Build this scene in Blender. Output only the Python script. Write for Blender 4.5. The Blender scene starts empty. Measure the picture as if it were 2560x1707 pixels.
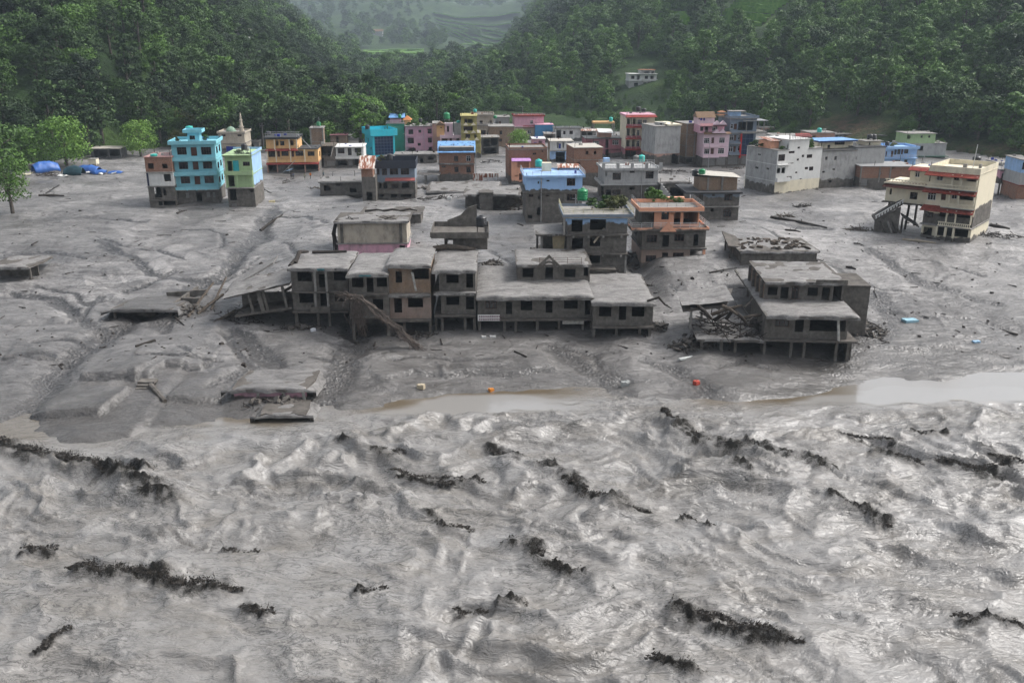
import bpy, math, random
import numpy as np
from mathutils import Vector, Matrix

random.seed(7)
RNG = np.random.default_rng(11)
scene = bpy.context.scene
COL = scene.collection
R = math.radians

# ------------------------------------------------------------------ camera
CAM_H, PITCH, FPX, CX, CY = 33.0, R(18.3), 2276.0, 1280.0, 853.5
cam_data = bpy.data.cameras.new("camera")
cam_data.sensor_width = 36.0
cam_data.lens = FPX / 2560.0 * 36.0
cam_data.clip_start = 0.5
cam_data.clip_end = 15000
cam = bpy.data.objects.new("camera", cam_data)
cam.location = (0, 0, CAM_H)
cam.rotation_euler = (math.pi / 2 - PITCH, 0, 0)
COL.objects.link(cam)
scene.camera = cam

# ------------------------------------------------------------------ sky and sun (overcast)
SUN_EL, SUN_AZ = R(50), R(74)          # azimuth clockwise from +Y
world = bpy.data.worlds.new("World")
scene.world = world
world.use_nodes = True
wn = world.node_tree.nodes
wl = world.node_tree.links
sky = wn.new("ShaderNodeTexSky")
sky.sky_type = 'NISHITA'
sky.sun_disc = False
sky.sun_elevation = SUN_EL
sky.sun_rotation = SUN_AZ
sky.dust_density = 6.0
sky.air_density = 1.0
sky.ozone_density = 1.0
hs = wn.new("ShaderNodeHueSaturation")
hs.inputs["Saturation"].default_value = 0.34
bg = wn["Background"]
bg.inputs["Strength"].default_value = 0.115
wl.new(sky.outputs[0], hs.inputs["Color"])
wl.new(hs.outputs[0], bg.inputs["Color"])
sl = bpy.data.lights.new("sun", 'SUN')
sl.energy = 1.25
sl.angle = R(16)
sl.color = (1.0, 0.985, 0.96)
sun = bpy.data.objects.new("sun", sl)
sd = Vector((math.sin(SUN_AZ) * math.cos(SUN_EL), math.cos(SUN_AZ) * math.cos(SUN_EL), math.sin(SUN_EL)))
sun.rotation_euler = sd.to_track_quat('Z', 'Y').to_euler()
sun.location = (60, 40, 120)
COL.objects.link(sun)
vs = scene.view_settings
vs.view_transform = 'Standard'
vs.look = 'None'
vs.exposure = 1.18
vs.gamma = 1.0
scene.render.engine = 'CYCLES'
scene.cycles.use_denoising = True
scene.cycles.use_adaptive_sampling = True
scene.cycles.adaptive_threshold = 0.025
scene.cycles.max_bounces = 6
scene.cycles.diffuse_bounces = 3
scene.cycles.glossy_bounces = 2
scene.cycles.transmission_bounces = 3
scene.cycles.transparent_max_bounces = 6
scene.cycles.volume_bounces = 0

# ------------------------------------------------------------------ maths helpers
def vnoise(x, y, seed=0):
    """smooth value noise in -1..1, vectorised"""
    x = np.asarray(x, dtype=np.float64); y = np.asarray(y, dtype=np.float64)
    xi = np.floor(x).astype(np.int64); yi = np.floor(y).astype(np.int64)
    xf = x - xi; yf = y - yi
    u = xf * xf * xf * (xf * (xf * 6 - 15) + 10); v = yf * yf * yf * (yf * (yf * 6 - 15) + 10)
    def h(a, b):
        n = (a * 374761393 + b * 668265263 + seed * 974711) & 0x7fffffff
        n = ((n ^ (n >> 13)) * 1274126177) & 0x7fffffff
        return ((n ^ (n >> 16)) & 0xffff) / 32767.5 - 1.0
    a = h(xi, yi); b = h(xi + 1, yi); c = h(xi, yi + 1); d = h(xi + 1, yi + 1)
    return (a * (1 - u) + b * u) * (1 - v) + (c * (1 - u) + d * u) * v

def fbm(x, y, octv=4, seed=0, gain=0.5):
    s = 0.0; a = 1.0; t = 0.0
    for k in range(octv):
        s = s + a * vnoise(x * 2 ** k + 17.3 * k, y * 2 ** k - 9.1 * k, seed + k); t += a; a *= gain
    return s / t

def ridged(x, y, octv=4, seed=0, gain=0.5):
    s = 0.0; a = 1.0; t = 0.0
    for k in range(octv):
        s = s + a * (1 - np.abs(vnoise(x * 2 ** k + 5.3 * k, y * 2 ** k + 3.7 * k, seed + k)) * 2); t += a; a *= gain
    return s / t

def sstep(a, b, t):
    t = np.clip((np.asarray(t, dtype=np.float64) - a) / (b - a), 0, 1)
    return t * t * (3 - 2 * t)

SP, CP = math.sin(PITCH), math.cos(PITCH)
def ray(px, py):
    a = (px - CX) / FPX; b = -(py - CY) / FPX
    return np.array([a, CP + b * SP, -SP + b * CP])

def at_z(px, py, z):
    d = ray(px, py); t = (z - CAM_H) / d[2]
    return np.array([d[0] * t, d[1] * t, z])

def to_px(x, y, z):
    zz = np.asarray(z) - CAM_H
    f = y * CP - zz * SP; up = y * SP + zz * CP
    return CX + FPX * x / f, CY - FPX * up / f

WATER_Z = -8.0
_shore_px = [(-300, 1050), (0, 1075), (120, 1092), (320, 1098), (380, 1062), (560, 1035), (700, 1040), (790, 1025), (920, 1005), (1040, 985),
             (1120, 968), (1300, 966), (1500, 968), (1600, 1005), (1750, 1000), (1850, 1003), (1960, 985), (2080, 962), (2200, 938), (2400, 940), (2560, 935), (2900, 930)]
_sh = np.array([at_z(a, b, WATER_Z)[:2] for a, b in _shore_px])
def shore_y(x):
    return np.interp(x, _sh[:, 0], _sh[:, 1])

def plain(x, y):
    x = np.asarray(x, dtype=np.float64); y = np.asarray(y, dtype=np.float64)
    ye = y - (shore_y(x) - 101.0) * (1 - sstep(108, 160, y))
    gentle = np.interp(ye, [80, 92, 101, 103, 112, 125, 150, 185, 330, 700], [-12, -10.0, -8.05, -7.6, -6.9, -5.4, -2.5, -.4, .4, 2])
    step = np.interp(ye, [80, 92, 101, 103, 112, 121, 128, 142, 158, 330, 700], [-12, -10.0, -8.05, -7.5, -6.3, -5.5, -5.2, -.5, 0, .4, 2])
    m = np.maximum(sstep(-44, -33, x) * (1 - sstep(15, 21, x)), sstep(20, 25, x) * (1 - sstep(42, 56, x)))
    return gentle * (1 - m) + step * m

def hills(x, y):
    x = np.asarray(x, dtype=np.float64); y = np.asarray(y, dtype=np.float64)
    n = fbm(x / 70, y / 70, 4, 3) * 6 + fbm(x / 22, y / 22, 3, 8) * 1.6
    # left hill and the ridge behind it, falling towards the valley mouth
    u = x / np.maximum(y, 1)
    yb = 296 + 8 * np.sin(x / 30) - 62 * sstep(-105, -150, x)
    l = np.maximum(y - yb, 0) * 0.48 * sstep(-.15, -.5, u)
    l = 75 * (1 - np.exp(-l / 75)) * 1.2
    l = np.where(y > yb, l + n * sstep(0, 60, y - yb) * sstep(-.12, -.3, u), -2 - (yb - y) * .1)
    r2 = 33 * sstep(-.12, -.38, u) * sstep(560, 900, y) + 40 * sstep(-.33, -.55, u) * sstep(560, 900, y) + n * 1.3 * sstep(-.12, -.2, u) * sstep(500, 700, y) - 2.5
    # right hill
    s = .814 * x + .58 * (y - 480)
    r = np.maximum(s, 0) * 0.36 + n * sstep(5, 60, s)
    r = r * (1 - sstep(470, 720, y) * (1 - sstep(-.05, .12, u)))
    r = np.where(s > 0, 180 * (1 - np.exp(-np.maximum(r, 0) / 180)), -2 + s * .1)
    # far hill closing the valley
    # middle spur, then the misty range far behind it
    f = np.minimum(np.maximum(y - 760, 0) * 0.05, 19) * sstep(-.37, -.16, u) + n * .9 * sstep(760, 1000, y) - 3
    nf = fbm(x / 480, y / 480, 5, 13) * 62
    f2 = np.maximum(y - 1150, 0) * 0.078 * (.92 + .2 * sstep(-.3, .1, u)) + nf * sstep(1150, 2000, y) - 6
    f = np.maximum(f, f2)
    return np.maximum(np.maximum(l, r2), np.maximum(r, f))

def terrain(x, y):
    return np.maximum(plain(x, y), hills(x, y))

_TS = np.concatenate([np.arange(40, 1000, .5), np.arange(1000, 9000, 4.)])
def hit(px, py, fn=None):
    d = ray(px, py)
    X, Y, Z = d[0] * _TS, d[1] * _TS, CAM_H + d[2] * _TS
    dz = Z - (fn or terrain)(X, Y)
    k = np.argmax(dz < 0)
    if dz[k] >= 0:
        k = len(_TS) - 1
    a, b = _TS[k - 1], _TS[k]
    for _ in range(18):
        m = (a + b) / 2
        q = d * m
        if CAM_H + q[2] - float((fn or terrain)(q[0], q[1])) < 0: b = m
        else: a = m
    q = d * b
    return np.array([q[0], q[1], CAM_H + q[2]])

# ------------------------------------------------------------------ mesh helpers
class MB:
    def __init__(s): s.v = []; s.f = []; s.n = 0
    def add(s, v, f):
        b = len(s.v); s.v += [tuple(map(float, p)) for p in v]; s.f += [tuple(i + b for i in q) for q in f]; s.n += 1
        return s
    def box(s, x0, x1, y0, y1, z0, z1, M=None):
        v = [(x0, y0, z0), (x1, y0, z0), (x1, y1, z0), (x0, y1, z0), (x0, y0, z1), (x1, y0, z1), (x1, y1, z1), (x0, y1, z1)]
        if M is not None: v = [tuple(M @ Vector(p)) for p in v]
        return s.add(v, [(0, 3, 2, 1), (4, 5, 6, 7), (0, 1, 5, 4), (1, 2, 6, 5), (2, 3, 7, 6), (3, 0, 4, 7)])
    def hexa(s, lo, hi):
        """eight corners: four low, four high, both counter-clockwise from above"""
        return s.add(list(lo) + list(hi), [(0, 3, 2, 1), (4, 5, 6, 7), (0, 1, 5, 4), (1, 2, 6, 5), (2, 3, 7, 6), (3, 0, 4, 7)])
    def tube(s, pts, rad, n=6, cap=True):
        pts = [Vector(p) for p in pts]; k = len(pts)
        if not hasattr(rad, '__len__'): rad = [rad] * k
        v = []; f = []
        for i, p in enumerate(pts):
            t = (pts[min(i + 1, k - 1)] - pts[max(i - 1, 0)]).normalized()
            a = t.cross(Vector((0, 0, 1)) if abs(t.z) < .9 else Vector((1, 0, 0))).normalized(); b = t.cross(a)
            for j in range(n):
                th = 2 * math.pi * j / n
                v.append(p + (a * math.cos(th) + b * math.sin(th)) * rad[i])
        for i in range(k - 1):
            for j in range(n):
                f.append((i * n + j, i * n + (j + 1) % n, (i + 1) * n + (j + 1) % n, (i + 1) * n + j))
        if cap:
            f.append(tuple(range(n - 1, -1, -1))); f.append(tuple((k - 1) * n + j for j in range(n)))
        return s.add(v, f)
    def lathe(s, prof, n=12, c=(0, 0)):
        v = []; f = []
        for r, z in prof:
            for j in range(n):
                th = 2 * math.pi * j / n; v.append((c[0] + r * math.cos(th), c[1] + r * math.sin(th), z))
        for i in range(len(prof) - 1):
            for j in range(n):
                f.append((i * n + j, i * n + (j + 1) % n, (i + 1) * n + (j + 1) % n, (i + 1) * n + j))
        f.append(tuple(range(n - 1, -1, -1))); f.append(tuple((len(prof) - 1) * n + j for j in range(n)))
        return s.add(v, f)
    def mesh(s, name, m, smooth=False):
        me = bpy.data.meshes.new(name); me.from_pydata(s.v, [], s.f); me.validate(); me.update()
        if m is not None: me.materials.append(m)
        if smooth: me.polygons.foreach_set("use_smooth", [True] * len(me.polygons))
        return me
    def build(s, name, m, parent=None, smooth=False):
        o = bpy.data.objects.new(name, s.mesh(name, m, smooth)); COL.objects.link(o)
        if parent is not None: o.parent = parent
        return o

def tag(o, label=None, cat=None, group=None, kind=None):
    if label: o["label"] = label
    if cat: o["category"] = cat
    if group: o["group"] = group
    if kind: o["kind"] = kind
    return o

def empty(name, loc, rz=0.0):
    o = bpy.data.objects.new(name, None); o.empty_display_size = .3
    o.location = tuple(loc); o.rotation_euler = (0, 0, rz); COL.objects.link(o)
    return o

def grid_mesh(name, X, Y, Z, m, smooth=True, attrs=None, mask=None):
    nr, nc = X.shape
    co = np.stack([X, Y, Z], -1).reshape(-1, 3)
    idx = np.arange(nr * nc).reshape(nr, nc)
    q = np.stack([idx[:-1, :-1], idx[:-1, 1:], idx[1:, 1:], idx[1:, :-1]], -1).reshape(-1, 4)
    if mask is not None: q = q[mask.reshape(-1)]
    me = bpy.data.meshes.new(name)
    me.vertices.add(len(co)); me.vertices.foreach_set("co", co.ravel())
    me.loops.add(q.size); me.loops.foreach_set("vertex_index", q.ravel().astype(np.int32))
    me.polygons.add(len(q)); me.polygons.foreach_set("loop_start", np.arange(0, q.size, 4, dtype=np.int32))
    me.polygons.foreach_set("use_smooth", np.full(len(q), smooth))
    me.update(calc_edges=True); me.validate()
    for k, a in (attrs or {}).items():
        at = me.attributes.new(k, 'FLOAT', 'POINT'); at.data.foreach_set("value", np.asarray(a, dtype=np.float32).ravel())
    me.materials.append(m)
    o = bpy.data.objects.new(name, me); COL.objects.link(o)
    return o

# ------------------------------------------------------------------ materials
_M = {}
class NT:
    """small node-tree writer"""
    def __init__(s, name):
        s.m = bpy.data.materials.new(name); s.m.use_nodes = True
        s.t = s.m.node_tree; s.b = s.t.nodes["Principled BSDF"]
    def n(s, typ, **kw):
        o = s.t.nodes.new(typ)
        for k, v in kw.items():
            if k.startswith('i_'):
                o.inputs[k[2:].replace('_', ' ')].default_value = v
            else: setattr(o, k, v)
        return o
    def l(s, a, b): s.t.links.new(a, b)
    def coord(s, which='Object', scale=(1, 1, 1), rot=(0, 0, 0)):
        if which == 'World': src = s.n("ShaderNodeNewGeometry").outputs["Position"]
        else: src = s.n("ShaderNodeTexCoord").outputs[which]
        mp = s.n("ShaderNodeMapping"); mp.inputs["Scale"].default_value = scale; mp.inputs["Rotation"].default_value = rot
        s.l(src, mp.inputs["Vector"]); return mp.outputs[0]
    def noise(s, vec, scale, detail=4, rough=.55, dist=0.0):
        o = s.n("ShaderNodeTexNoise"); o.inputs["Scale"].default_value = scale; o.inputs["Detail"].default_value = detail
        o.inputs["Roughness"].default_value = rough; o.inputs["Distortion"].default_value = dist
        s.l(vec, o.inputs["Vector"]); return o.outputs["Fac"]
    def ramp(s, fac, stops):
        o = s.n("ShaderNodeValToRGB"); e = o.color_ramp.elements
        while len(e) < len(stops): e.new(.5)
        for k, (p, c) in enumerate(stops):
            e[k].position = p; e[k].color = (*c, 1) if hasattr(c, '__len__') else (c, c, c, 1)
        s.l(fac, o.inputs[0]); return o.outputs[0]
    def mix(s, fac, a, b, blend='MIX'):
        o = s.n("ShaderNodeMix"); o.data_type = 'RGBA'; o.blend_type = blend
        for k, v in ((0, fac), (6, a), (7, b)):
            sock = o.inputs[k]
            if isinstance(v, bpy.types.NodeSocket): s.l(v, sock)
            elif hasattr(v, '__len__'): sock.default_value = (*v[:3], 1)
            else: sock.default_value = v if k == 0 else (v, v, v, 1)
        return o.outputs[2]
    def math(s, op, a, b=None, clamp=False):
        o = s.n("ShaderNodeMath"); o.operation = op; o.use_clamp = clamp
        for k, v in enumerate((a, b)):
            if v is None: continue
            if isinstance(v, bpy.types.NodeSocket): s.l(v, o.inputs[k])
            else: o.inputs[k].default_value = v
        return o.outputs[0]
    def maprange(s, v, a, b, c=0.0, d=1.0):
        o = s.n("ShaderNodeMapRange"); s.l(v, o.inputs[0])
        for k, x in enumerate((a, b, c, d)): o.inputs[k + 1].default_value = x
        return o.outputs[0]
    def attr(s, name):
        o = s.n("ShaderNodeAttribute"); o.attribute_name = name; return o.outputs["Fac"]
    def bump(s, h, strength=.3, dist=.1):
        o = s.n("ShaderNodeBump"); o.inputs["Strength"].default_value = strength; o.inputs["Distance"].default_value = dist
        s.l(h, o.inputs["Height"]); s.l(o.outputs[0], s.b.inputs["Normal"])
    def out(s, color=None, rough=.8, spec=.3, metal=0.0):
        for nm, v in (("Base Color", color), ("Roughness", rough), ("Specular IOR Level", spec), ("Metallic", metal)):
            if v is None: continue
            if isinstance(v, bpy.types.NodeSocket): s.l(v, s.b.inputs[nm])
            elif hasattr(v, '__len__'): s.b.inputs[nm].default_value = (*v[:3], 1)
            else: s.b.inputs[nm].default_value = v
        return s.m

MUD = (.225, .215, .205)
def mat_ground():
    t = NT("mud_ground")
    v = t.coord('World')
    vs_ = t.coord('World', (.35, 1.0, 1.0), (0, 0, R(-12)))
    big = t.noise(v, .03, 4, .6, 1.5)
    flow = t.noise(vs_, .32, 6, .62, 2.2)
    fine = t.noise(v, 2.2, 4, .7, .0)
    crack = t.n("ShaderNodeTexVoronoi"); crack.feature = 'DISTANCE_TO_EDGE'; crack.inputs["Scale"].default_value = .17
    wv = t.n("ShaderNodeVectorMath"); wv.operation = 'ADD'
    nz = t.n("ShaderNodeTexNoise"); nz.inputs["Scale"].default_value = .22; nz.inputs["Detail"].default_value = 6
    t.l(v, nz.inputs["Vector"])
    sc = t.n("ShaderNodeVectorMath"); sc.operation = 'SCALE'; sc.inputs["Scale"].default_value = 9.0
    t.l(nz.outputs["Color"], sc.inputs[0]); t.l(v, wv.inputs[0]); t.l(sc.outputs[0], wv.inputs[1]); t.l(wv.outputs[0], crack.inputs["Vector"])
    line = t.maprange(crack.outputs[0], .0, .05, 1.0, 0.0)
    line = t.math('MULTIPLY', line, t.maprange(t.noise(v, .08, 3), .46, .6))
    a = t.ramp(flow, [(.3, (.09, .086, .083)), (.43, (.185, .178, .172)), (.58, (.275, .265, .257)), (.8, (.36, .348, .338))])
    c = t.mix(t.maprange(big, .4, .62), t.mix(.6, a, (.06, .057, .056)), a)
    fil = t.noise(vs_, .55, 5, .6, 2.6)
    filament = t.maprange(t.math('ABSOLUTE', t.math('SUBTRACT', fil, .5)), .0, .03, 1.0, 0.0)
    filament = t.math('MULTIPLY', filament, t.maprange(t.noise(v, .06, 3), .4, .52))
    line = t.math('MAXIMUM', line, filament)
    c = t.mix(t.math('MULTIPLY', line, .7), c, (.045, .043, .043))
    spk = t.ramp(fine, [(.28, .45), (.5, 1.0), (.75, 1.12)])
    c = t.mix(1.0, c, spk, 'MULTIPLY')
    # stony gullies, painted shade along ledge fronts, and wet margin
    g = t.attr("gravel_shade")
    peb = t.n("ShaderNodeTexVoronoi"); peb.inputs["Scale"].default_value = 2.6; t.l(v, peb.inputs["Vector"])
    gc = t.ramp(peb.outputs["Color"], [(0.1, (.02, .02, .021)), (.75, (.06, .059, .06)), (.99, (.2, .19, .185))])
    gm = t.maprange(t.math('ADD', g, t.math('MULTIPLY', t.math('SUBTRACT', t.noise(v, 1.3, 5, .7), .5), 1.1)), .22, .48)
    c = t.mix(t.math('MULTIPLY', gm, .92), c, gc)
    w = t.attr("wet")
    c = t.mix(t.math('MULTIPLY', w, .75), c, (.066, .061, .056))
    t.out(c, t.mix(w, t.maprange(big, .4, .6, .42, .62), .25), .5)
    h = t.math('ADD', t.math('MULTIPLY', flow, 1.0), t.math('MULTIPLY', fine, .35))
    h = t.math('SUBTRACT', h, t.math('MULTIPLY', line, .12))
    h = t.math('ADD', h, t.math('MULTIPLY', t.math('MULTIPLY', g, peb.outputs["Distance"]), .6))
    t.bump(h, .85, .34)
    return t.m

def mat_river():
    t = NT("muddy_water")
    v = t.coord('World', (1, 1, 1)); vs_ = t.coord('World', (.45, 1, 1), (0, 0, R(-18)))
    flow = t.noise(vs_, .3, 6, .6, .7)
    fine = t.noise(vs_, 4.2, 5, .75, .3)
    a = t.ramp(flow, [(.28, (.15, .138, .122)), (.5, (.19, .182, .172)), (.72, (.24, .234, .226))])
    fil = t.noise(vs_, .75, 6, .62, 1.4)
    filament = t.maprange(t.math('ABSOLUTE', t.math('SUBTRACT', fil, .5)), .0, .03, 1.0, 0.0)
    filament = t.math('MULTIPLY', filament, t.maprange(t.noise(v, .11, 3), .4, .55))
    fil2 = t.maprange(t.math('ABSOLUTE', t.math('SUBTRACT', t.noise(vs_, 1.9, 4, .65, 1.0), .5)), .0, .02, 1.0, 0.0)
    filament = t.math('MAXIMUM', filament, t.math('MULTIPLY', fil2, t.maprange(t.noise(v, .2, 3), .48, .62)))
    a = t.mix(t.math('MULTIPLY', filament, .8), a, (.05, .047, .045))
    spk = t.ramp(fine, [(.3, .72), (.45, 1.0), (.8, 1.05)])
    a = t.mix(1.0, a, spk, 'MULTIPLY')
    ch = t.attr("churn")
    grain = t.noise(v, 7.0, 4, .85)
    chn = t.maprange(t.math('ADD', ch, t.math('MULTIPLY', t.math('SUBTRACT', grain, .5), 1.9)), .3, .85)
    c = t.mix(chn, a, (.026, .024, .021))
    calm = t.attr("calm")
    c = t.mix(calm, c, t.mix(t.attr("silt_reflection"), (.105, .083, .056), (.22, .212, .2)))  # pool colour carries house and sky reflections along with silt
    t.out(c, t.mix(calm, t.mix(chn, .24, .8), .1), t.mix(calm, t.mix(chn, .5, .12), .75))
    t.b.inputs["IOR"].default_value = 1.5
    def crease(nz): return t.math('SUBTRACT', 1.0, t.math('MULTIPLY', t.math('ABSOLUTE', t.math('SUBTRACT', nz, .5)), 4.0))
    c1 = crease(t.noise(vs_, .55, 3, .5, .9)); c2 = crease(t.noise(vs_, 1.5, 3, .55, .8))
    h = t.math('ADD', t.math('MULTIPLY', c1, .2), t.math('MULTIPLY', c2, .14))
    h = t.math('ADD', h, t.math('MULTIPLY', fine, .1))
    h = t.math('ADD', h, t.math('MULTIPLY', t.math('MULTIPLY', grain, ch), .8))
    h = t.math('MULTIPLY', h, t.math('SUBTRACT', 1.0, t.math('MULTIPLY', calm, .955)))
    t.bump(h, 1.0, .45)
    return t.m

def mat_hill():
    t = NT("undergrowth")
    v = t.coord('World')
    a = t.noise(v, .05, 5, .6, .5); b = t.noise(v, .8, 6, .75)
    c = t.ramp(a, [(.3, (.012, .026, .009)), (.5, (.028, .055, .016)), (.7, (.05, .085, .022))])
    c = t.mix(1.0, c, t.ramp(b, [(.3, .4), (.6, 1.2)]), 'MULTIPLY')
    e = t.attr("earth")
    c = t.mix(t.math('MULTIPLY', e, t.maprange(t.noise(v, .3, 5, .7), .35, .6), True), c, t.ramp(b, [(.3, (.05, .035, .022)), (.7, (.13, .085, .055))]))
    t.out(c, .9, .15)
    t.bump(b, 1.0, 1.2)
    return t.m

def seg_dist(X, Y, pts):
    """distance to a polyline and the running parameter along it"""
    best = np.full(X.shape, 1e9); par = np.zeros(X.shape); side = np.zeros(X.shape)
    L = len(pts) - 1
    for i in range(L):
        ax, ay = pts[i][:2]; bx, by = pts[i + 1][:2]
        dx, dy = bx - ax, by - ay
        t = np.clip(((X - ax) * dx + (Y - ay) * dy) / (dx * dx + dy * dy + 1e-9), 0, 1)
        d = np.hypot(X - ax - t * dx, Y - ay - t * dy)
        m = d < best
        best[m] = d[m]; par[m] = ((i + t) / L)[m]; side[m] = (((X - ax) * dy - (Y - ay) * dx) / math.hypot(dx, dy))[m]
    return best, par, side

# ------------------------------------------------------------------ mud plain
rows = 430
yy = 80 * (345 / 80) ** (np.linspace(0, 1, rows) ** 1.0)
uu = np.linspace(-1, 1, 760)
Y = np.repeat(yy[:, None], 760, 1)
X = uu[None, :] * (24 + Y * .66)
Z = plain(X, Y)
away = sstep(104, 118, Y - (shore_y(X) - 101))
wx = X + 6 * fbm(X / 14, Y / 14, 3, 21); wy = Y + 6 * fbm(X / 14, Y / 14, 3, 22)
rel = fbm(X / 26, Y / 20, 4, 1) * .8 + ridged(wx / 11, wy / 6, 4, 2) * .45 + ridged(wx / 2.6, wy / 1.7, 3, 4) * .1
rel -= .25 * np.abs(fbm(wx / 9, wy / 9, 3, 31)) ** .5
Z = Z + rel * (.35 + .65 * away)
gap0 = Y - shore_y(X)
Z = Z + np.exp(-(gap0 / 4.5) ** 2) * (.95 * fbm(X / 9, Y / 4.5, 4, 33) + .1)
GR = np.zeros_like(Z)
for pts, wd, dp in [
    ([(700, 505), (640, 600), (560, 680), (430, 740), (280, 830), (200, 880), (130, 960), (40, 1050)], 1.9, .8),
    ([(215, 600), (330, 650), (420, 690), (560, 700)], 1.1, .35),
    ([(0, 725), (130, 740), (200, 790), (265, 835)], 1.0, .5),
    ([(880, 800), (900, 860), (855, 940), (800, 1015)], 2.4, .7),
    ([(560, 815), (650, 880), (690, 940), (600, 960), (560, 1000)], 1.3, .5),
    ([(240, 800), (330, 780), (410, 820)], 1.2, .3),
    ([(1600, 900), (1700, 930), (1760, 990)], 1.3, .4),
    ([(1360, 870), (1440, 900), (1530, 960)], 1.4, .3),
    ([(2180, 720), (2230, 800), (2160, 860), (2060, 930)], 2.0, .3),
    ([(1000, 560), (940, 640), (820, 640)], 1.2, .3),
    ([(1850, 540), (1960, 560), (2070, 575)], 1.0, .2),
    ([(2160, 620), (2300, 700), (2500, 760)], 1.2, .3)]:
    w = [hit(a, b, plain) for a, b in pts]
    d, p, s_ = seg_dist(X + 1.6 * fbm(X / 5, Y / 5, 3, 40), Y + 1.6 * fbm(X / 5, Y / 5, 3, 41), w)
    g = np.exp(-(d / wd) ** 2) * sstep(0, .08, p) ** .5
    Z -= g * dp; GR = np.maximum(GR, g)
for pts in [[(288, 575), (521, 573), (559, 586), (554, 611), (521, 638)], [(228, 586), (274, 603), (299, 617), (384, 628), (428, 639), (472, 655)], [(71, 702), (137, 721), (186, 729), (225, 759), (247, 751), (263, 726)],
            [(277, 743), (233, 762), (203, 789), (178, 811)], [(433, 671), (384, 702), (285, 726)], [(639, 617), (576, 647), (562, 674), (535, 702)], [(435, 861), (503, 902), (558, 909)], [(330, 895), (442, 899), (503, 909), (513, 919), (496, 933)],
            [(561, 817), (592, 882), (629, 912), (578, 946), (510, 977)], [(2062, 656), (2115, 684), (2187, 714), (2300, 740)], [(1223, 619), (1266, 647), (1300, 690)], [(1880, 560), (1960, 600), (2040, 605)], [(2200, 640), (2330, 650), (2480, 690)],
            [(2160, 760), (2280, 790), (2420, 800), (2560, 830)], [(1660, 700), (1720, 740), (1830, 770)], [(760, 880), (840, 900), (900, 890), (1000, 870)], [(950, 900), (1060, 890), (1180, 910), (1300, 900)], [(1400, 860), (1480, 890), (1500, 930)], [(100, 560), (230, 545), (380, 560)],
            [(0, 640), (120, 630), (220, 650)], [(60, 860), (150, 850), (240, 870)], [(20, 900), (120, 890), (210, 910)], [(640, 540), (760, 545), (840, 560)], [(700, 600), (760, 640), (740, 700)], [(1780, 920), (1850, 900), (1960, 930)], [(2240, 860), (2380, 870), (2540, 900)]]:
    w = [hit(a, b, plain) for a, b in pts]
    d, p, s_ = seg_dist(X + .9 * fbm(X / 4, Y / 4, 3, 140), Y + .9 * fbm(X / 4, Y / 4, 3, 141), w)
    wd = .28 + .3 * np.abs(vnoise(X / 5, Y / 5, 142)) + Y * .0012
    e_ = np.minimum(sstep(0, .1, p), 1 - sstep(.9, 1, p))
    g = np.exp(-(d / wd) ** 2) * e_
    Z -= g * .34; Z += np.exp(-((d - 1.3) / .9) ** 2) * .14 * e_ * (s_ > 0)
    GR = np.maximum(GR, g * .85)
# ledges where buried walls and terraces show through the mud
for pts, hh in [([(195, 955), (270, 957), (345, 963)], .9), ([(372, 962), (412, 925), (508, 933)], .9), ([(58, 1036), (150, 1042), (246, 1043), (337, 980)], .8), ([(415, 1000), (480, 1008), (560, 1000)], .5), ([(330, 897), (420, 893), (500, 905)], .35),
                ([(0, 905), (70, 900), (140, 905)], .5), ([(820, 900), (900, 905), (960, 890)], .4), ([(1100, 950), (1200, 935), (1290, 945), (1400, 925)], .6), ([(950, 960), (1040, 935), (1110, 945)], .5), ([(2090, 880), (2200, 870), (2330, 885)], .3), ([(540, 700), (600, 680), (650, 640)], .4)]:
    w = [hit(a, b, plain) for a, b in pts]
    d, p, s_ = seg_dist(X + .5 * fbm(X / 3, Y / 3, 3, 150), Y + .5 * fbm(X / 3, Y / 3, 3, 151), w)
    e_ = np.minimum(sstep(0, .05, p), 1 - sstep(.95, 1, p))
    Z += hh * np.exp(-(d / 3.6) ** 1.3) * sstep(-.15, .25, -s_) * e_
    GR = np.maximum(GR, .55 * np.exp(-((s_ - .15) / .3) ** 2) * (d < 1.2) * e_)  # ledge front shade put into the colour, drawn in the gravel tone
# the foot of the bank in front of the row is stony
gap = Y - shore_y(X)
GR = np.maximum(GR, np.exp(-((gap - 3.2) / 3.0) ** 2) * .4 * sstep(-.1, .3, fbm(X / 6, Y / 4, 3, 50)))
GR = np.maximum(GR, .3 * sstep(.2, .5, fbm(X / 16, Y / 11, 4, 52)) * (Y > 112))
WET = np.maximum(np.exp(-np.maximum(gap - .4, 0) / 2.4), .85 * np.exp(-(np.maximum(gap, 0) / 19) ** 2) * (1 + .4 * fbm(X / 12, Y / 8, 3, 61)))
WET = np.maximum(WET, .9 * np.exp(-(((X - 42) / 14) ** 2 + ((Y - 107) / 6) ** 2)))
WET = np.maximum(WET, .5 * sstep(.3, .55, fbm(X / 30, Y / 16, 3, 60)))
ground = grid_mesh("mud_ground", X, Y, Z, mat_ground(), True, {"gravel_shade": GR, "wet": WET})
tag(ground, kind="structure")
_gy, _gx = yy, None
def gz(x, y):
    """height of the finished mud surface"""
    r = math.log(max(y, 80.01) / 80) / math.log(345 / 80) * (rows - 1)
    r = min(max(r, 0), rows - 1.001); c = (x / (24 + y * .66) + 1) / 2 * 759; c = min(max(c, 0), 758.999)
    i, j = int(r), int(c); a, b = r - i, c - j
    return float((Z0[i, j] * (1 - b) + Z0[i, j + 1] * b) * (1 - a) + (Z0[i + 1, j] * (1 - b) + Z0[i + 1, j + 1] * b) * a)
Z0 = Z

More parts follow.
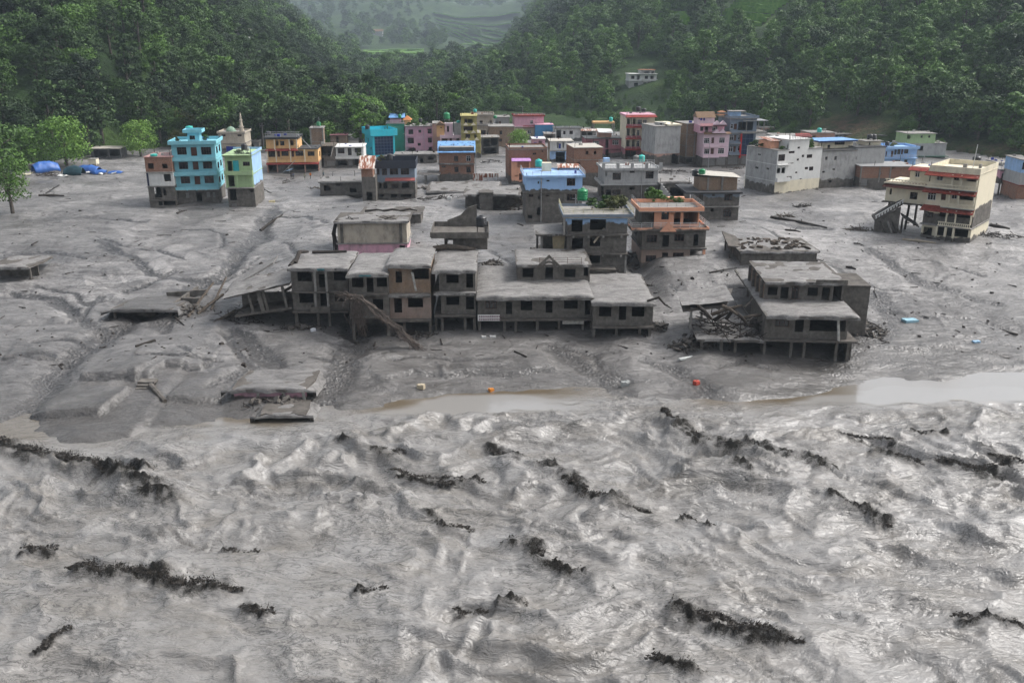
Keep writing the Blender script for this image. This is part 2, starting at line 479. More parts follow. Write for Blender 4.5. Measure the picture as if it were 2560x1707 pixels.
# ------------------------------------------------------------------ river
rr, cc = 420, 560
yy = 30 + (122 - 30) * np.linspace(0, 1, rr) ** 1.15
Y = np.repeat(yy[:, None], cc, 1)
X = np.linspace(-1, 1, cc)[None, :] * (12 + Y * .68)
rot = R(-20); Xr = X * math.cos(rot) + Y * math.sin(rot); Yr = -X * math.sin(rot) + Y * math.cos(rot)
wx = Xr + 5 * fbm(X / 13, Y / 11, 3, 71) + 1.2 * fbm(X / 3, Y / 3, 2, 73); wy = Yr + 5 * fbm(X / 13, Y / 11, 3, 72) + 1.2 * fbm(X / 3, Y / 3, 2, 74)
off = shore_y(X) - Y
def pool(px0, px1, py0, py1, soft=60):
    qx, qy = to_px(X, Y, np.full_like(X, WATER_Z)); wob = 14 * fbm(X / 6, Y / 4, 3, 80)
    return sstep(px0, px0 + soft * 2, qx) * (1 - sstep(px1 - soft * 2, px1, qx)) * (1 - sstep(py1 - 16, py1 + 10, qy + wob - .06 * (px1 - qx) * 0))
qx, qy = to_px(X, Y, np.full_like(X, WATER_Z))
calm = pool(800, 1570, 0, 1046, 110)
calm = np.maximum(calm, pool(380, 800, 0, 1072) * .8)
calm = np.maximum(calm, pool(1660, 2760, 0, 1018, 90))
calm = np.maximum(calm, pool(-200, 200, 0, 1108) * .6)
def cusp(a): return np.sign(a) * np.abs(a) ** 1.0 + .6 * np.maximum(a, 0) ** 3
H = .9 * fbm(wx / 12, wy / 5.5, 3, 75) + .8 * cusp(ridged(wx / 9.5, wy / 3.4, 2, 76)) + .34 * cusp(ridged(wx / 4.2, wy / 1.5, 2, 79)) * sstep(-.3, .4, fbm(X / 15, Y / 11, 2, 99)) + .09 * cusp(ridged(wx / 2.0, wy / .8, 2, 77)) + .06 * fbm(X * 1.3, Y * 1.6, 2, 78)
H *= sstep(1.5, 12, off) * (.62 + .38 * sstep(58, 84, Y) + .25 * fbm(X / 18, Y / 14, 2, 79))
CH = np.zeros_like(H); CR = np.zeros_like(H)
crests = [
    ([(-40, 1110), (60, 1145), (200, 1170), (300, 1205), (380, 1250), (480, 1290)], 1.0),
    ([(250, 1180), (330, 1190), (400, 1200)], .8),
    ([(170, 1425), (250, 1448), (380, 1448), (450, 1482), (620, 1482)], .75),
    ([(1650, 1030), (1720, 1110), (1850, 1145), (2000, 1172), (2100, 1190)], 1.15),
    ([(2170, 1140), (2300, 1168)], .6), ([(2330, 1160), (2440, 1192), (2550, 1188)], .8),
    ([(1330, 1165), (1420, 1210), (1480, 1258), (1620, 1292)], .8),
    ([(1250, 1362), (1340, 1388), (1355, 1420), (1450, 1458), (1540, 1482)], .65),
    ([(1255, 1520), (1312, 1530)], .55), ([(1660, 1520), (1760, 1560), (1850, 1588), (2000, 1612)], .75),
    ([(2060, 1240), (2140, 1290), (2230, 1322)], .6), ([(820, 1110), (960, 1140), (1000, 1150)], .4),
    ([(1100, 1205), (1210, 1215)], .35), ([(1200, 1130), (1320, 1165)], .5), ([(1620, 1655), (1740, 1690)], .5),
    ([(970, 1180), (1100, 1215), (1140, 1220)], .35), ([(2250, 1085), (2370, 1105)], .4), ([(2420, 1130), (2560, 1165)], .35),
    ([(600, 1530), (680, 1545)], .35), ([(1700, 1300), (1790, 1330)], .25), ([(2380, 1550), (2560, 1580)], .4),
    ([(50, 1380), (140, 1385)], .35), ([(940, 1130), (1010, 1140)], .35), ([(1050, 1300), (1180, 1340)], .3),
    ([(1800, 1170), (1880, 1195)], .45), ([(2090, 1095), (2240, 1110)], .3), ([(560, 1385), (640, 1390)], .2),
    ([(880, 1490), (960, 1480)], .25), ([(1120, 1535), (1210, 1545)], .25), ([(90, 1640), (170, 1580)], .3)]
for pts, wd in crests:
    w = [at_z(a, b, WATER_Z) for a, b in pts]
    d, p, s_ = seg_dist(X + .9 * fbm(X / 2.2, Y / 2.2, 3, 90), Y + .9 * fbm(X / 2.2, Y / 2.2, 3, 91), w)
    end = np.minimum(sstep(0, .12, p), 1 - sstep(.85, 1.0, p)) * .8 + .2
    e = np.exp(-(d / (wd * 1.35)) ** 2) * end
    CH = np.maximum(CH, e * (.75 + .5 * vnoise(X * 1.6, Y * 1.6, 93)))
    CR = np.maximum(CR, np.exp(-(d / (wd * 2.2)) ** 2) * end * wd)
CH = np.maximum(CH, .42 * sstep(.35, .62, ridged(wx / 4.2, wy / 2.0, 4, 95)) * sstep(-.15, .35, fbm(X / 17, Y / 12, 3, 96)) * (1 - calm))
CH = np.clip(CH, 0, 1)
H += CR * .8 + CH * .5 * np.abs(vnoise(X * 2.6, Y * 2.6, 97)) + CH * .3 * vnoise(X * 6.3, Y * 6.3, 98)
H = H * (1 - calm)
SILT_REFLECTION = sstep(2.0, 4.5, shore_y(X) - Y + 2.2 * fbm(X / 6, Y / 3, 3, 85))  # brown inshore, pale outward: silt plus sky reflection put into the colour
SILT_REFLECTION = np.maximum(SILT_REFLECTION, sstep(36, 46, X) * .9)
river = grid_mesh("river", X, Y, WATER_Z + H, mat_river(), True, {"churn": CH * (1 - calm), "calm": calm, "silt_reflection": SILT_REFLECTION})
tag(river, kind="structure")

# ------------------------------------------------------------------ hillsides
ny, nx = 380, 300
yy = 225 * (9000 / 225) ** np.linspace(0, 1, ny)
Y = np.repeat(yy[:, None], nx, 1)
X = np.linspace(-1, 1, nx)[None, :] * (60 + Y * .72)
hz = hills(X, Y)
Z = np.where(hz < -1.9, hz - 3, hz)
px, py = to_px(X, Y, Z)
earth = np.exp(-(((px - 2130) / 95) ** 2 + ((py - 318) / 32) ** 2) ** 2)
earth = np.maximum(earth, .9 * np.exp(-(((px - 2480) / 150) ** 2 + ((py - 372) / 18) ** 2)))
earth = np.maximum(earth, .8 * np.exp(-(((px - 1255) / 26) ** 2 + ((py - 178) / 22) ** 2)))
earth = np.maximum(earth, .6 * np.exp(-(((px - 1745) / 45) ** 2 + ((py - 280) / 12) ** 2)))
hill = grid_mesh("hills", X, Y, Z, mat_hill(), True, {"earth": earth})
tag(hill, kind="structure")

# feathery dark mud thrown up along the breaking crests
sp = MB(); rs = random.Random(31); SV = []; SF = []
for pts, wd in crests:
    w = [at_z(a, b, WATER_Z) for a, b in pts]
    L = sum(np.hypot(*(w[i + 1] - w[i])[:2]) for i in range(len(w) - 1))
    for k in range(int(L * wd * 190)):
        t_ = rs.random() * (len(w) - 1); i = min(int(t_), len(w) - 2); f_ = t_ - i
        p = w[i] * (1 - f_) + w[i + 1] * f_
        tt = t_ / (len(w) - 1); env = min(1, tt / .12, (1 - tt) / .15) * (.55 + .45 * math.sin(tt * 23 + wd * 9) ** 2)
        if env <= 0.05: continue
        back = min(rs.expovariate(1.0), 3.5) * wd * .95 * env - .12
        x = p[0] + rs.gauss(0, .12) - back * .12 + .25 * math.sin(t_ * 9); y = p[1] + back + .25 * math.sin(t_ * 7 + wd * 5)
        zc = WATER_Z + .75 * wd * env * math.exp(-(back / (wd * 1.9)) ** 2) + .28 + rs.uniform(-.05, .3) * wd
        s_ = rs.uniform(.03, .1) * max(.35, 1.25 - .4 * back); th = rs.gauss(-.35, .9); ln = s_ * rs.uniform(1.6, 5.0)
        dx, dy, dz = math.cos(th) * ln, math.sin(th) * ln * .7, rs.gauss(.05, .12)
        nx_, ny_, nz_ = -math.sin(th) * s_ * .45, math.cos(th) * s_ * .3, rs.uniform(.02, .1)
        b = len(SV); SV += [(x - dx * .5, y - dy * .5, zc), (x + nx_, y + ny_, zc + nz_), (x + dx * .5, y + dy * .5, zc + dz), (x - nx_, y - ny_, zc - nz_)]; SF.append((b, b + 1, b + 2, b + 3))
sp.v = SV; sp.f = SF
ms = NT("churned_mud"); ms.out(ms.ramp(ms.noise(ms.coord('World'), 3.0, 4, .7), [(.3, (.024, .02, .017)), (.5, (.055, .049, .043)), (.7, (.16, .15, .14))]), .85, .1)
tag(sp.build("churned_mud", ms.m), "dark feathery mud and debris thrown up along the breaking wave crests", "mud", kind="stuff")
# ------------------------------------------------------------------ terraced fields
def mat_leaf(name, dark, light, var=.5):
    t = NT(name)
    oi = t.n("ShaderNodeObjectInfo")
    v = t.coord('World')
    patch = t.noise(v, .028, 3, .5)
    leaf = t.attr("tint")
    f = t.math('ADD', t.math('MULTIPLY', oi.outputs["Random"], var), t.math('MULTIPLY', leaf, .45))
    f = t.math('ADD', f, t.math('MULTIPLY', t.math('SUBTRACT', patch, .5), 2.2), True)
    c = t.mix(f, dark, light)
    t.out(c, .6, .25)
    return t.m

def mat_field():
    t = NT("terrace_crop")
    v = t.coord('World')
    c = t.ramp(t.noise(v, .35, 4, .6), [(.3, (.06, .13, .022)), (.55, (.105, .205, .035)), (.75, (.16, .27, .055))])
    t.out(c, .9, .1)
    return t.m
M_FIELD = mat_field()
FIELDS = []
def terrace_field(quad, steps, label, fade=0):
    """stepped crop terraces draped on the hillside between four picture corners (bottom-left, bottom-right, top-right, top-left)"""
    P4 = [hit(*p) for p in quad]
    FIELDS.append(quad)
    nu = 26
    mb = MB()
    rowp = []
    for k in range(steps + 1):
        b = k / steps
        rowp.append([(lambda L, Rr, a: L * (1 - a) + Rr * a)(P4[0] * (1 - b) + P4[3] * b, P4[1] * (1 - b) + P4[2] * b, j / nu) for j in range(nu + 1)])
    for k in range(steps):
        top = []
        for j in range(nu + 1):
            p, q = rowp[k][j], rowp[k + 1][j]
            wob = .22 * math.sin(j * .7 + k * 1.3) + random.uniform(-.08, .08)
            zz = float(terrain((p[0] + q[0]) / 2, (p[1] + q[1]) / 2)) + .9
            d = (q - p)
            top.append(((p[0] + d[0] * wob * .3, p[1] + d[1] * wob * .3, zz - 2.8), (p[0] + d[0] * wob * .3, p[1] + d[1] * wob * .3, zz), (q[0] + d[0] * .2, q[1] + d[1] * .2, zz + .06)))
        b0 = len(mb.v)
        vv = [x for t3 in top for x in t3]
        ff = []
        for j in range(nu):
            a = j * 3; c = a + 3
            ff += [(a, c, c + 1, a + 1), (a + 1, c + 1, c + 2, a + 2)]
        mb.add(vv, ff)
    o = mb.build("terrace_field", M_FIELD)
    tag(o, label, "field", "terraced fields on the hillsides")
terrace_field([(1790, 62), (1905, 66), (1990, -6), (1850, -8)], 9, "bright green stepped terrace field at the top edge of the right hillside")
terrace_field([(1640, 62), (1725, 62), (1722, 30), (1650, 34)], 5, "small green terrace field left of the larger one on the right hillside")
terrace_field([(1070, 140), (1245, 138), (1270, 92), (1190, 96)], 7, "light green terrace field hugging the spur above the valley mouth")
terrace_field([(920, 156), (1060, 150), (1060, 118), (905, 122)], 6, "pale hazy terrace field at the foot of the far hill")
terrace_field([(1375, 52), (1440, 22), (1470, 0), (1400, 22)], 5, "sloping pale green terrace strip behind the right ridge")
terrace_field([(1110, 80), (1300, 72), (1300, 20), (1080, 26)], 9, "hazy terraced slope high on the far hill")

def in_field(px, py):
    for q in FIELDS:
        s = 0
        for i in range(4):
            ax, ay = q[i]; bx, by = q[(i + 1) % 4]
            s += 1 if (bx - ax) * (py - ay) - (by - ay) * (px - ax) < 0 else 0
        if s in (0, 4): return True
    return False

# ------------------------------------------------------------------ trees
M_BARK = NT("bark"); M_BARK.out(M_BARK.ramp(M_BARK.noise(M_BARK.coord('Object'), 3, 4), [(.3, (.05, .042, .033)), (.7, (.13, .115, .1))]), .9, .1); M_BARK = M_BARK.m
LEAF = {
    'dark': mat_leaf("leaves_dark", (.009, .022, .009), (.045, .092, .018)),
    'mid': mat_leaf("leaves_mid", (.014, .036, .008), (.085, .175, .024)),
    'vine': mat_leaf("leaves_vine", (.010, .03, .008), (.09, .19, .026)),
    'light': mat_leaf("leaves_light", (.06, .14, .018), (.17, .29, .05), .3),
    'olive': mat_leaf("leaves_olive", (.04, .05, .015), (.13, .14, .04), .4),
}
def crown_mesh(name, kind, h, w, seed, leaf=.55, clumps=30, per=70, base=.25, shape='round', flat=.0):
    r = random.Random(seed)
    V = []; F = []; T = []
    for k in range(clumps):
        # clump centres fill an uneven envelope
        tz = r.random() ** .8
        if shape == 'round': env = math.sqrt(max(0, 1 - (2 * tz - .85) ** 2 / 1.4))
        elif shape == 'tall': env = .55 + .45 * math.sin(math.pi * min(1, tz * 1.1)) if tz < .85 else .4
        elif shape == 'cone': env = 1 - .8 * tz
        else: env = math.sqrt(max(0.02, 1 - tz * tz))
        th = r.uniform(0, 2 * math.pi); rad = w * .5 * env * (r.uniform(.3, 1.12))
        c = Vector((math.cos(th) * rad, math.sin(th) * rad, h * (base + (1 - base) * tz * .93)))
        cr = w * r.uniform(.13, .24) * (.8 if shape == 'tall' else 1)
        sh = r.uniform(-.25, .35)
        for j in range(per):
            d = Vector((r.gauss(0, 1), r.gauss(0, 1), r.gauss(.35, .9))).normalized()
            p = c + Vector((d.x, d.y, d.z * .72)) * cr * r.uniform(.65, 1.12)
            nrm = (d + Vector((r.gauss(0, .5), r.gauss(0, .5), r.gauss(.25, .5)))).normalized()
            a = nrm.cross(Vector((r.gauss(0, 1), r.gauss(0, 1), r.gauss(0, 1)))).normalized(); b = nrm.cross(a)
            s = leaf * r.uniform(.6, 1.35)
            i0 = len(V)
            V += [p - a * s * .5, p - b * s * .33 + a * s * .06, p + a * s * .62, p + b * s * .33 + a * s * .06]
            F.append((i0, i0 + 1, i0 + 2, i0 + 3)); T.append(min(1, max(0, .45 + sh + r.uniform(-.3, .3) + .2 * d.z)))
    me = bpy.data.meshes.new(name); me.from_pydata([tuple(v) for v in V], [], F); me.update()
    at = me.attributes.new("tint", 'FLOAT', 'FACE'); at.data.foreach_set("value", T)
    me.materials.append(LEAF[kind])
    return me

def trunk_mesh(name, h, r0, seed, top=.75, limbs=5, w=6):
    r = random.Random(seed); mb = MB()
    pts = [Vector((0, 0, -1.5)), Vector((0, 0, h * .2)), Vector((r.uniform(-.3, .3), r.uniform(-.3, .3), h * .5)), Vector((r.uniform(-.5, .5), r.uniform(-.5, .5), h * top))]
    mb.tube(pts, [r0 * 1.25, r0, r0 * .7, r0 * .25], 7)
    for k in range(limbs):
        f = r.uniform(.3, .65); st = Vector((0, 0, h * f)); th = r.uniform(0, 6.28)
        e = st + Vector((math.cos(th) * w * .32, math.sin(th) * w * .32, h * r.uniform(.12, .28)))
        mb.tube([st, (st + e) / 2 + Vector((0, 0, -.15)), e], [r0 * .5, r0 * .32, r0 * .12], 5)
    return mb.mesh(name, M_BARK, True)

PROTO = []
def proto(kind, shape, h, w, seed, **kw):
    PROTO.append((crown_mesh("crown", kind, h, w, seed, shape=shape, **kw), trunk_mesh("trunk", h, .22 + h * .012, seed + 5, w=w), h, w))
    return len(PROTO) - 1
D1 = proto('dark', 'round', 13, 9, 1, leaf=.6, clumps=42, per=62)
D2 = proto('dark', 'tall', 17, 6.5, 2, leaf=.6, clumps=44, per=56, base=.28)
D3 = proto('mid', 'round', 11, 9.5, 3, leaf=.6, clumps=40, per=62, base=.2)
D4 = proto('mid', 'tall', 14, 7, 4, leaf=.6, clumps=42, per=56, base=.25)
D5 = proto('mid', 'round', 9, 8, 5, leaf=.55, clumps=34, per=62, base=.15)
V1 = proto('vine', 'dome', 6.5, 8.5, 6, leaf=.6, clumps=44, per=60, base=.02)
V2 = proto('vine', 'dome', 9.5, 7.5, 7, leaf=.6, clumps=44, per=60, base=.02)
V3 = proto('vine', 'cone', 8.5, 7, 8, leaf=.6, clumps=40, per=60, base=.02)
L1 = proto('light', 'round', 12, 11, 9, leaf=.5, clumps=60, per=75, base=.18)
L2 = proto('mid', 'round', 12, 9.5, 10, leaf=.45, clumps=52, per=70, base=.3)
O1 = proto('olive', 'round', 9, 8.5, 12, leaf=.5, clumps=40, per=66, base=.1)

def tree(name, k, loc, s, rz, label, group, sz=None, cat="tree"):
    me_c, me_t, h, w = PROTO[k]
    e = empty(name, loc, rz); e.scale = (s, s, sz or s)
    c = bpy.data.objects.new("crown", me_c); COL.objects.link(c); c.parent = e
    t = bpy.data.objects.new("trunk", me_t); COL.objects.link(t); t.parent = e
    tag(e, label, cat, group)
    return e

# single trees that stand out at the town's edge: (base px, base py, height m, proto, width factor, label)
for px, py, hgt, k, lab, fx in [
    (33, 538, 11.5, L2, "dark leafy tree standing alone in the mud at the left edge", 1.0),
    (168, 418, 13.5, L1, "bright green round tree behind the pile of blue sheets", 1.0),
    (352, 390, 10.5, L1, "bright green tree left of the turquoise house beside the street", 1.0),
    (505, 365, 13.5, O1, "olive green tree rising behind the turquoise house roof", 1.0),
    (448, 372, 6.0, O1, "small yellow-green tree just left of the turquoise house roof", .9),
    (10, 455, 15, D3, "tall broad tree at the left picture edge behind the lone tree", 1.0),
    (60, 425, 12, D3, "dark green tree beside the blue sheets at the forest edge", 1.0),
    (225, 388, 17, D1, "very dark rounded tree behind the bright green one", 1.15),
    (800, 345, 13, L2, "dense tree behind the brick tower with the tank", 1.1),
    (850, 352, 15, L1, "large fresh green tree left of the cyan building", 1.15),
    (920, 345, 14, L1, "fresh green tree directly behind the cyan building", 1.0),
    (720, 350, 12.5, D1, "dark tree behind the orange house with red eaves", 1.1),
    (640, 345, 11, D1, "dark tree right of the minaret", 1.1),
    (1030, 335, 9, L2, "lone tree behind the pink house row", .8),
    (985, 322, 9, D4, "slim dark tree behind the orange turret roof", .8),
    (1298, 392, 8.0, L1, "bushy green tree growing between the brick houses in mid town", .8),
    (1545, 330, 7, D3, "dark leafy tree left of the tall red eaved house", 1.1),
    (1480, 322, 6, D3, "green tree behind the low dark roofs", 1.0)]:
    p = hit(px, py, plain); h0 = PROTO[k][2]; s = hgt / h0
    tree("tree", k, (p[0], p[1], p[2] - .2), s * fx, random.uniform(0, 6), lab, "single trees at the edge of town", s)

pts = []
def scatter(x0, x1, y0, y1, sp, test, kinds, smin, smax):
    y = y0
    while y < y1:
        spy = sp * (1 + max(0, y - 400) / 1100)
        x = x0
        while x < x1:
            qx = x + random.uniform(-.5, .5) * spy; qy = y + random.uniform(-.5, .5) * spy
            if test(qx, qy):
                z = float(hills(qx, qy))
                pz = float(plain(qx, qy)) if qy < 345 else -99
                if z > pz - .3:
                    a, b = to_px(qx, qy, z); _, b2 = to_px(qx, qy, z + 16)
                    if -130 < a < 2690 and b2 < 640 and b > -90 and not any(in_field(a + o_, b + (b2 - b) * k_) for k_ in (0, .15, .35, .6) for o_ in (-14, 0, 14)):
                        pts.append((qx, qy, z, random.choice(kinds), random.uniform(smin, smax) * (1.0 if y < 600 else 1.15), a, b))
            x += spy
        y += spy
def sright(x, y): return .814 * x + .58 * (y - 480)
def earthy(a, b): return ((a - 2140) / 105) ** 2 + ((b - 322) / 32) ** 2 < 1 or (abs(a - 2140) < 100 and 318 < b < 372)
HOUSE_HILL = hit(1600, 218)
def right_ok(x, y):
    s = sright(x, y)
    if s < 3 or y > 700: return False
    z = float(hills(x, y)); a, b = to_px(x, y, z)
    if earthy(a, b): return False
    if math.hypot(x - HOUSE_HILL[0], y - HOUSE_HILL[1]) < 11 or (abs(a - 1605) < 62 and 150 < b < 292): return False
    # open grassy band low on the slope
    if 1290 < a < 2050 and 215 < b < 300 and random.random() < .45: return False
    if 1620 < a < 1860 and 190 < b < 260 and random.random() < .4: return False
    return True
scatter(-30, 420, 255, 700, 6.0, right_ok, [V1, V1, V2, V2, V3, D5, D3, D4], .6, 1.5)
def band_ok(x, y):
    if sright(x, y) < -12 or y > 520: return False
    a, b = to_px(x, y, float(hills(x, y)))
    return 1250 < a < 2080 and 190 < b < 345 and not earthy(a, b) and not (abs(a - 1605) < 55 and 180 < b < 245)
scatter(-30, 200, 330, 520, 3.6, band_ok, [V1, V3, D5], .18, .42)
def left_ok(x, y):
    return x < -14 and y < 420 and sright(x, y) < 0
scatter(-330, -20, 225, 420, 7.0, left_ok, [D1, D1, D2, D2, D3, D4, D5], .7, 1.35)
scatter(-520, -30, 420, 1050, 8.0, lambda x, y: sright(x, y) < 2 and x / y < -.11 and y < 1000, [D1, D2, D2, D4, D1], .7, 1.1)
scatter(-60, 60, 455, 640, 7.5, lambda x, y: sright(x, y) < 3 and x / y > -.125, [D1, D3, D4, D5, V2], .6, 1.0)
scatter(-1100, 500, 1500, 3000, 13.0, lambda x, y: abs(x / y + .12) < .26 and random.random() < .75, [D1, D3, D4], 1.0, 1.9)
scatter(-700, 400, 620, 1500, 9.5, lambda x, y: (sright(x, y) < 0 or y > 700) and random.random() < (1 if y < 1000 else .8), [D1, D3, D5, D4, V2], .9, 1.7)

# the 300 that show largest are trees of their own; the rest of the forest is one mass
fr = [p for p in pts if -20 < p[5] < 2580 and -60 < p[6] < 460]
fr.sort(key=lambda p: p[1] / (p[4] * PROTO[p[3]][2]))
is_left = lambda p: p[0] < -14 and sright(p[0], p[1]) < 3
near = [p for p in fr if is_left(p)][:150] + [p for p in fr if not is_left(p)][:132]; nset = set(id(p) for p in near)
SRC = {}
for p in near:
    k = p[3]; a_, b_ = p[5], p[6] - 40
    band = "high on" if b_ < 60 else "midway up" if b_ < 190 else "low on"
    if is_left(p):
        look = {D1: "dark round tree", D2: "tall narrow dark tree", D4: "slim mid green tree", D5: "small mid green tree"}.get(k, "broad mid green tree")
        mark = "the blue heap" if a_ < 300 else "the turquoise house" if a_ < 520 else "the mosque" if a_ < 640 else "the orange house" if a_ < 780 else "the low white house" if a_ < 880 else "the cyan building"
        nm = ("tall_tree" if k in (D2, D4) else "forest_tree", "%s %s the left hillside above %s" % (look, band, mark)); grp = "trees on the left hillside"
    else:
        look = {D3: "broad mid green tree", D4: "slim mid green tree", D5: "small rounded tree", V2: "tall vine covered mound", V3: "pointed vine covered mound", V1: "low rounded vine covered mound"}.get(k, "dark round tree")
        mark = "the pink house row" if a_ < 1400 else "the red eaved house" if a_ < 1700 else "the red striped building" if a_ < 1900 else "the white building" if a_ < 2100 else "the blue house" if a_ < 2330 else "the cream house"
        nm = ("vine_covered_tree" if k in (V1, V2, V3) else "forest_tree", "%s %s the right hillside above %s" % (look, band, mark)); grp = "trees on the right hillside"
    e = tree(nm[0], k, (p[0], p[1], p[2] - .3), p[4], random.uniform(0, 6.28), nm[1], grp)
for o in bpy.data.objects:
    if o.name.startswith("crown"):
        SRC.setdefault(o.data.name, o)
rest = [p for p in pts if id(p) not in nset]

def forest_mass(name, label, plist, kinds):
    me = bpy.data.meshes.new(name)
    me.from_pydata([(p[0], p[1], p[2] - .4) for p in plist], [], [])
    n = len(plist)
    for nm, typ, vals in (("tscale", 'FLOAT', [p[4] for p in plist]), ("trot", 'FLOAT', [random.uniform(0, 6.28) for _ in plist]), ("tkind", 'INT', [kinds.index(p[3]) for p in plist])):
        a = me.attributes.new(nm, typ, 'POINT'); a.data.foreach_set("value", vals)
    o = bpy.data.objects.new(name, me); COL.objects.link(o)
    ng = bpy.data.node_groups.new(name, 'GeometryNodeTree')
    ng.interface.new_socket("Geometry", in_out='INPUT', socket_type='NodeSocketGeometry')
    ng.interface.new_socket("Geometry", in_out='OUTPUT', socket_type='NodeSocketGeometry')
    N, Lk = ng.nodes, ng.links
    gi = N.new("NodeGroupInput"); go = N.new("NodeGroupOutput")
    join = N.new("GeometryNodeJoinGeometry")
    for k in reversed(kinds):
        oi = N.new("GeometryNodeObjectInfo"); oi.transform_space = 'ORIGINAL'
        oi.inputs["Object"].default_value = SRC[PROTO[k][0].name]
        g2 = N.new("GeometryNodeGeometryToInstance")
        Lk.new(oi.outputs["Geometry"], g2.inputs[0]); Lk.new(g2.outputs[0], join.inputs[0])
    iop = N.new("GeometryNodeInstanceOnPoints"); iop.inputs["Pick Instance"].default_value = True
    def nattr(nm, typ):
        q = N.new("GeometryNodeInputNamedAttribute"); q.data_type = typ; q.inputs["Name"].default_value = nm; return q.outputs[0]
    Lk.new(gi.outputs[0], iop.inputs["Points"]); Lk.new(join.outputs[0], iop.inputs["Instance"])
    Lk.new(nattr("tkind", 'INT'), iop.inputs["Instance Index"]); Lk.new(nattr("tscale", 'FLOAT'), iop.inputs["Scale"])
    cx = N.new("ShaderNodeCombineXYZ"); Lk.new(nattr("trot", 'FLOAT'), cx.inputs[2]); Lk.new(cx.outputs[0], iop.inputs["Rotation"])
    Lk.new(iop.outputs[0], go.inputs[0])
    md = o.modifiers.new("forest", 'NODES'); md.node_group = ng
    tag(o, label, "forest", kind="stuff")
    return o
kinds = [k for k in (D1, D2, D3, D4, D5, V1, V2, V3) if PROTO[k][0].name in SRC]
rest = [p for p in rest if p[3] in kinds]
forest_mass("forest", "dense dark forest covering the hillsides behind the town", rest, kinds)
print("TREES", len(pts), len(near), len(rest))

# ------------------------------------------------------------------ the damp air of the valley
hb = MB().box(-6800, 6800, -30, 9100, -16, 900)
M_HAZE = bpy.data.materials.new("haze"); M_HAZE.use_nodes = True
hn = M_HAZE.node_tree.nodes
hn.remove(hn["Principled BSDF"])
pv = hn.new("ShaderNodeVolumePrincipled")
pv.inputs["Color"].default_value = (.72, .86, 1.0, 1)
pv.inputs["Density"].default_value = 0.00015
pv.inputs["Anisotropy"].default_value = 0.1
M_HAZE.node_tree.links.new(pv.outputs[0], hn["Material Output"].inputs["Volume"])
haze = hb.build("haze", M_HAZE)
tag(haze, "thin pale blue haze filling the whole valley", "haze", kind="stuff")
# ------------------------------------------------------------------ building materials
C = dict(smud=(.27, .2, .165), turq=(.2, .48, .56), pgreen=(.34, .47, .25), ltblue=(.30, .47, .72), white=(.6, .6, .58), cream=(.66, .6, .46), yellow=(.62, .38, .17),
         red=(.25, .04, .032), pink=(.6, .33, .41), lpink=(.64, .48, .54), peach=(.72, .36, .23), grey=(.25, .24, .225), cyan=(.035, .47, .58),
         green=(.04, .26, .17), bwall=(.06, .22, .42), brick=(.27, .115, .065), bbrick=(.24, .15, .09), mud=(.185, .17, .152), olive=(.36, .32, .11), beige=(.42, .37, .3),
         lgrey=(.36, .36, .355), dgrey=(.075, .075, .08), maroon=(.33, .13, .15), slate=(.16, .2, .25), brown=(.1, .045, .03), salmon=(.42, .25, .2), concrete=(.3, .29, .27), plum=(.45, .24, .5))

def W(col, mudz=0.0, stain=.45, brick=False):
    key = ('w', col, round(mudz, 1), stain, brick)
    if key in _M: return _M[key]
    c = C[col]
    t = NT("wall_" + col)
    v = t.coord('Object')
    st = t.coord('Object', (1.0, 1.0, .55))
    n1 = t.noise(st, .9, 6, .68); n2 = t.noise(v, .7, 4, .6)
    base = c
    if brick:
        bt = t.n("ShaderNodeTexBrick"); bt.inputs["Scale"].default_value = 2.2
        bt.inputs["Color1"].default_value = (*c, 1); bt.inputs["Color2"].default_value = (*[x * .68 for x in c], 1)
        bt.inputs["Mortar"].default_value = (.3, .26, .22, 1); bt.inputs["Mortar Size"].default_value = .016
        bt.inputs["Brick Width"].default_value = .5; bt.inputs["Row Height"].default_value = .2
        mp = t.n("ShaderNodeMapping"); mp.inputs["Rotation"].default_value = (R(90), 0, 0)
        sep0 = t.n("ShaderNodeSeparateXYZ"); t.l(v, sep0.inputs[0])
        cmb = t.n("ShaderNodeCombineXYZ"); t.l(t.math('ADD', sep0.outputs[0], sep0.outputs[1]), cmb.inputs[0]); t.l(sep0.outputs[2], cmb.inputs[1])
        t.l(cmb.outputs[0], bt.inputs["Vector"]); base = bt.outputs["Color"]
    dirty = t.mix(.75, base, (.09, .085, .075))
    a = t.mix(t.math('MULTIPLY', t.maprange(n1, .44, .68), stain), base, dirty)
    a = t.mix(t.math('MULTIPLY', t.maprange(n2, .4, .7), stain * .6), a, t.mix(.5, base, (.35, .34, .32)))
    if mudz > 0.05:
        sep = t.n("ShaderNodeSeparateXYZ"); t.l(v, sep.inputs[0])
        zz = t.math('ADD', sep.outputs[2], t.math('MULTIPLY', t.math('SUBTRACT', t.noise(v, .55, 3, .5), .5), 2.2))
        m = t.maprange(zz, mudz - .12, mudz + .12)
        mc = t.ramp(t.noise(v, 1.1, 6, .7), [(.3, (.06, .054, .048)), (.55, (.125, .115, .103)), (.75, (.19, .178, .16))])
        a = t.mix(m, mc, a)
    t.out(a, .88, .2)
    t.bump(n1, .35, .04)
    _M[key] = t.m
    return t.m

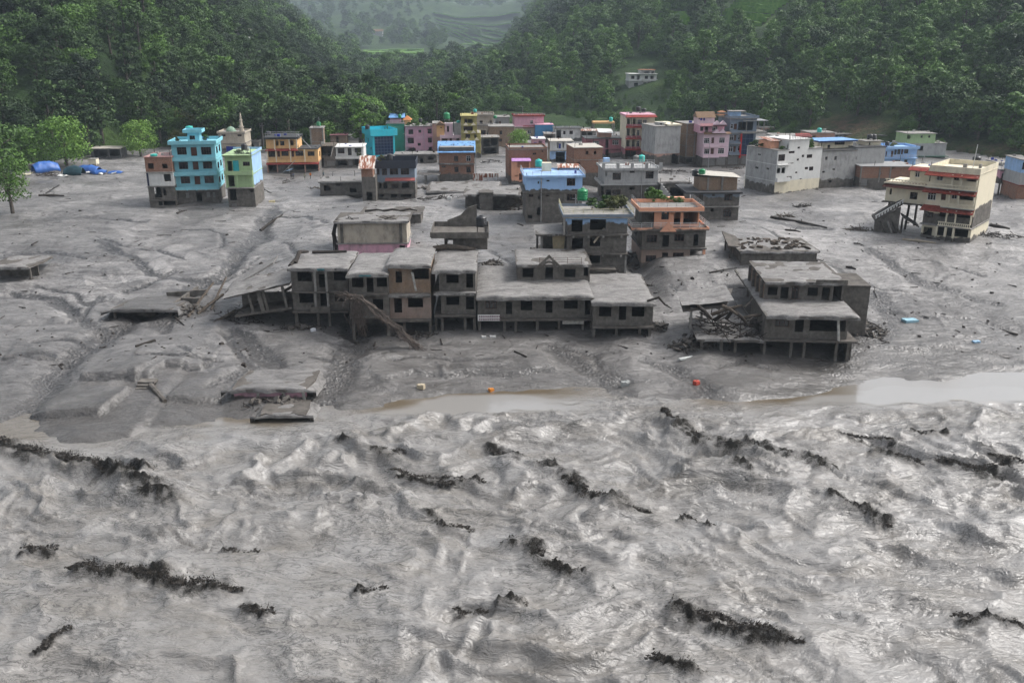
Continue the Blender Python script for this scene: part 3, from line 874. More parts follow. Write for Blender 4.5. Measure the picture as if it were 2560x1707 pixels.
def P(name, col, rough=.6, spec=.3, metal=0.0, var=.25, scale=2.0):
    key = ('p', name)
    if key in _M: return _M[key]
    t = NT(name); n = t.noise(t.coord('Object'), scale, 4, .6)
    t.out(t.mix(t.math('MULTIPLY', t.maprange(n, .4, .7), var * 2), col, [x * .5 for x in col]), rough, spec, metal)
    _M[key] = t.m
    return t.m
M_WOOD = P("brown_window_wood", (.055, .026, .017), .5)
M_WHITEF = P("white_window_paint", (.6, .6, .6), .5)
M_GLASS = P("dark_window_glass", (.012, .014, .018), .08, .6, 0, .3)
M_BGLASS = P("blue_reflective_glass", (.012, .03, .075), .12, .55, 0, .5, .6)
M_STEEL = P("galvanised_steel", (.36, .36, .36), .4, .5, .6)
M_RAIL = P("pale_rail_paint", (.5, .5, .5), .5)
M_CONC = P("grey_concrete", (.25, .24, .225), .9, .15, 0, .4, 1.2)
M_CONCD = P("mud_stained_concrete", (.11, .1, .09), .9, .15, 0, .5, 1.0)
M_RED = P("red_tile_paint", (.24, .04, .032), .7, .2, 0, .5, 1.5)
M_TANKG = P("green_plastic", (.01, .2, .07), .35, .4)
M_TANKT = P("turquoise_plastic", (.03, .42, .36), .35, .4)
M_TANKB = P("black_plastic", (.014, .015, .018), .35, .45)
M_TANKW = P("white_plastic", (.55, .55, .53), .4, .4)
M_DOOR = P("brown_door_wood", (.075, .028, .017), .5)
M_SHUT = P("grey_shutter_metal", (.2, .195, .19), .5, .4, .3)
M_BLUES = P("blue_painted_steel", (.02, .04, .28), .45)
M_TEALD = P("teal_door_paint", (.04, .4, .45), .5)
M_BSHEET = P("blue_roof_sheet", (.16, .34, .62), .5, .4, 0, .45, .8)
M_BLUETARP = P("blue_tarpaulin", (.03, .11, .36), .45, .4, 0, .3, 1.0)
M_RUST = NT("rusty_sheet"); M_RUST.out(M_RUST.ramp(M_RUST.noise(M_RUST.coord('Object', (1, .2, .2)), 2.2, 4, .6), [(.38, (.16, .055, .028)), (.5, (.25, .1, .06)), (.56, (.55, .52, .48))]), .8); M_RUST = M_RUST.m
M_TIMBER = P("muddy_timber", (.085, .07, .057), .9, .15, 0, .5, 3)
M_DKTIMBER = P("dark_wet_wood", (.04, .034, .03), .85, .2, 0, .5, 3)
M_PALE = P("pale_debris", (.45, .44, .41), .8, .2, 0, .5, 3)
def mat_mudlayer(k=1.0):
    t = NT("mud_layer"); v = t.coord('World')
    a = t.noise(t.coord('World', (.5, 1, 1)), .8, 6, .62, 1.2); f = t.noise(v, 4, 4, .7)
    c = t.ramp(a, [(.28, (.085 * k, .08 * k, .076 * k)), (.48, (.165 * k, .158 * k, .151 * k)), (.7, (.25 * k, .24 * k, .23 * k))])
    t.out(t.mix(1.0, c, t.ramp(f, [(.3, .6), (.55, 1.05)]), 'MULTIPLY'), .7, .35); t.bump(t.math('ADD', a, t.math('MULTIPLY', f, .3)), .8, .2)
    return t.m
M_MUDL = mat_mudlayer()
M_MUDD = mat_mudlayer(.62)

FR = {k: v for k, v in dict(A=(320, 240, 400 / 2091), B=(640, 240, 400 / 2091), C=(960, 240, 400 / 2091), D=(1240, 240, 400 / 2091), E=(1500, 240, 400 / 2091),
      F=(1840, 240, 400 / 2091), G=(2140, 320, 420 / 2091), Z=(0, 240, 400 / 2091), H=(540, 500, 500 / 2091), I=(800, 480, 500 / 2091), J=(1180, 480, 500 / 2091),
      K=(1660, 520, 580 / 2091), L=(240, 620, 500 / 2091), M=(1280, 360, 580 / 2352), S=(0, 0, 1.0)).items()}
def src(f, x, y):
    a, b, s = FR[f]; return a + x * s, b + y * s

def wall_panel(mb, L, z0, z1, holes, t, mp):
    """a wall of length L with rectangular openings, thickness t; mp maps (along, through, up) to local space"""
    xs = sorted(set([0.0, L] + [h[i] for h in holes for i in (0, 1)])); zs = sorted(set([z0, z1] + [h[i] for h in holes for i in (2, 3)]))
    nx, nz = len(xs) - 1, len(zs) - 1
    solid = [[not any(h[0] - 1e-6 <= xs[i] and xs[i + 1] <= h[1] + 1e-6 and h[2] - 1e-6 <= zs[k] and zs[k + 1] <= h[3] + 1e-6 for h in holes) for k in range(nz)] for i in range(nx)]
    v = []; idx = {}; f = []
    def vid(i, k, s):
        if (i, k, s) not in idx: idx[(i, k, s)] = len(v); v.append(mp(xs[i], t * s, zs[k]))
        return idx[(i, k, s)]
    for i in range(nx):
        for k in range(nz):
            if not solid[i][k]: continue
            f.append((vid(i, k, 0), vid(i + 1, k, 0), vid(i + 1, k + 1, 0), vid(i, k + 1, 0)))
            f.append((vid(i, k, 1), vid(i, k + 1, 1), vid(i + 1, k + 1, 1), vid(i + 1, k, 1)))
            if i == 0 or not solid[i - 1][k]: f.append((vid(i, k, 0), vid(i, k + 1, 0), vid(i, k + 1, 1), vid(i, k, 1)))
            if i == nx - 1 or not solid[i + 1][k]: f.append((vid(i + 1, k, 0), vid(i + 1, k, 1), vid(i + 1, k + 1, 1), vid(i + 1, k + 1, 0)))
            if k == 0 or not solid[i][k - 1]: f.append((vid(i, k, 0), vid(i, k, 1), vid(i + 1, k, 1), vid(i + 1, k, 0)))
            if k == nz - 1 or not solid[i][k + 1]: f.append((vid(i, k + 1, 0), vid(i + 1, k + 1, 0), vid(i + 1, k + 1, 1), vid(i, k + 1, 1)))
    mb.add(v, f)

CLUTTER = True
class House:
    def __init__(s, name, label, f, fl, frx, ang, depth, cat="house", group=None, sink=1.6, tilt=0.0):
        s.f = f; a = R(ang); s.sink = sink
        s.P = hit(*src(f, *fl), plain)
        s.ex = np.array([math.cos(a), math.sin(a), 0]); s.ey = np.array([-math.sin(a), math.cos(a), 0]); s.d = depth
        s.fl = fl
        s.root = empty(name, s.P, a)
        if tilt: s.root.rotation_euler = (0, R(tilt), a)
        tag(s.root, label, cat, group)
        s.w = s.uv(frx, fl[1])[0]
    def uv(s, x, y, off=0.0):
        d = ray(*src(s.f, x, y)); Cc = np.array([0, 0, CAM_H])
        t = (s.P + s.ey * off - Cc).dot(s.ey) / d.dot(s.ey); q = Cc + d * t
        return (q - s.P).dot(s.ex), q[2] - s.P[2]
    def hz(s, x, y, z):
        """picture point on the horizontal plane at local height z -> local (u, depth)"""
        q = at_z(*src(s.f, x, y), s.P[2] + z) - s.P
        return q.dot(s.ex), q.dot(s.ey)
    def zs(s, *ys, x=None, off=0.0): return [s.uv(s.fl[0] if x is None else x, y, off)[1] for y in ys]
    def world(s, u, y, z): return s.P + s.ex * u + s.ey * y + np.array([0, 0, z])
    def part(s, mb, name, m, parent=None, smooth=False):
        return mb.build(name, m, parent or s.root, smooth) if mb.v else None
    # openings: (kind, x0, y0, x1, y1) in picture frame; kind o open, w wooden, g white, d door, s shutter, b blue, t teal, G bare glass, a arch
    def rect(s, o, off, u0, u1, z0, z1):
        k, x0, y0, x1, y1 = o[:5]
        a = s.uv(x0, (y0 + y1) / 2, off)[0]; b = s.uv(x1, (y0 + y1) / 2, off)[0]
        c = s.uv((x0 + x1) / 2, y1, off)[1]; d = s.uv((x0 + x1) / 2, y0, off)[1]
        a = min(max(a, u0 + .12), u1 - .35); b = max(min(b, u1 - .12), a + .2); c = min(max(c, z0 + .03), z1 - .5); d = max(min(d, z1 - .1), c + .2)
        return k, a, b, c, d
    def fill(s, k, a, b, c, d, mp, t):
        if k in 'oa': 
            if k == 'a':
                mb = MB(); n = 6; w = (b - a) / 2; cx = (a + b) / 2; h = min(w, (d - c) * .45)
                for sg in (-1, 1):
                    ring = [mp(cx + sg * w, .04, d), ] + [mp(cx + sg * w * math.cos(j * math.pi / 2 / n), .04, d - h + h * math.sin(j * math.pi / 2 / n)) for j in range(n + 1)]
                    back = [mp(cx + sg * w, t - .04, d), ] + [mp(cx + sg * w * math.cos(j * math.pi / 2 / n), t - .04, d - h + h * math.sin(j * math.pi / 2 / n)) for j in range(n + 1)]
                    m_ = len(ring)
                    ff = []
                    for j in range(1, m_ - 1): ff += [(0, j, j + 1), (m_, m_ + j + 1, m_ + j), (j, m_ + j, m_ + j + 1, j + 1)]
                    mb.add(ring + back, ff)
                s.part(mb, "arch_spandrel", s.cur)
            return
        w, h = b - a, d - c
        if k in 'dst' or k == 'b':
            m = {'d': M_DOOR, 's': M_SHUT, 't': M_TEALD, 'b': M_BLUES}[k]
            mb = MB(); n = 2 if k in 'dt' else max(3, int(h / .28))
            for j in range(n):
                z0 = c + .02 + (h - .04) * j / n; z1 = c + .02 + (h - .04) * (j + 1) / n - .03
                mb.add([mp(a + .05, .1, z0), mp(b - .05, .1, z0), mp(b - .05, .1, z1), mp(a + .05, .1, z1), mp(a + .05, .16, z0 - .03), mp(b - .05, .16, z0 - .03), mp(b - .05, .16, z1 + .03), mp(a + .05, .16, z1 + .03)],
                       [(0, 1, 2, 3), (4, 7, 6, 5), (0, 4, 5, 1), (1, 5, 6, 2), (2, 6, 7, 3), (3, 7, 4, 0)])
            s.part(mb, "door" if k in 'dt' else "shutter", m)
            return
        m = {'w': M_WOOD, 'g': M_WHITEF, 'G': M_STEEL}[k]
        mb = MB()
        def bar(x0, x1, z0, z1, y0=.05, y1=.13):
            p = [mp(x, y, z) for z in (z0, z1) for x, y in ((x0, y0), (x1, y0), (x1, y1), (x0, y1))]
            mb.hexa(p[:4], p[4:])
        e = .075
        bar(a, b, c, c + e); bar(a, b, d - e, d); bar(a, a + e, c + e, d - e); bar(b - e, b, c + e, d - e)
        nb = max(1, round(w / .55)) - 1
        for j in range(nb): x = a + w * (j + 1) / (nb + 1); bar(x - .03, x + .03, c + e, d - e, .06, .12)
        if h > .9: bar(a + e, b - e, c + h * .7 - .03, c + h * .7 + .03, .055, .125)
        win = s.part(mb, "window", m)
        g = MB(); p = [mp(x, y, z) for z in (c + .02, d - .02) for x, y in ((a + .02, .14), (b - .02, .14), (b - .02, .17), (a + .02, .17))]
        g.hexa(p[:4], p[4:]); s.part(g, "pane", M_GLASS, win)
    def st(s, z0, z1, m, ops=(), u0=0.0, u1=None, off=0.0, back=None, left=(), right=(), t=.22, ml=None, mr=None, floor=True, noright=False, noleft=False):
        """one storey: front, side and back walls with their openings, and a floor slab"""
        u1 = s.w if u1 is None else u1; back = s.d if back is None else back
        s.cur = m
        zb = z0 - (s.sink if z0 < .3 else 0)
        hs = [s.rect(o, off, u0, u1, z0, z1) for o in ops]
        hs = [(h[0], h[1] - u0, h[2] - u0, h[3], h[4]) for h in hs]
        mp = lambda x, y, z: (u0 + x, off + y, z)
        mb = MB(); wall_panel(mb, u1 - u0, zb, z1, [h[1:] for h in hs], t, mp); s.part(mb, "wall", m)
        for h in hs: s.fill(*h, mp, t)
        for sd, ops2, mm in (('L', left, ml or m), ('R', right, mr or m)):
            if (sd == 'R' and noright) or (sd == 'L' and noleft): continue
            Ld = back - off - 2 * t
            if sd == 'L': mp2 = lambda x, y, z: (u0 + y, back - t - x, z)
            else: mp2 = lambda x, y, z: (u1 - y, off + t + x, z)
            h2 = [(o[0], o[1] * Ld, o[2] * Ld, z0 + o[3] * (z1 - z0), z0 + o[4] * (z1 - z0)) for o in ops2]
            mb = MB(); wall_panel(mb, Ld, zb, z1, [h[1:] for h in h2], t, mp2)
            s.part(mb, "side_wall", mm)
            s.cur = mm
            for h in h2: s.fill(*h, mp2, t)
        mb = MB(); mb.box(u0, u1, back - t, back, zb, z1); s.part(mb, "back_wall", m)
        if floor: s.slab(z1, u0, u1, off, back, 0, 0, 0, M_CONC, .14, down=True)
    def slab(s, z, u0=0.0, u1=None, y0=0.0, y1=None, front=.5, side=.3, rear=0.0, m=None, th=.16, name="floor_slab", down=False, rag=0.0):
        u1 = s.w if u1 is None else u1; y1 = s.d if y1 is None else y1
        if down: a, b = z - th, z - .003; u0 += .225; u1 -= .225; y0 += .225; y1 -= .225
        else: a, b = z, z + th
        mb = MB()
        if rag:
            n = 14; lo = []; hi = []
            ring = [(u0 - side + (u1 - u0 + 2 * side) * j / n, y0 - front + random.uniform(-rag, rag)) for j in range(n + 1)] + [(u1 + side, y1 + rear), (u0 - side, y1 + rear)]
            k = len(ring)
            v = [(x, y, a + random.uniform(-rag, rag) * .2) for x, y in ring] + [(x, y, b) for x, y in ring]
            mb.add(v, [tuple(range(k - 1, -1, -1)), tuple(range(k, 2 * k))] + [(j, (j + 1) % k, k + (j + 1) % k, k + j) for j in range(k)])
        else: mb.box(u0 - side, u1 + side, y0 - front, y1 + rear, a, b)
        o = s.part(mb, name, m or M_CONC)
        if CLUTTER and name == "roof_slab" and (u1 - u0) > 2.5 and (y1 - y0) > 3: s.clutter(b, u0, u1, y0, y1)
        return o
    def clutter(s, z, u0, u1, y0, y1):
        r = random.Random(int(abs(s.P[0] * 31 + s.P[1] * 17 + z * 7)))
        for k in range(r.randint(2, 4)):
            u = r.choice([u0 + .2, u1 - .2, r.uniform(u0, u1)]); y = r.choice([y0 + .2, y1 - .3]); s.part(MB().tube([(u, y, z), (u + r.uniform(-.1, .1), y, z + r.uniform(.5, 1.5))], .05, 4), "rebar_stub", M_DKTIMBER)
        jm = r.choice([M_CONC, M_PALE, M_RUST, M_TIMBER, M_BLUES])
        for k in range(r.randint(1, 3)):
            u = r.uniform(u0 + .4, u1 - .8); y = r.uniform(y0 + .4, y1 - 1); w_ = r.uniform(.3, .9); s.part(MB().box(u, u + w_, y, y + r.uniform(.3, .8), z + .002, z + r.uniform(.15, .7)), "roof_junk", jm)
    def parapet(s, z, h, m, u0=0.0, u1=None, y0=0.0, y1=None, front=.0, side=0.0, t=.12, name="parapet", only=None):
        u1 = s.w if u1 is None else u1; y1 = s.d if y1 is None else y1
        a, b, c, d = u0 - side, u1 + side, y0 - front, y1
        mb = MB(); 
        if not only or 'F' in only: mb.box(a, b, c, c + t, z, z + h)
        if not only or 'L' in only: mb.box(a, a + t, c + t + .001, d - t - .001, z, z + h)
        if not only or 'R' in only: mb.box(b - t, b, c + t + .001, d - t - .001, z, z + h)
        if not only or 'B' in only: mb.box(a, b, d - t, d, z, z + h)
        return s.part(mb, name, m)
    def rail(s, z, u0, u1, y, m=None, h=.9, y2=None, bars=3, gap=1.6):
        mb = MB()
        runs = [((u0, y), (u1, y))] + ([((u0, y), (u0, y2)), ((u1, y), (u1, y2))] if y2 else [])
        for (a, b), (c, d) in runs:
            L = math.hypot(c - a, d - b); n = max(1, round(L / gap))
            for j in range(n + 1): x = a + (c - a) * j / n; yy_ = b + (d - b) * j / n; mb.tube([(x, yy_, z), (x, yy_, z + h)], .035, 5)
            for j in range(bars): zz = z + h * (j + 1) / bars; mb.tube([(a, b, zz), (c, d, zz)], .028, 5)
        return s.part(mb, "railing", m or M_RAIL)
    def column(s, u, y, z0, z1, wd=.32, m=None, lean=0.0):
        mb = MB(); a = wd / 2
        mb.hexa([(u - a, y - a, z0), (u + a, y - a, z0), (u + a, y + a, z0), (u - a, y + a, z0)], [(u - a + lean, y - a, z1), (u + a + lean, y - a, z1), (u + a + lean, y + a, z1), (u - a + lean, y + a, z1)])
        return s.part(mb, "column", m or M_CONC)
    def eave(s, z, u0, u1, y=0.0, out=.9, drop=.4, m=None, th=.12, ends=.3):
        mb = MB()
        mb.hexa([(u0 - ends, y - out, z - drop - th), (u1 + ends, y - out, z - drop - th), (u1, y + .02, z - th), (u0, y + .02, z - th)], [(u0 - ends, y - out, z - drop), (u1 + ends, y - out, z - drop), (u1, y + .02, z), (u0, y + .02, z)])
        return s.part(mb, "eave", m or M_RED)
    def block(s, name, m, u0, u1, y0, y1, z0, z1, parent=None):
        mb = MB(); mb.box(u0, u1, y0, y1, z0, z1); return s.part(mb, name, m, parent)
    def mudroof(s, z, u0=0.0, u1=None, y0=0.0, y1=None, th=.2, over=.25, seed=0, amp=.18, slope=0.0, edge_w=.25, edge_d=None, m=None):
        """a lumpy sheet of mud lying on a flat roof, drooping over its front edge"""
        u1 = s.w if u1 is None else u1; y1 = s.d if y1 is None else y1
        nu = max(10, int((u1 - u0) / .5)); nv = max(8, int((y1 - y0) / .7))
        U = np.linspace(u0 - over, u1 + over, nu); V = np.concatenate([[y0 - over - .06, y0 - over - .02], np.linspace(y0 - over, y1, nv)])
        UU, VV = np.meshgrid(U, V)
        q = fbm(UU / 2.2 + seed * 7.1, VV / 2.2, 4, 100 + seed); e = fbm(UU / 1.1 + seed, VV * 0 + seed, 3, 130 + seed)
        Zz = z + th + amp * q + slope * (VV - y0)
        VV = VV + np.exp(-(VV - y0 + over) / .6) * e * .35
        edge = np.exp(-(np.minimum(UU - U[0], U[-1] - UU)) / edge_w)
        Zz -= edge * (th * .75 if edge_d is None else edge_d)
        Zz[0] = z - .18 - .14 * np.abs(e[0]) ; Zz[1] = z + .06 + .05 * e[1]
        o = grid_mesh("mud_layer", UU, VV, Zz, m or M_MUDL, True, {"wet": np.full(UU.shape, .5), "gravel_shade": np.zeros(UU.shape)}); o.parent = s.root
        return o

def water_tank(loc, r, h, m, label, stand=0.0, group="rooftop water tanks"):
    e = empty("water_tank", loc)
    mb = MB(); z = stand
    prof = [(r * .93, z), (r, z + .06)]
    for k in range(4):
        a = z + .1 + (h * .8 - .1) * k / 4; b = z + .1 + (h * .8 - .1) * (k + 1) / 4
        prof += [(r, a), (r * 1.035, a + .05), (r * 1.035, b - .05), (r, b)]
    prof += [(r * .8, z + h * .9), (r * .35, z + h * .95)]
    mb.lathe(prof, 14); mb.build("tank_body", m, e, True)
    mb = MB(); mb.lathe([(r * .36, z + h * .94), (r * .36, z + h), (r * .3, z + h * 1.02)], 10); mb.build("lid", m, e)
    if stand:
        mb = MB()
        for sx in (-1, 1):
            for sy in (-1, 1): mb.tube([(sx * r * .75, sy * r * .75, 0), (sx * r * .75, sy * r * .75, stand - .05)], .045, 5)
        mb.box(-r * .95, r * .95, -r * .95, r * .95, stand - .06, stand - .003)
        mb.build("stand", M_DKTIMBER if m is M_TANKB else M_STEEL, e)
    tag(e, label, "water tank", group)
    return e
def tank_on(h, x, y, z, r, ht, m, label, stand=0.0):
    u, d = h.hz(x, y, z); water_tank(h.world(u, d, z + .005), r, ht, m, label, stand)

SHRUB = []
def shrub(loc, w, hh, label, kind='mid', cat="plant", group="plants growing on roofs"):
    key = (kind, len(SHRUB) % 3)
    nm = "foliage"
    e = empty("shrub", loc)
    me = crown_mesh(nm, kind, 1.0, 1.0, 300 + len(SHRUB), leaf=.16, clumps=16, per=34, base=.08, shape='dome')
    o = bpy.data.objects.new(nm, me); COL.objects.link(o); o.parent = e; o.scale = (w, w * .7, hh)
    mb = MB()
    for k in range(5): th = k * 1.3; mb.tube([(0, 0, -.05), (math.cos(th) * w * .2, math.sin(th) * w * .15, hh * .6)], [.03, .012], 4)
    mb.build("stem", M_BARK, e); SHRUB.append(e)
    tag(e, label, cat, group)
def shrub_on(h, x, y, z, w, hh, label, kind='mid'):
    u, d = h.hz(x, y, z); shrub(h.world(u, d, z), w, hh, label, kind)
# ------------------------------------------------------------------ the town, left to right
TOWN = "houses of the town"
# brick over white house leaning on the turquoise one
h = House("house", "narrow brick topped white house just left of the turquoise house", 'A', (290, 1435), 636, 6, 8, group=TOWN)
z = h.zs(1435, 1372, 1185, 1003, 805)
h.st(0, z[1], W('grey', 9), [('o', 400, 1380, 455, 1432), ('o', 468, 1372, 625, 1432)])
h.slab(z[1], front=.35, side=.05, th=.14, m=M_CONCD)
h.st(z[1] + .14, z[2], W('grey', 20), [('o', 345, 1195, 440, 1330), ('o', 458, 1210, 500, 1300)], left=[('o', .3, .6, .2, .8)])
h.slab(z[2], front=.5, side=.05, th=.14)
h.st(z[2] + .14, z[3], W('white', 0, .35), [('o', 470, 1022, 560, 1115)])
h.block("corner_post", P("navy_post", (.02, .025, .06)), .02, .4, -.12, -.003, z[2] + .14, z[3])
h.slab(z[3], front=.55, side=.1, th=.16)
h.st(z[3] + .16, z[4], W('brick', 0, .3, True), [('o', 260, 882, 335, 955), ('o', 445, 888, 515, 948)])
h.slab(z[4], front=.25, side=.15, th=.14, m=P("pinkish_roof", (.36, .2, .18)), name="roof_slab")
tank_on(h, 340, 790, z[4] + .14, .72, .55, M_TANKT, "flat turquoise water tank on the brick topped house")

# turquoise house
h = House("house", "four storey turquoise house with brown windows and balconies on each floor", 'A', (650, 1410), 1208, 9, 9, group=TOWN)
z = h.zs(1410, 1215, 1020, 830, 635)
T_ = W('turq', 0, .25)
h.st(0, z[1] - .3, W('grey', 9), [('o', 895, 1265, 970, 1385), ('s', 750, 1265, 800, 1335), ('s', 1025, 1255, 1072, 1325), ('s', 1105, 1258, 1140, 1325)])
for k, ops in enumerate([[('w', 690, 1055, 812, 1145), ('d', 868, 1050, 945, 1158), ('w', 1000, 1045, 1122, 1140)],
                         [('w', 665, 865, 785, 958), ('d', 845, 860, 922, 965), ('w', 980, 860, 1100, 952)],
                         [('w', 640, 672, 765, 770), ('d', 820, 672, 902, 785), ('w', 955, 668, 1087, 770)]]):
    a = z[1 + k]; b = z[2 + k] if k < 2 else z[4] - .02
    h.slab(a - .3, front=1.1, side=.15, th=.16, m=T_ if k else M_CONC)
    h.parapet(a - .14, .62, T_, front=1.1, side=.15, y1=.3, only='FLR', name="balcony_parapet")
    for u in (.28, .5, .72): h.block("balcony_post", T_, h.w * u - .12, h.w * u + .12, -1.14, -1.103, a - .25, a + .58)
    h.st(a - .14, b - .3 if k < 2 else b, T_, ops, right=[('w', .15, .4, .3, .75), ('w', .6, .85, .3, .75)])
h.slab(z[4], front=.8, side=.5, th=.14, m=T_, name="roof_slab")
h.parapet(z[4] + .14, .62, T_, front=.8, side=.5)
a0 = h.uv(780, 575, 2.5); a1 = h.uv(925, 480, 2.5)
zz = h.uv(850, 480, 2.5)[1]
h.st(z[4] + .14, zz, T_, [('w', 805, 520, 875, 572)], u0=a0[0], u1=a1[0], off=2.5, back=5.5)
h.slab(zz, a0[0], a1[0], 2.5, 5.5, .8, .75, .4, T_, .14, "roof_slab")
h.parapet(zz + .14, .55, T_, a0[0], a1[0], 2.5, 5.9, .8, .75, name="roof_parapet")
tank_on(h, 800, 438, zz + .14, .78, .75, M_TANKT, "turquoise water tank on top of the turquoise house")
shrub_on(h, 1020, 580, z[4] + .2, 1.6, 1.2, "potted bush on the turquoise house roof", 'mid')
shrub_on(h, 640, 590, z[4] + .2, 1.1, .9, "small pot plant on the turquoise house roof", 'olive')

# pale green house
h = House("house", "pale green house with light blue side wall and teal door", 'A', (1320, 1452), 1672, 4, 10, group=TOWN)
z = h.zs(1452, 1195, 1020, 765)
G_ = W('pgreen', 0, .4)
h.st(0, z[1] - .16, W('grey', 9), [('o', 1330, 1210, 1415, 1365), ('o', 1595, 1222, 1635, 1262), ('s', 1350, 1405, 1420, 1445)], mr=W('ltblue', z[1]))
h.slab(z[1] - .16, front=1.0, side=.1, th=.16)
h.st(z[1], z[2] - .16, G_, [('o', 1312, 1032, 1390, 1185)], mr=W('ltblue', z[1] + .4))
h.slab(z[2] - .16, front=1.0, side=.1, th=.16, m=G_)
h.parapet(z[2], .7, G_, front=1.0, side=.1, y1=.3, only='FLR', name="balcony_parapet")
h.st(z[2], z[3] - .2, G_, [('o', 1300, 850, 1362, 985), ('t', 1368, 845, 1450, 985), ('w', 1500, 860, 1592, 916)], mr=W('ltblue', 0, .3))
for u in (.02, .42, .97): h.column(h.w * u + .05, -.82, z[1], z[2] - .17, .2, G_)
h.slab(z[3] - .2, front=1.1, side=.25, th=.16, m=G_, name="roof_slab")
h.parapet(z[3] - .04, .45, W('ltblue', 0, .3), front=1.1, side=.25, only='RB')
h.rail(z[3] - .04, -.2, h.w + .2, -1.0, M_STEEL, .8)
tank_on(h, 1525, 760, z[3] - .04, .62, 1.2, M_TANKB, "black water tank on a stand above the pale green house", .9)
shrub_on(h, 1450, 768, z[3] - .3, 2.4, .9, "creeper hanging over the pale green house roof", 'mid')
shrub_on(h, 1570, 775, z[3] - .3, 1.0, .6, "small bush at the roof corner of the pale green house", 'mid')

# mosque with dome and minaret
h = House("mosque", "small grey mosque with green dome and slim minaret behind the turquoise house", 'A', (1205, 790), 1545, 4, 9, "mosque")
z = h.zs(790, 620, 490)
B_ = W('beige', 0, .6)
h.st(0, z[1] - .15, W('beige', 2.5, .6), [('b', 1283, 660, 1405, 760)])
h.slab(z[1] - .15, front=.5, side=.2, th=.15)
h.st(z[1], z[2] - .12, B_, [('w', 1225, 505, 1275, 530), ('w', 1430, 505, 1485, 530)])
h.slab(z[2] - .12, front=.4, side=.3, th=.14, name="roof_slab")
h.parapet(z[2] + .02, .5, B_, front=.4, side=.3)
uc, zc = h.uv(1348, 485, 3.0); rr_ = (h.uv(1418, 485, 3.0)[0] - h.uv(1282, 485, 3.0)[0]) / 2
mb = MB(); hd = h.uv(1348, 405, 3.0)[1] - zc
mb.lathe([(rr_ * 1.02, z[2] + .02), (rr_ * 1.02, zc + .1)] + [(rr_ * math.cos(j * math.pi / 16), zc + .12 + hd * math.sin(j * math.pi / 16)) for j in range(8)] + [(.02, zc + hd + .2)], 18, (uc, 3.0))
dm = h.part(mb, "dome", P("green_dome_paint", (.2, .3, .22), .6), None, True)
h.part(MB().tube([(uc, 3, zc + hd), (uc, 3, zc + hd + .9)], [.09, .02], 6), "finial", P("brass", (.4, .33, .12), .4, .5, .5), dm)
um = h.uv(1500, 620, 1.0)[0]
zq = [h.uv(1500, yq, 1.0)[1] for yq in (620, 490, 405, 400, 320, 275, 270, 215)]
mb = MB(); w_ = .78
mb.lathe([(w_, -1), (w_ * .95, zq[1]), (w_ * .75, zq[2] - .1), (w_ * 1.0, zq[2]), (w_ * 1.0, zq[2] + .15), (w_ * .62, zq[2] + .2), (w_ * .5, zq[4] - .05), (w_ * .7, zq[4]), (w_ * .7, zq[4] + .14), (w_ * .35, zq[4] + .2), (w_ * .3, zq[5]), (w_ * .45, zq[5] + .08), (w_ * .3, zq[5] + .16), (w_ * .34, zq[6] + .3), (.04, zq[7])], 8, (um, 1.0))
h.part(mb, "minaret", B_)

# orange house with red eaves
h = House("house", "orange house with red eaves, cream columns and dark roof frame", 'B', (160, 985), 825, 5, 9, group=TOWN)
z = h.zs(985, 868, 700, 565)
Y_ = W('yellow', 0, .35)
h.st(0, z[1], W('salmon', 2.2, .5), [('o', 168, 892, 272, 980), ('o', 500, 880, 632, 968), ('o', 655, 875, 815, 960)])
h.eave(z[1] + .35, 0, h.w, 0, 1.2, .75, ends=.3)
h.st(z[1], z[2], Y_, [('w', 160, 720, 250, 800), ('d', 276, 720, 315, 798), ('w', 332, 720, 425, 786), ('d', 462, 720, 498, 798), ('w', 515, 716, 620, 786), ('w', 675, 726, 765, 786)], right=[('w', .3, .5, .3, .7)])
u3 = h.uv(545, 700)[0]
h.eave(z[2] + .2, 0, u3, 0, 1.0, .45, ends=.2)
h.st(z[2], z[3], Y_, [('a', 258, 585, 296, 652), ('w', 315, 590, 370, 650), ('a', 445, 580, 490, 648)], u1=u3)
for x in (150, 262, 450, 635): u = h.uv(x, 760)[0]; h.column(u + .1, -.75, z[1] + .02, z[2] - .06, .24, P("cream_paint", C['cream']))
for x in (245, 440, 535): u = h.uv(x, 620)[0]; h.column(u, -.6, z[2] + .02, z[3] - .01, .22, P("cream_paint", C['cream']))
for x in (155, 282, 645, 822): u = h.uv(x, 930)[0]; h.column(u, -.3, -1, z[1] - .02, .28, P("salmon_post", C['salmon']))
h.parapet(z[1] + .02, .65, Y_, front=.85, y1=.2, side=.03, only='F', name="balcony_parapet", t=.1)
h.slab(z[2] + .001, u3, h.w, front=.4, side=.2, th=.14, m=P("dark_roof_felt", (.03, .03, .03)), name="roof_slab")
h.slab(z[3], 0, u3, front=.8, side=.4, th=.5, m=P("dark_roof_felt", (.03, .03, .03)), name="roof_slab")
mb = MB()
for u in (0.1, u3 * .5, u3): mb.tube([(u, -.6, z[3] + .5), (u, -.6, z[3] + 1.5)], .05, 5); mb.tube([(u, 3.5, z[3] + .5), (u, 3.5, z[3] + 1.5)], .05, 5)
mb.tube([(-.2, -.6, z[3] + 1.5), (u3 + .3, -.6, z[3] + 1.5)], .06, 5); mb.tube([(-.2, 3.5, z[3] + 1.5), (u3 + .3, 3.5, z[3] + 1.5)], .06, 5)
mb.tube([(u3 + .2, -.6, z[3] + 1.4), (u3 + 3.6, -.6, z[2] + .3)], .06, 5)
h.part(mb, "roof_frame", M_STEEL)
tank_on(h, 162, 505, z[3] + .5, .65, .9, M_TANKB, "black water tank on the orange house roof")

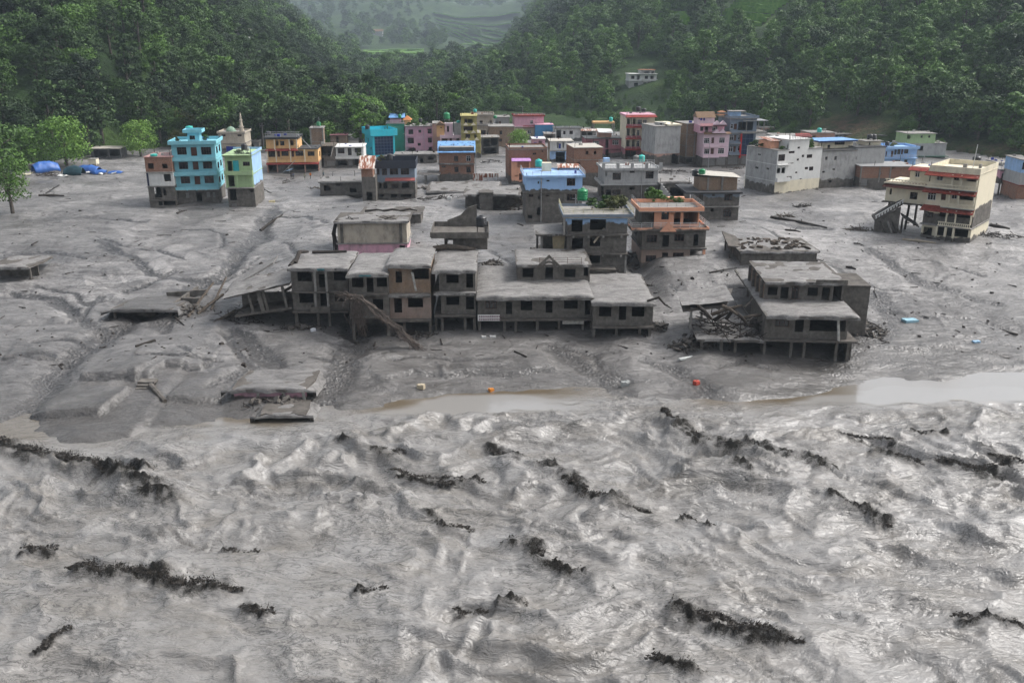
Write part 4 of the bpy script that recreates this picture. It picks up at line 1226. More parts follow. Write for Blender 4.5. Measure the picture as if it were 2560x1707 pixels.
# collapsed shop and brick tower behind
h = House("house", "square bare brick tower house with a green tank on top", 'B', (735, 800), 892, 6, 6, group=TOWN)
z = h.zs(800, 600, 425)
h.st(0, z[1], W('bbrick', 1, .5, True)); h.st(z[1], z[2], W('bbrick', 0, .5, True))
for u in (.0, h.w): h.column(u, 0, 0, z[2], .42, M_CONC)
h.slab(z[2], front=.5, side=.35, th=.2, name="roof_slab"); h.slab(z[1] - .08, front=.06, side=.04, th=.16)
tank_on(h, 820, 405, z[2] + .2, .62, 1.2, M_TANKG, "green water tank on the brick tower", .3)
h.part(MB().tube([(h.w * .75, 1, z[2] + .2), (h.w * .72, 1, z[2] + 3.2)], .07, 6), "standpipe", M_STEEL)
h = House("house", "dark gutted shop with a sagging tile roof between the orange and white houses", 'B', (832, 928), 1042, 5, 8, group=TOWN)
z = h.zs(928, 800, 655)
h.st(0, z[1], W('grey', 6), [('o', 850, 815, 885, 920), ('s', 925, 850, 1030, 915)]); h.st(z[1], z[2], W('mud', 6), [('o', 840, 665, 920, 780), ('o', 930, 660, 980, 790)])
h.slab(z[2], front=.9, side=.1, th=.12, m=P("broken_tiles", (.13, .11, .09), .9, .1, 0, .6, 4), name="roof_slab", rag=.35)
h.part(MB().tube([(h.w * .75, -.7, z[1] + .2), (h.w * .95, -.6, z[2])], .12, 6), "fallen_beam", M_PALE)
h = House("shack", "low brick shack with a tin roof behind the white house", 'B', (985, 735), 1192, 5, 6, "shack", TOWN)
z = h.zs(735, 515); h.st(0, z[1], W('bbrick', 1, .5, True), [('o', 1050, 530, 1080, 640)]); h.slab(z[1], front=.6, side=.3, th=.1, m=P("maroon_tin", (.2, .08, .09)), name="roof_slab")

# small white house
h = House("house", "low white house with a balcony left of the cyan building", 'B', (1052, 918), 1415, 4, 8, group=TOWN)
z = h.zs(918, 812, 662)
h.st(0, z[1] - .15, W('grey', 1.6), [('o', 1066, 850, 1190, 912), ('s', 1205, 830, 1265, 905), ('o', 1288, 825, 1340, 905)])
h.slab(z[1] - .15, front=1.0, side=.1, th=.15, m=W('white', 0)); h.parapet(z[1], .5, W('white', 0, .3), front=1.0, side=.1, y1=.3, only='FLR', name="balcony_parapet")
h.st(z[1], z[2] - .15, W('white', 0, .3), [('w', 1070, 682, 1155, 752), ('w', 1200, 682, 1250, 775), ('w', 1290, 682, 1375, 742)])
h.slab(z[2] - .15, front=1.1, side=.3, th=.18, m=W('white', 0), name="roof_slab")
for u in (.05, .42, .6, .97): h.column(h.w * u, -.85, z[1] + .5, z[2] - .16, .16, W('white', 0))
shrub_on(h, 1345, 810, z[1], 1.6, 2.4, "dark conical bush in front of the white house", 'olive')

# cyan building with blue curtain wall
h = House("building", "bright cyan building with a dark blue glass curtain wall", 'B', (1535, 800), 1822, 22, 10, "building", TOWN)
z = h.zs(800, 775, 525, 445)
CY_ = W('cyan', 0, .15)
h.st(0, z[2], CY_, [('G', 1552, 530, 1795, 772)], left=[('w', .2, .28, .62, .82), ('w', .42, .5, .62, .82), ('w', .75, .83, .3, .45), ('w', .3, .38, .3, .42), ('w', .6, .68, .3, .42)])
gl = [o for o in h.root.children if o.name.startswith("window")]
k_, a, b, c, d = h.rect(('G', 1552, 530, 1795, 772), 0, 0, h.w, 0, z[2])
for o in gl[:1]:
    for ch in list(o.children): bpy.data.objects.remove(ch)
    bpy.data.objects.remove(o)
cw = h.block("curtain_wall", P("curtain_frame", (.08, .12, .2), .4, .5), a, b, .06, .1, c, d)
pm = MB().box(0, (b - a) / 6 - .1, -.05, 0, 0, (d - c) / 6 - .1).mesh("pane", M_BGLASS)
for i in range(6):
    for k in range(6):
        o = bpy.data.objects.new("pane", pm); COL.objects.link(o); o.parent = cw; o.location = (a + .05 + (b - a) * i / 6, .055, c + .05 + (d - c) * k / 6)
h.slab(z[2], front=.7, side=.7, rear=.5, th=.14, m=CY_, name="roof_slab"); h.parapet(z[2] + .14, z[3] - z[2], CY_, front=.7, side=.7, y1=h.d + .5)
tank_on(h, 1458, 450, z[3] - .3, .7, 1.2, M_TANKB, "black water tank on the cyan building", .4)

# green blind wall, canopy and turret
h = House("house", "tall house with a blank green side wall and a blue sheet canopy on its roof", 'B', (1722, 735), 1945, 3, 9, group=TOWN)
z = h.zs(735, 365)
h.st(0, z[1], W('green', 0, .35)); h.slab(z[1], front=.3, side=.3, th=.14, name="roof_slab")
h.st(z[1] + .14, h.uv(1800, 300, 2)[1], W('pink', 0, .3), u0=.9, u1=h.w - 1, off=2, back=6)
zz = h.uv(1850, 285, 1.5)[1]
mb = MB(); mb.hexa([(.6, .8, zz), (h.w + .4, .8, zz), (h.w + .2, 5, zz + 1.0), (.8, 5, zz + 1.0)], [(.6, .8, zz + .06), (h.w + .4, .8, zz + .06), (h.w + .2, 5, zz + 1.06), (.8, 5, zz + 1.06)])
h.part(mb, "sheet_canopy", M_BSHEET)
h.rail(z[1] + .14, 0, h.w, -.1, M_RAIL, .8)
tank_on(h, 1880, 285, zz + .5, .5, 1.0, M_TANKG, "dark green water tank on the blue sheet canopy")
h = House("turret", "small yellow roof turret with orange pyramid roof above the pink house", 'B', (1945, 720), 2028, 3, 3, "turret")
z = h.zs(720, 390, 315, 268); h.st(0, z[1], W('pink', 0, .3)); h.st(z[1], z[2], W('yellow', 0, .3))
mb = MB(); mb.add([(-.5, -.5, z[2]), (h.w + .5, -.5, z[2]), (h.w + .5, 3.5, z[2]), (-.5, 3.5, z[2]), (h.w / 2, 1.5, z[3] + .2)], [(0, 1, 4), (1, 2, 4), (2, 3, 4), (3, 0, 4), (3, 2, 1, 0)])
h.part(mb, "pyramid_roof", P("orange_tile", (.45, .17, .06), .8))

# grey-blue house with the rusty stair tower
h = House("house", "grey blue house with dark roof band and red strip, half buried in mud", 'B', (1590, 1335), 2085, 3, 9, group=TOWN)
z = h.zs(1335, 1275, 1092, 945, 865)
h.st(0, z[1], W('mud', 9), [('o', 1620, 1285, 1665, 1325), ('o', 1765, 1285, 1840, 1330), ('o', 1890, 1290, 2030, 1320)])
h.slab(z[1], front=.8, side=.1, th=.16, m=M_CONCD)
h.parapet(z[1] + .16, .8, W('grey', 9), front=.8, side=.1, y1=.2, only='FLR', name="balcony_parapet")
h.st(z[1] + .16, z[2], W('slate', z[2] - .6), [('o', 1610, 1140, 1640, 1215), ('o', 1665, 1140, 1715, 1212), ('w', 1770, 1150, 1860, 1206), ('o', 1905, 1136, 2002, 1202)])
h.eave(z[2] + .35, 1.9, h.w, 0, .8, .5, P("faded_red_tin", (.3, .09, .08), .7), ends=.1)
h.st(z[2], z[3], W('slate', 0, .3), [('w', 1548, 952, 1612, 1030), ('w', 1645, 948, 1712, 1036), ('w', 1750, 946, 1856, 1030), ('w', 1893, 940, 2000, 1030)])
h.slab(z[3], front=.5, side=.3, th=.12, m=P("dark_roof_band", (.03, .035, .05)), name="roof_slab")
h.parapet(z[3] + .12, z[4] - z[3] + .1, P("dark_roof_band", (.03, .035, .05)), front=.5, side=.3, name="roof_band")
tank_on(h, 1750, 850, z[4], .62, 1.3, M_TANKB, "black water tank on the grey blue house roof", .3)
shrub_on(h, 1640, 850, z[4], 1.5, 1.2, "rooftop plants on the grey blue house", 'olive')
h = House("stair_tower", "narrow brick stair tower with a rusty tin sheet over its top", 'B', (1395, 1382), 1575, 3, 5, "tower", sink=2)
z = h.zs(1382, 1220, 1060, 950, 815)
h.st(0, z[1], W('grey', 9), [('o', 1445, 1255, 1520, 1370)]); h.st(z[1], z[2], W('beige', 9, .6)); h.st(z[2], z[3], W('brick', 0, .4, True), u1=h.w * .82)
mb = MB(); mb.hexa([(-.5, -.7, z[3]), (h.w * 1.0, -.7, z[3]), (h.w, 3.2, z[4] + .1), (-.5, 3.2, z[4] + .1)], [(-.5, -.7, z[3] + .07), (h.w * 1.0, -.7, z[3] + .07), (h.w, 3.2, z[4] + .17), (-.5, 3.2, z[4] + .17)])
h.part(mb, "tin_roof", M_RUST)
# low half buried house
h = House("house", "single storey grey house sunk in mud left of the rusty stair tower", 'B', (845, 1328), 1388, 2, 8, group=TOWN)
z = h.zs(1328, 1290, 1128)
h.slab(z[1] - .1, front=.7, side=.1, th=.16, m=M_CONCD)
h.st(0, z[2], W('grey', 9), [('o', 885, 1172, 972, 1238), ('o', 1225, 1196, 1312, 1262), ('o', 1042, 1150, 1100, 1182)])
h.slab(z[2], front=.35, side=.35, th=.16, name="roof_slab", rag=.08); h.mudroof(z[2] + .05, seed=2, th=.2, amp=.12, over=.3)

# pink row
h = House("house", "tall pink house with small square windows left of the salmon wall", 'C', (290, 745), 640, 4, 9, group=TOWN)
z = h.zs(745, 660, 525, 400)
PK = W('pink', 0, .25)
h.st(0, z[1], W('pink', .8, .3), [('o', 320, 680, 410, 730), ('o', 585, 660, 625, 715)])
h.st(z[1], z[2], PK, [('w', 310, 550, 390, 622), ('w', 440, 615, 480, 652), ('w', 575, 550, 625, 612)])
h.st(z[2], z[3], PK, [('w', 320, 440, 382, 502), ('w', 450, 445, 486, 482), ('w', 570, 430, 622, 492)])
for k in (1, 2): h.slab(z[k] - .08, 0, h.w * .3, front=.8, side=.05, th=.15, m=PK, name="balcony"); h.parapet(z[k] + .07, .5, PK, 0, h.w * .3, 0, .2, .8, .05, only='FLR', name="balcony_parapet")
for k in (1, 2): h.slab(z[k] - .08, h.w * .83, h.w, front=.8, side=.05, th=.15, m=PK, name="balcony"); h.parapet(z[k] + .07, .5, PK, h.w * .83, h.w, 0, .2, .8, .05, only='FLR', name="balcony_parapet")
h.slab(z[3], front=.4, side=.2, th=.16, name="roof_slab")
h.part(MB().tube([(h.w * .68, -.08, z[1] - 1), (h.w * .68, -.08, z[3])], .06, 5), "drain_pipe", M_STEEL)
for k, x in enumerate((330, 430, 520)): shrub_on(h, x, 398, z[3] + .16, 2.2 - .3 * k, 1.2 + .2 * k, ["dark plants on the left of the pink house roof", "green plants in the middle of the pink house roof", "bushy plants on the right of the pink house roof"][k], 'mid')
tank_on(h, 478, 345, z[3] + 1.0, .6, 1.2, M_TANKB, "black water tank above the plants on the pink house", .0)
h = House("house", "narrow house with a bare salmon plaster wall next to the pink house", 'C', (640, 748), 738, 4, 9, group=TOWN)
z = h.zs(748, 365); h.st(0, z[1], W('salmon', 0, .6)); h.slab(z[1], front=.15, side=.05, th=.14, name="roof_slab")
h = House("house", "light pink house with two white balconies and a yellow roof room", 'C', (742, 790), 1012, 4, 8, group=TOWN)
z = h.zs(790, 655, 545, 500)
LP = W('lpink', 0, .25)
h.st(0, z[1], W('lpink', 1, .4)); 
for k in (1, 2):
    h.slab(z[k] - .1, front=1.0, side=.1, th=.15, m=LP, name="balcony"); h.parapet(z[k] + .05, .75, LP, front=1.0, side=.1, y1=.2, only='FLR', name="balcony_parapet")
h.st(z[1], z[2] - .1, LP, [('w', 755, 560, 832, 606), ('d', 857, 556, 890, 615), ('w', 948, 552, 985, 602)])
u0, u1 = h.uv(688, 480, 2)[0], h.uv(790, 480, 2)[0]
zt = h.uv(740, 385, 2)[1]
h.st(z[2], zt, W('yellow', 0, .3), [('w', 735, 408, 757, 422)], u0=u0, u1=u1, off=2, back=5)
mb = MB(); um = (u0 + u1) / 2; zr = h.uv(740, 340, 2)[1]
mb.add([(u0 - .4, 1.5, zt), (u1 + .4, 1.5, zt), (um, 1.5, zr), (u0 - .4, 5.4, zt), (u1 + .4, 5.4, zt), (um, 5.4, zr)], [(0, 1, 2), (3, 5, 4), (0, 2, 5, 3), (1, 4, 5, 2), (0, 3, 4, 1)])
h.part(mb, "gable_roof", P("brown_tile", (.16, .1, .06), .8))
h.st(z[2], h.uv(850, 360, 2.5)[1], W('lpink', 0, .4), [('w', 822, 395, 850, 470)], u0=h.uv(795, 480, 2.5)[0], u1=h.uv(900, 480, 2.5)[0], off=2.5, back=6)
h.st(z[2], h.uv(970, 355, 1.5)[1], W('lgrey', 0, .6), u0=h.uv(915, 480, 1.5)[0], u1=h.uv(1030, 480, 1.5)[0], off=1.5, back=5)
tank_on(h, 972, 352, h.uv(970, 355, 1.5)[1], .55, .7, M_TANKT, "turquoise water tank on the grey roof box in the pink row")

# olive house
h = House("house", "olive yellow house with stacked ornate balconies", 'C', (1015, 815), 1268, 3, 9, group=TOWN)
z = h.zs(815, 660, 580, 485, 385, 265)
OL = W('olive', 0, .6)
h.st(0, z[1], W('olive', 1.5, .6), [('o', 1060, 700, 1200, 800)])
opsx = [[('w', 1070, 590, 1130, 640)], [('w', 1065, 500, 1125, 570), ('o', 1180, 500, 1210, 575)], [('w', 1040, 400, 1160, 470)], [('w', 1050, 300, 1090, 370), ('o', 1095, 305, 1160, 380)]]
for k in range(4):
    a, b = z[k + 1], z[k + 2]
    u1 = h.w if k < 2 else h.w * .8
    h.st(a, b, OL, opsx[k], u1=u1)
    h.slab(a - .08, 0, u1, front=1.0, side=.05, th=.15, m=OL, name="balcony"); h.parapet(a + .07, .6, OL, 0, u1, 0, .2, 1.0, .05, only='FLR', name="balcony_parapet")
    if k in (1, 2, 3):
        for f in (.3, .78):
            mb = MB(); c_ = u1 * f; g = .75
            mb.add([(c_ - g, -1.15, a + .05), (c_ + g, -1.15, a + .05), (c_, -1.15, a + .95), (c_ - g, -.95, a + .05), (c_ + g, -.95, a + .05), (c_, -.95, a + .95)], [(0, 1, 2), (3, 5, 4), (0, 2, 5, 3), (1, 4, 5, 2), (0, 3, 4, 1)])
            h.part(mb, "pediment", W('cream', 0))
h.slab(z[5], 0, h.w * .8, front=1.0, side=.2, th=.16, m=OL, name="roof_slab")
tank_on(h, 820, 330, z[4], .95, 2.0, M_TANKG, "large dark green water tank left of the olive house", .6)

h = House("house", "beige house behind the olive one with a concrete balcony", 'C', (1212, 620), 1432, 3, 9, group=TOWN)
z = h.zs(620, 520, 385, 255)
BE = W('beige', 0, .5)
h.st(0, z[1], W('mud', 3), [('o', 1230, 545, 1420, 615)]); h.st(z[1], z[2], BE, [('w', 1268, 450, 1330, 510), ('o', 1345, 450, 1375, 515)]); h.st(z[2], z[3], BE, [('w', 1250, 325, 1290, 370), ('o', 1378, 322, 1408, 378)])
for k in (1, 2, 3): h.slab(z[k] - .08, front=.9, side=.2, th=.15, name="balcony" if k < 3 else "roof_slab")
h.rail(z[2] + .07, 0, h.w, -.85, M_RAIL, .8); h.parapet(z[3] + .07, .5, BE, front=.9, side=.2)
tank_on(h, 1190, 235, z[3] + .3, .55, 1.0, M_TANKT, "small turquoise tank on a rack above the beige house", .6)
h = House("house", "small pale house with a round green tank behind the brown brick wall", 'C', (1432, 545), 1640, 3, 8, group=TOWN)
z = h.zs(545, 400, 280); h.st(0, z[1], W('beige', 0, .5)); h.st(z[1], z[2], W('lgrey', 0, .4), [('o', 1460, 330, 1490, 380), ('d', 1505, 330, 1530, 400)]); h.slab(z[2], front=.6, side=.3, th=.15, name="roof_slab")
tank_on(h, 1452, 295, z[2] + .15, .6, 1.0, M_TANKG, "green water tank on the small pale house")
h = House("house", "low brown brick house behind the bushy mid town tree", 'C', (1378, 690), 1700, 4, 9, group=TOWN)
z = h.zs(690, 405); h.st(0, z[1], W('bbrick', .6, .6, True), [('w', 1510, 455, 1545, 505), ('w', 1505, 560, 1540, 600)]); h.slab(z[1], front=.25, side=.15, th=.14, name="roof_slab")

# brick house with torn blue sheet roof
h = House("house", "two storey brick house under a torn light blue sheet roof", 'C', (727, 1112), 1183, 3, 8, group=TOWN)
z = h.zs(1112, 1020, 888, 745, 690)
BR = W('brick', z[1], .4, True)
h.st(0, z[2], BR, [('w', 920, 925, 975, 998), ('w', 1075, 925, 1135, 1002), ('w', 755, 915, 806, 937)])
h.slab(z[2], front=.7, side=.2, th=.14, m=M_CONCD); h.mudroof(z[2] + .08, u0=0, y0=-.6, y1=.1, seed=3, th=.08, amp=.05, over=.1)
h.st(z[2] + .14, z[3], W('brick', 0, .4, True), [('w', 915, 785, 970, 858), ('g', 1075, 782, 1135, 858)])
h.st(z[3], z[4] + .3, W('dgrey', 0), [('o', 720, 745, 775, 780), ('o', 780, 745, 848, 780)], back=7)
mb = MB(); n = 12
for j in range(n):
    u0 = -.4 + (h.w + .8) * j / n; u1 = -.4 + (h.w + .8) * (j + 1) / n - .02; t_ = random.uniform(-.08, .08)
    mb.hexa([(u0, -.9 + t_, z[3] + .1), (u1, -.9 + t_, z[3] + .1), (u1, 6.5, z[4] + 1.1), (u0, 6.5, z[4] + 1.1)], [(u0, -.9 + t_, z[3] + .16), (u1, -.9 + t_, z[3] + .16), (u1, 6.5, z[4] + 1.16), (u0, 6.5, z[4] + 1.16)])
h.part(mb, "sheet_roof", M_BSHEET)
mb = MB()
for k in range(34):
    u = random.uniform(0, h.w); f = random.uniform(.04, .95); y = -.9 + 7.4 * f; zz = z[3] + .17 + (z[4] + 1.0 - z[3]) * f; s_ = random.uniform(.08, .22)
    mb.box(u - s_, u + s_, y - s_ * .8, y + s_ * .8, zz, zz + .05)
h.part(mb, "debris_bits", M_DKTIMBER)
for x0, x1, y0, y1 in ((150, 385, 770, 865), (395, 690, 765, 870)):
    h = House("shed", "low grey shed half buried behind the grey blue house" if x0 < 200 else "low concrete shed with dark doorway left of the blue sheet roof", 'C', (x0, y1 + 8), x1, 3, 6, "shed")
    z = h.zs(y1 + 8, y0); h.st(0, z[1], W('grey', 4), [('o', x0 + (x1 - x0) * .25, y0 + 40, x0 + (x1 - x0) * .4, y1), ('o', x0 + (x1 - x0) * .62, y0 + 28, x0 + (x1 - x0) * .85, y0 + 70)])
    h.slab(z[1], front=.5, side=.4, th=.14, name="roof_slab"); h.mudroof(z[1] + .04, seed=x0 % 7, th=.14, over=.2)

# pink and white house with the blue wall
h = House("house", "pink house with red roof parapet beside the bright blue extension", 'D', (242, 560), 622, 5, 8, group=TOWN)
z = h.zs(560, 400, 270, 225)
h.st(0, z[1], W('beige', 1, .5), [('w', 305, 435, 338, 480), ('g', 415, 450, 460, 492)], u1=h.w * .72)
h.slab(z[1] - .1, front=.8, side=.2, th=.16, m=W('lpink', 0)); h.eave(z[1] + .3, h.w * .28, h.w * .72, -.1, .9, .5, ends=.1)
h.st(z[1] + .06, z[2], W('pink', 0, .35), [('g', 447, 320, 485, 368)])
h.slab(z[2], front=.7, side=.4, th=.14, m=M_RED, name="roof_slab"); h.parapet(z[2] + .14, .35, M_RED, front=.7, side=.4); h.rail(z[2] + .5, -.3, h.w + .3, -.65, M_RAIL, .6)
h.part(MB().tube([(h.w * .3, 2, z[2]), (h.w * .3, 2, z[2] + 3.2), (h.w * .12, 2, z[2] + 3.3)], .07, 6), "tank_stand_post", M_STEEL)
h = House("house", "extension with a bright blue rendered wall beside the pink house", 'D', (515, 570), 752, 4, 6, group=TOWN)
z = h.zs(570, 380); h.st(0, z[1], W('bwall', 0, .25)); h.slab(z[1], front=.1, side=.05, th=.14, m=W('pink', 0), name="roof_slab")

# low dark houses in mid town
h = House("house", "long low white house with dark eaves behind the ruined blue shop", 'D', (770, 600), 1105, 4, 7, group=TOWN)
z = h.zs(600, 425); h.st(0, z[1], W('white', 1.2, .6), [('w', 878, 460, 908, 505), ('w', 960, 455, 1005, 502), ('o', 790, 450, 850, 560)]); h.slab(z[1], front=.7, side=.4, th=.14, m=P("dark_tin", (.05, .05, .05)), name="roof_slab")
h = House("house", "low house with rusty awning and yellow roof terrace under a turquoise tank", 'D', (1105, 600), 1310, 4, 8, group=TOWN)
z = h.zs(600, 445); h.st(0, z[1], W('grey', 2, .6), [('o', 1120, 470, 1180, 560), ('o', 1200, 470, 1260, 560)]); h.eave(z[1] + .3, 0, h.w, 0, 1.1, .5, M_RUST)
h.slab(z[1], front=.2, side=.2, th=.14, name="roof_slab")
a, b = h.uv(1275, 340, 3), h.uv(1555, 310, 3)
h.block("yellow_parapet", W('yellow', 0, .4), a[0], b[0], 3, 7, a[1] - .6, a[1]); h.column(a[0] + .2, 3.2, z[1], a[1] - .6, .3); h.column(b[0] - .2, 3.2, z[1] - 2, a[1] - .6, .3); h.column(a[0] + .2, 6.8, z[1], a[1] - .6, .3); h.column(b[0] - .2, 6.8, z[1] - 2, a[1] - .6, .3)
water_tank(h.world(b[0] - 1.2, 4, a[1]), .6, 1.5, M_TANKT, "turquoise water tank on the yellow roof terrace", .0)
h = House("house", "gutted white shop front with blue shutters torn open", 'D', (702, 882), 1000, 3, 7, group=TOWN)
z = h.zs(882, 715, 592)
h.st(0, z[1], W('ltblue', 1.2, .7), [('o', 780, 735, 900, 875)], ml=W('beige', 0)); h.st(z[1], z[2], W('white', 0, .5), [('o', 800, 612, 815, 685), ('b', 818, 625, 848, 690), ('b', 955, 612, 992, 700), ('o', 870, 605, 888, 680), ('o', 930, 615, 946, 680)], ml=W('bbrick', 0, .5, True))
h.slab(z[1] - .1, front=.8, side=.1, th=.14, rag=.25); h.slab(z[2], front=.6, side=.2, th=.1, m=P("pale_tin", (.42, .39, .34)), name="roof_slab")
h = House("house", "bare brick house with small openings in front of the maroon house", 'D', (1010, 1205), 1378, 8, 9, group=TOWN)
z = h.zs(1205, 1010, 840, 682)
h.st(0, z[1], W('brick', 9, .4, True)); h.st(z[1], z[2], W('brick', 0, .35, True), [('o', 1058, 865, 1098, 925)]); h.st(z[2], z[3], W('brick', 0, .35, True), [('o', 1170, 722, 1207, 767), ('o', 1280, 722, 1310, 767)])
h.slab(z[2] - .06, front=.08, side=.03, th=.12); h.slab(z[3], front=.25, side=.15, th=.12, m=P("pale_tin", (.42, .39, .34)), name="roof_slab")
h = House("house", "low maroon pink house with white grilled windows beside the tall red eaved house", 'D', (1172, 805), 1668, 4, 8, group=TOWN)
z = h.zs(805, 690, 560)
h.st(0, z[1], W('maroon', 1.2, .5), [('o', 1430, 690, 1470, 790)]); h.st(z[1], z[2], W('maroon', 0, .4), [('g', 1265, 590, 1346, 652), ('o', 1430, 570, 1468, 690), ('g', 1520, 577, 1602, 642), ('o', 1210, 595, 1235, 650)])
h.slab(z[1] - .08, front=.7, side=.05, th=.14, m=W('maroon', 0)); h.slab(z[2], front=.7, side=.3, th=.14, m=P("dark_tin", (.05, .05, .05)), name="roof_slab")
h.st(z[2] + .14, h.uv(1400, 470, 2)[1], W('salmon', 0, .5), u0=h.uv(1340, 530, 2)[0], u1=h.uv(1510, 530, 2)[0], off=2, back=5)
zz = h.uv(1400, 475, 2)[1]; a = h.uv(1335, 480, 2)[0]; b = h.uv(1530, 480, 2)[0]
mb = MB(); mb.hexa([(a, 1.2, zz), (b, 1.2, zz - .2), (b, 5.4, zz + .6), (a, 5.4, zz + .8)], [(a, 1.2, zz + .06), (b, 1.2, zz - .14), (b, 5.4, zz + .66), (a, 5.4, zz + .86)]); h.part(mb, "tin_roof", P("bright_tin", (.6, .6, .58), .4, .5))
# brick house with pink front
h = House("house", "brick house with a projecting pink bay and plum awning, left of the light blue house", 'D', (165, 1150), 665, 5, 9, group=TOWN)
z = h.zs(1150, 1005, 705)
h.st(0, z[1], W('brick', 2.0, .4, True)); h.st(z[1], z[2], W('brick', 0, .35, True), [('w', 478, 745, 525, 770), ('w', 597, 715, 615, 735)])
h.slab(z[2], front=.2, side=.15, th=.14, name="roof_slab"); h.parapet(z[2] + .14, .4, W('brick', 0, .5, True))
a, b = h.uv(205, 1000, -1.5)[0], h.uv(448, 1000, -1.5)[0]
h.st(h.uv(300, 1140, -1.5)[1], h.uv(300, 1005, -1.5)[1], W('peach', 1.2, .3), [('d', 300, 1015, 345, 1100), ('o', 245, 1035, 285, 1052)], u0=a, u1=b, off=-1.5, back=0)
h.st(h.uv(300, 1005, -1.5)[1], h.uv(300, 850, -1.5)[1], W('peach', 0, .25), [('o', 282, 855, 432, 938)], u0=a, u1=b, off=-1.5, back=0)
h.eave(h.uv(300, 815, -1.5)[1], a, b, -1.5, .9, .55, P("plum_awning", C['plum'], .6), ends=.1); h.block("awning_top", P("plum_awning", C['plum'], .6), a, b, -1.48, -.02, h.uv(300, 850, -1.5)[1] + .003, h.uv(300, 815, -1.5)[1] - .12)

# light blue house
h = House("house", "light blue house with grey mud coated lower walls and railed roof", 'M', (140, 785), 704, 3, 10, group=TOWN)
z = h.zs(785, 640, 488, 335)
h.st(0, z[1], W('ltblue', 30), [('o', 160, 720, 206, 756), ('o', 250, 645, 306, 722)]); h.st(z[1], z[2] - .15, W('ltblue', 30), [('w', 170, 510, 216, 540), ('o', 345, 516, 375, 530), ('w', 555, 510, 645, 577), ('o', 262, 525, 302, 556)], right=[('o', .1, .35, .1, .7)])
h.slab(z[2] - .15, front=.35, side=.6, th=.18, m=W('pink', 20)); 
h.st(z[2] + .03, z[3] - .1, W('ltblue', z[2] + .45, .12), [('o', 260, 380, 276, 406), ('o', 290, 380, 304, 406), ('o', 350, 366, 380, 382), ('w', 555, 350, 641, 426)], right=[('o', .1, .3, .05, .7)])
h.slab(z[3] - .1, front=.6, side=.5, th=.16, m=W('ltblue', 0, .6), name="roof_slab"); h.parapet(z[3] + .06, .25, W('ltblue', 0, .6), front=.6, side=.5)
h.rail(z[3] + .3, -.45, h.w + .45, -.55, M_RAIL, .8, y2=9)
h.part(MB().tube([(h.w * .27, -.12, -.5), (h.w * .27, -.12, z[3] - .1)], .09, 6), "drain_pipe", M_STEEL)
tank_on(h, 270, 245, z[3] + .06, .72, 1.5, M_TANKT, "teal water tank on the light blue house roof", .3)
u, d = h.hz(350, 275, z[3] + .06)
h.block("roof_cabin", W('cream', 0, .4), u - .9, u + .9, d - .6, d + .9, z[3] + .06, z[3] + 1.7)
u, d = h.hz(570, 262, z[3] + .06)
mb = MB(); mb.hexa([(u - 2.2, d - .8, z[3] + .5), (u + 2.2, d - .8, z[3] + .5), (u + 2.2, d + .8, z[3] + 1.1), (u - 2.2, d + .8, z[3] + 1.1)], [(u - 2.2, d - .8, z[3] + .56), (u + 2.2, d - .8, z[3] + .56), (u + 2.2, d + .8, z[3] + 1.16), (u - 2.2, d + .8, z[3] + 1.16)])
mb.box(u - 2.1, u - 2, d - .7, d + .6, z[3] + .06, z[3] + .5); mb.box(u + 2, u + 2.1, d - .7, d + .6, z[3] + .06, z[3] + .5); h.part(mb, "roof_lean_to", M_RUST)

# concrete house with white balusters
h = House("house", "bare concrete house with white baluster parapet and many roof tanks", 'M', (932, 575), 1468, 3, 10, group=TOWN)
z = h.zs(575, 412, 265, 195)
GY = W('lgrey', 0, .6)
h.st(0, z[1] - .16, W('grey', 9), [('w', 1018, 465, 1102, 517), ('o', 1192, 440, 1240, 466), ('o', 950, 460, 1005, 560)], left=[('o', .5, .9, .1, .8)])
h.slab(z[1] - .16, front=.5, side=.9, th=.2, m=GY); h.parapet(z[1] + .04, .45, GY, front=.5, side=.9, y1=9, only='L', name="terrace_parapet")
h.st(z[1] + .04, z[2] - .1, GY, [('w', 1020, 294, 1104, 366), ('w', 1354, 280, 1436, 353), ('w', 1195, 270, 1245, 294), ('o', 942, 295, 960, 332)])
h.slab(z[2] - .1, front=.6, side=.5, th=.16, m=GY, name="roof_slab")
h.parapet(z[2] + .06, .35, GY, front=.6, side=.5)
for k in range(5): u = -.4 + (h.w + .8) * k / 4; h.block("parapet_pier", GY, u - .35, u + .35, -.625, -.45, z[2] + .41, z[3] + .1)
for k in range(4):
    a = -.4 + (h.w + .8) * k / 4 + .4; b = -.4 + (h.w + .8) * (k + 1) / 4 - .4
    mb = MB(); n = 7
    for j in range(n): x = a + (b - a) * (j + .5) / n; mb.lathe([(.06, z[2] + .41), (.1, z[2] + .6), (.05, z[2] + .78), (.08, z[2] + .95)], 6, (x, -.54))
    mb.box(a, b, -.62, -.46, z[2] + .95, z[2] + 1.05); h.part(mb, "baluster_run", M_WHITEF)
h.rail(z[2] + .41, -.4, h.w + .4, 6.5, M_RAIL, .9)
h.part(MB().tube([(h.w * .7, -.1, 0), (h.w * .7, -.1, z[3] + 1.4)], .08, 6), "drain_pipe", M_STEEL)
tank_on(h, 1312, 180, z[2] + .06, .75, 1.6, M_TANKT, "turquoise water tank on the concrete house with white balusters")
tank_on(h, 1258, 180, z[2] + .06, .7, 1.5, P("grey_plastic", (.2, .2, .19), .5), "grey water tank beside the turquoise one on the concrete house")
u, d = h.hz(960, 200, z[2] + .06); h.block("roof_box", W('ltblue', 0, .5), u - .7, u + .7, d, d + 1.2, z[2] + .06, z[2] + 1.3)

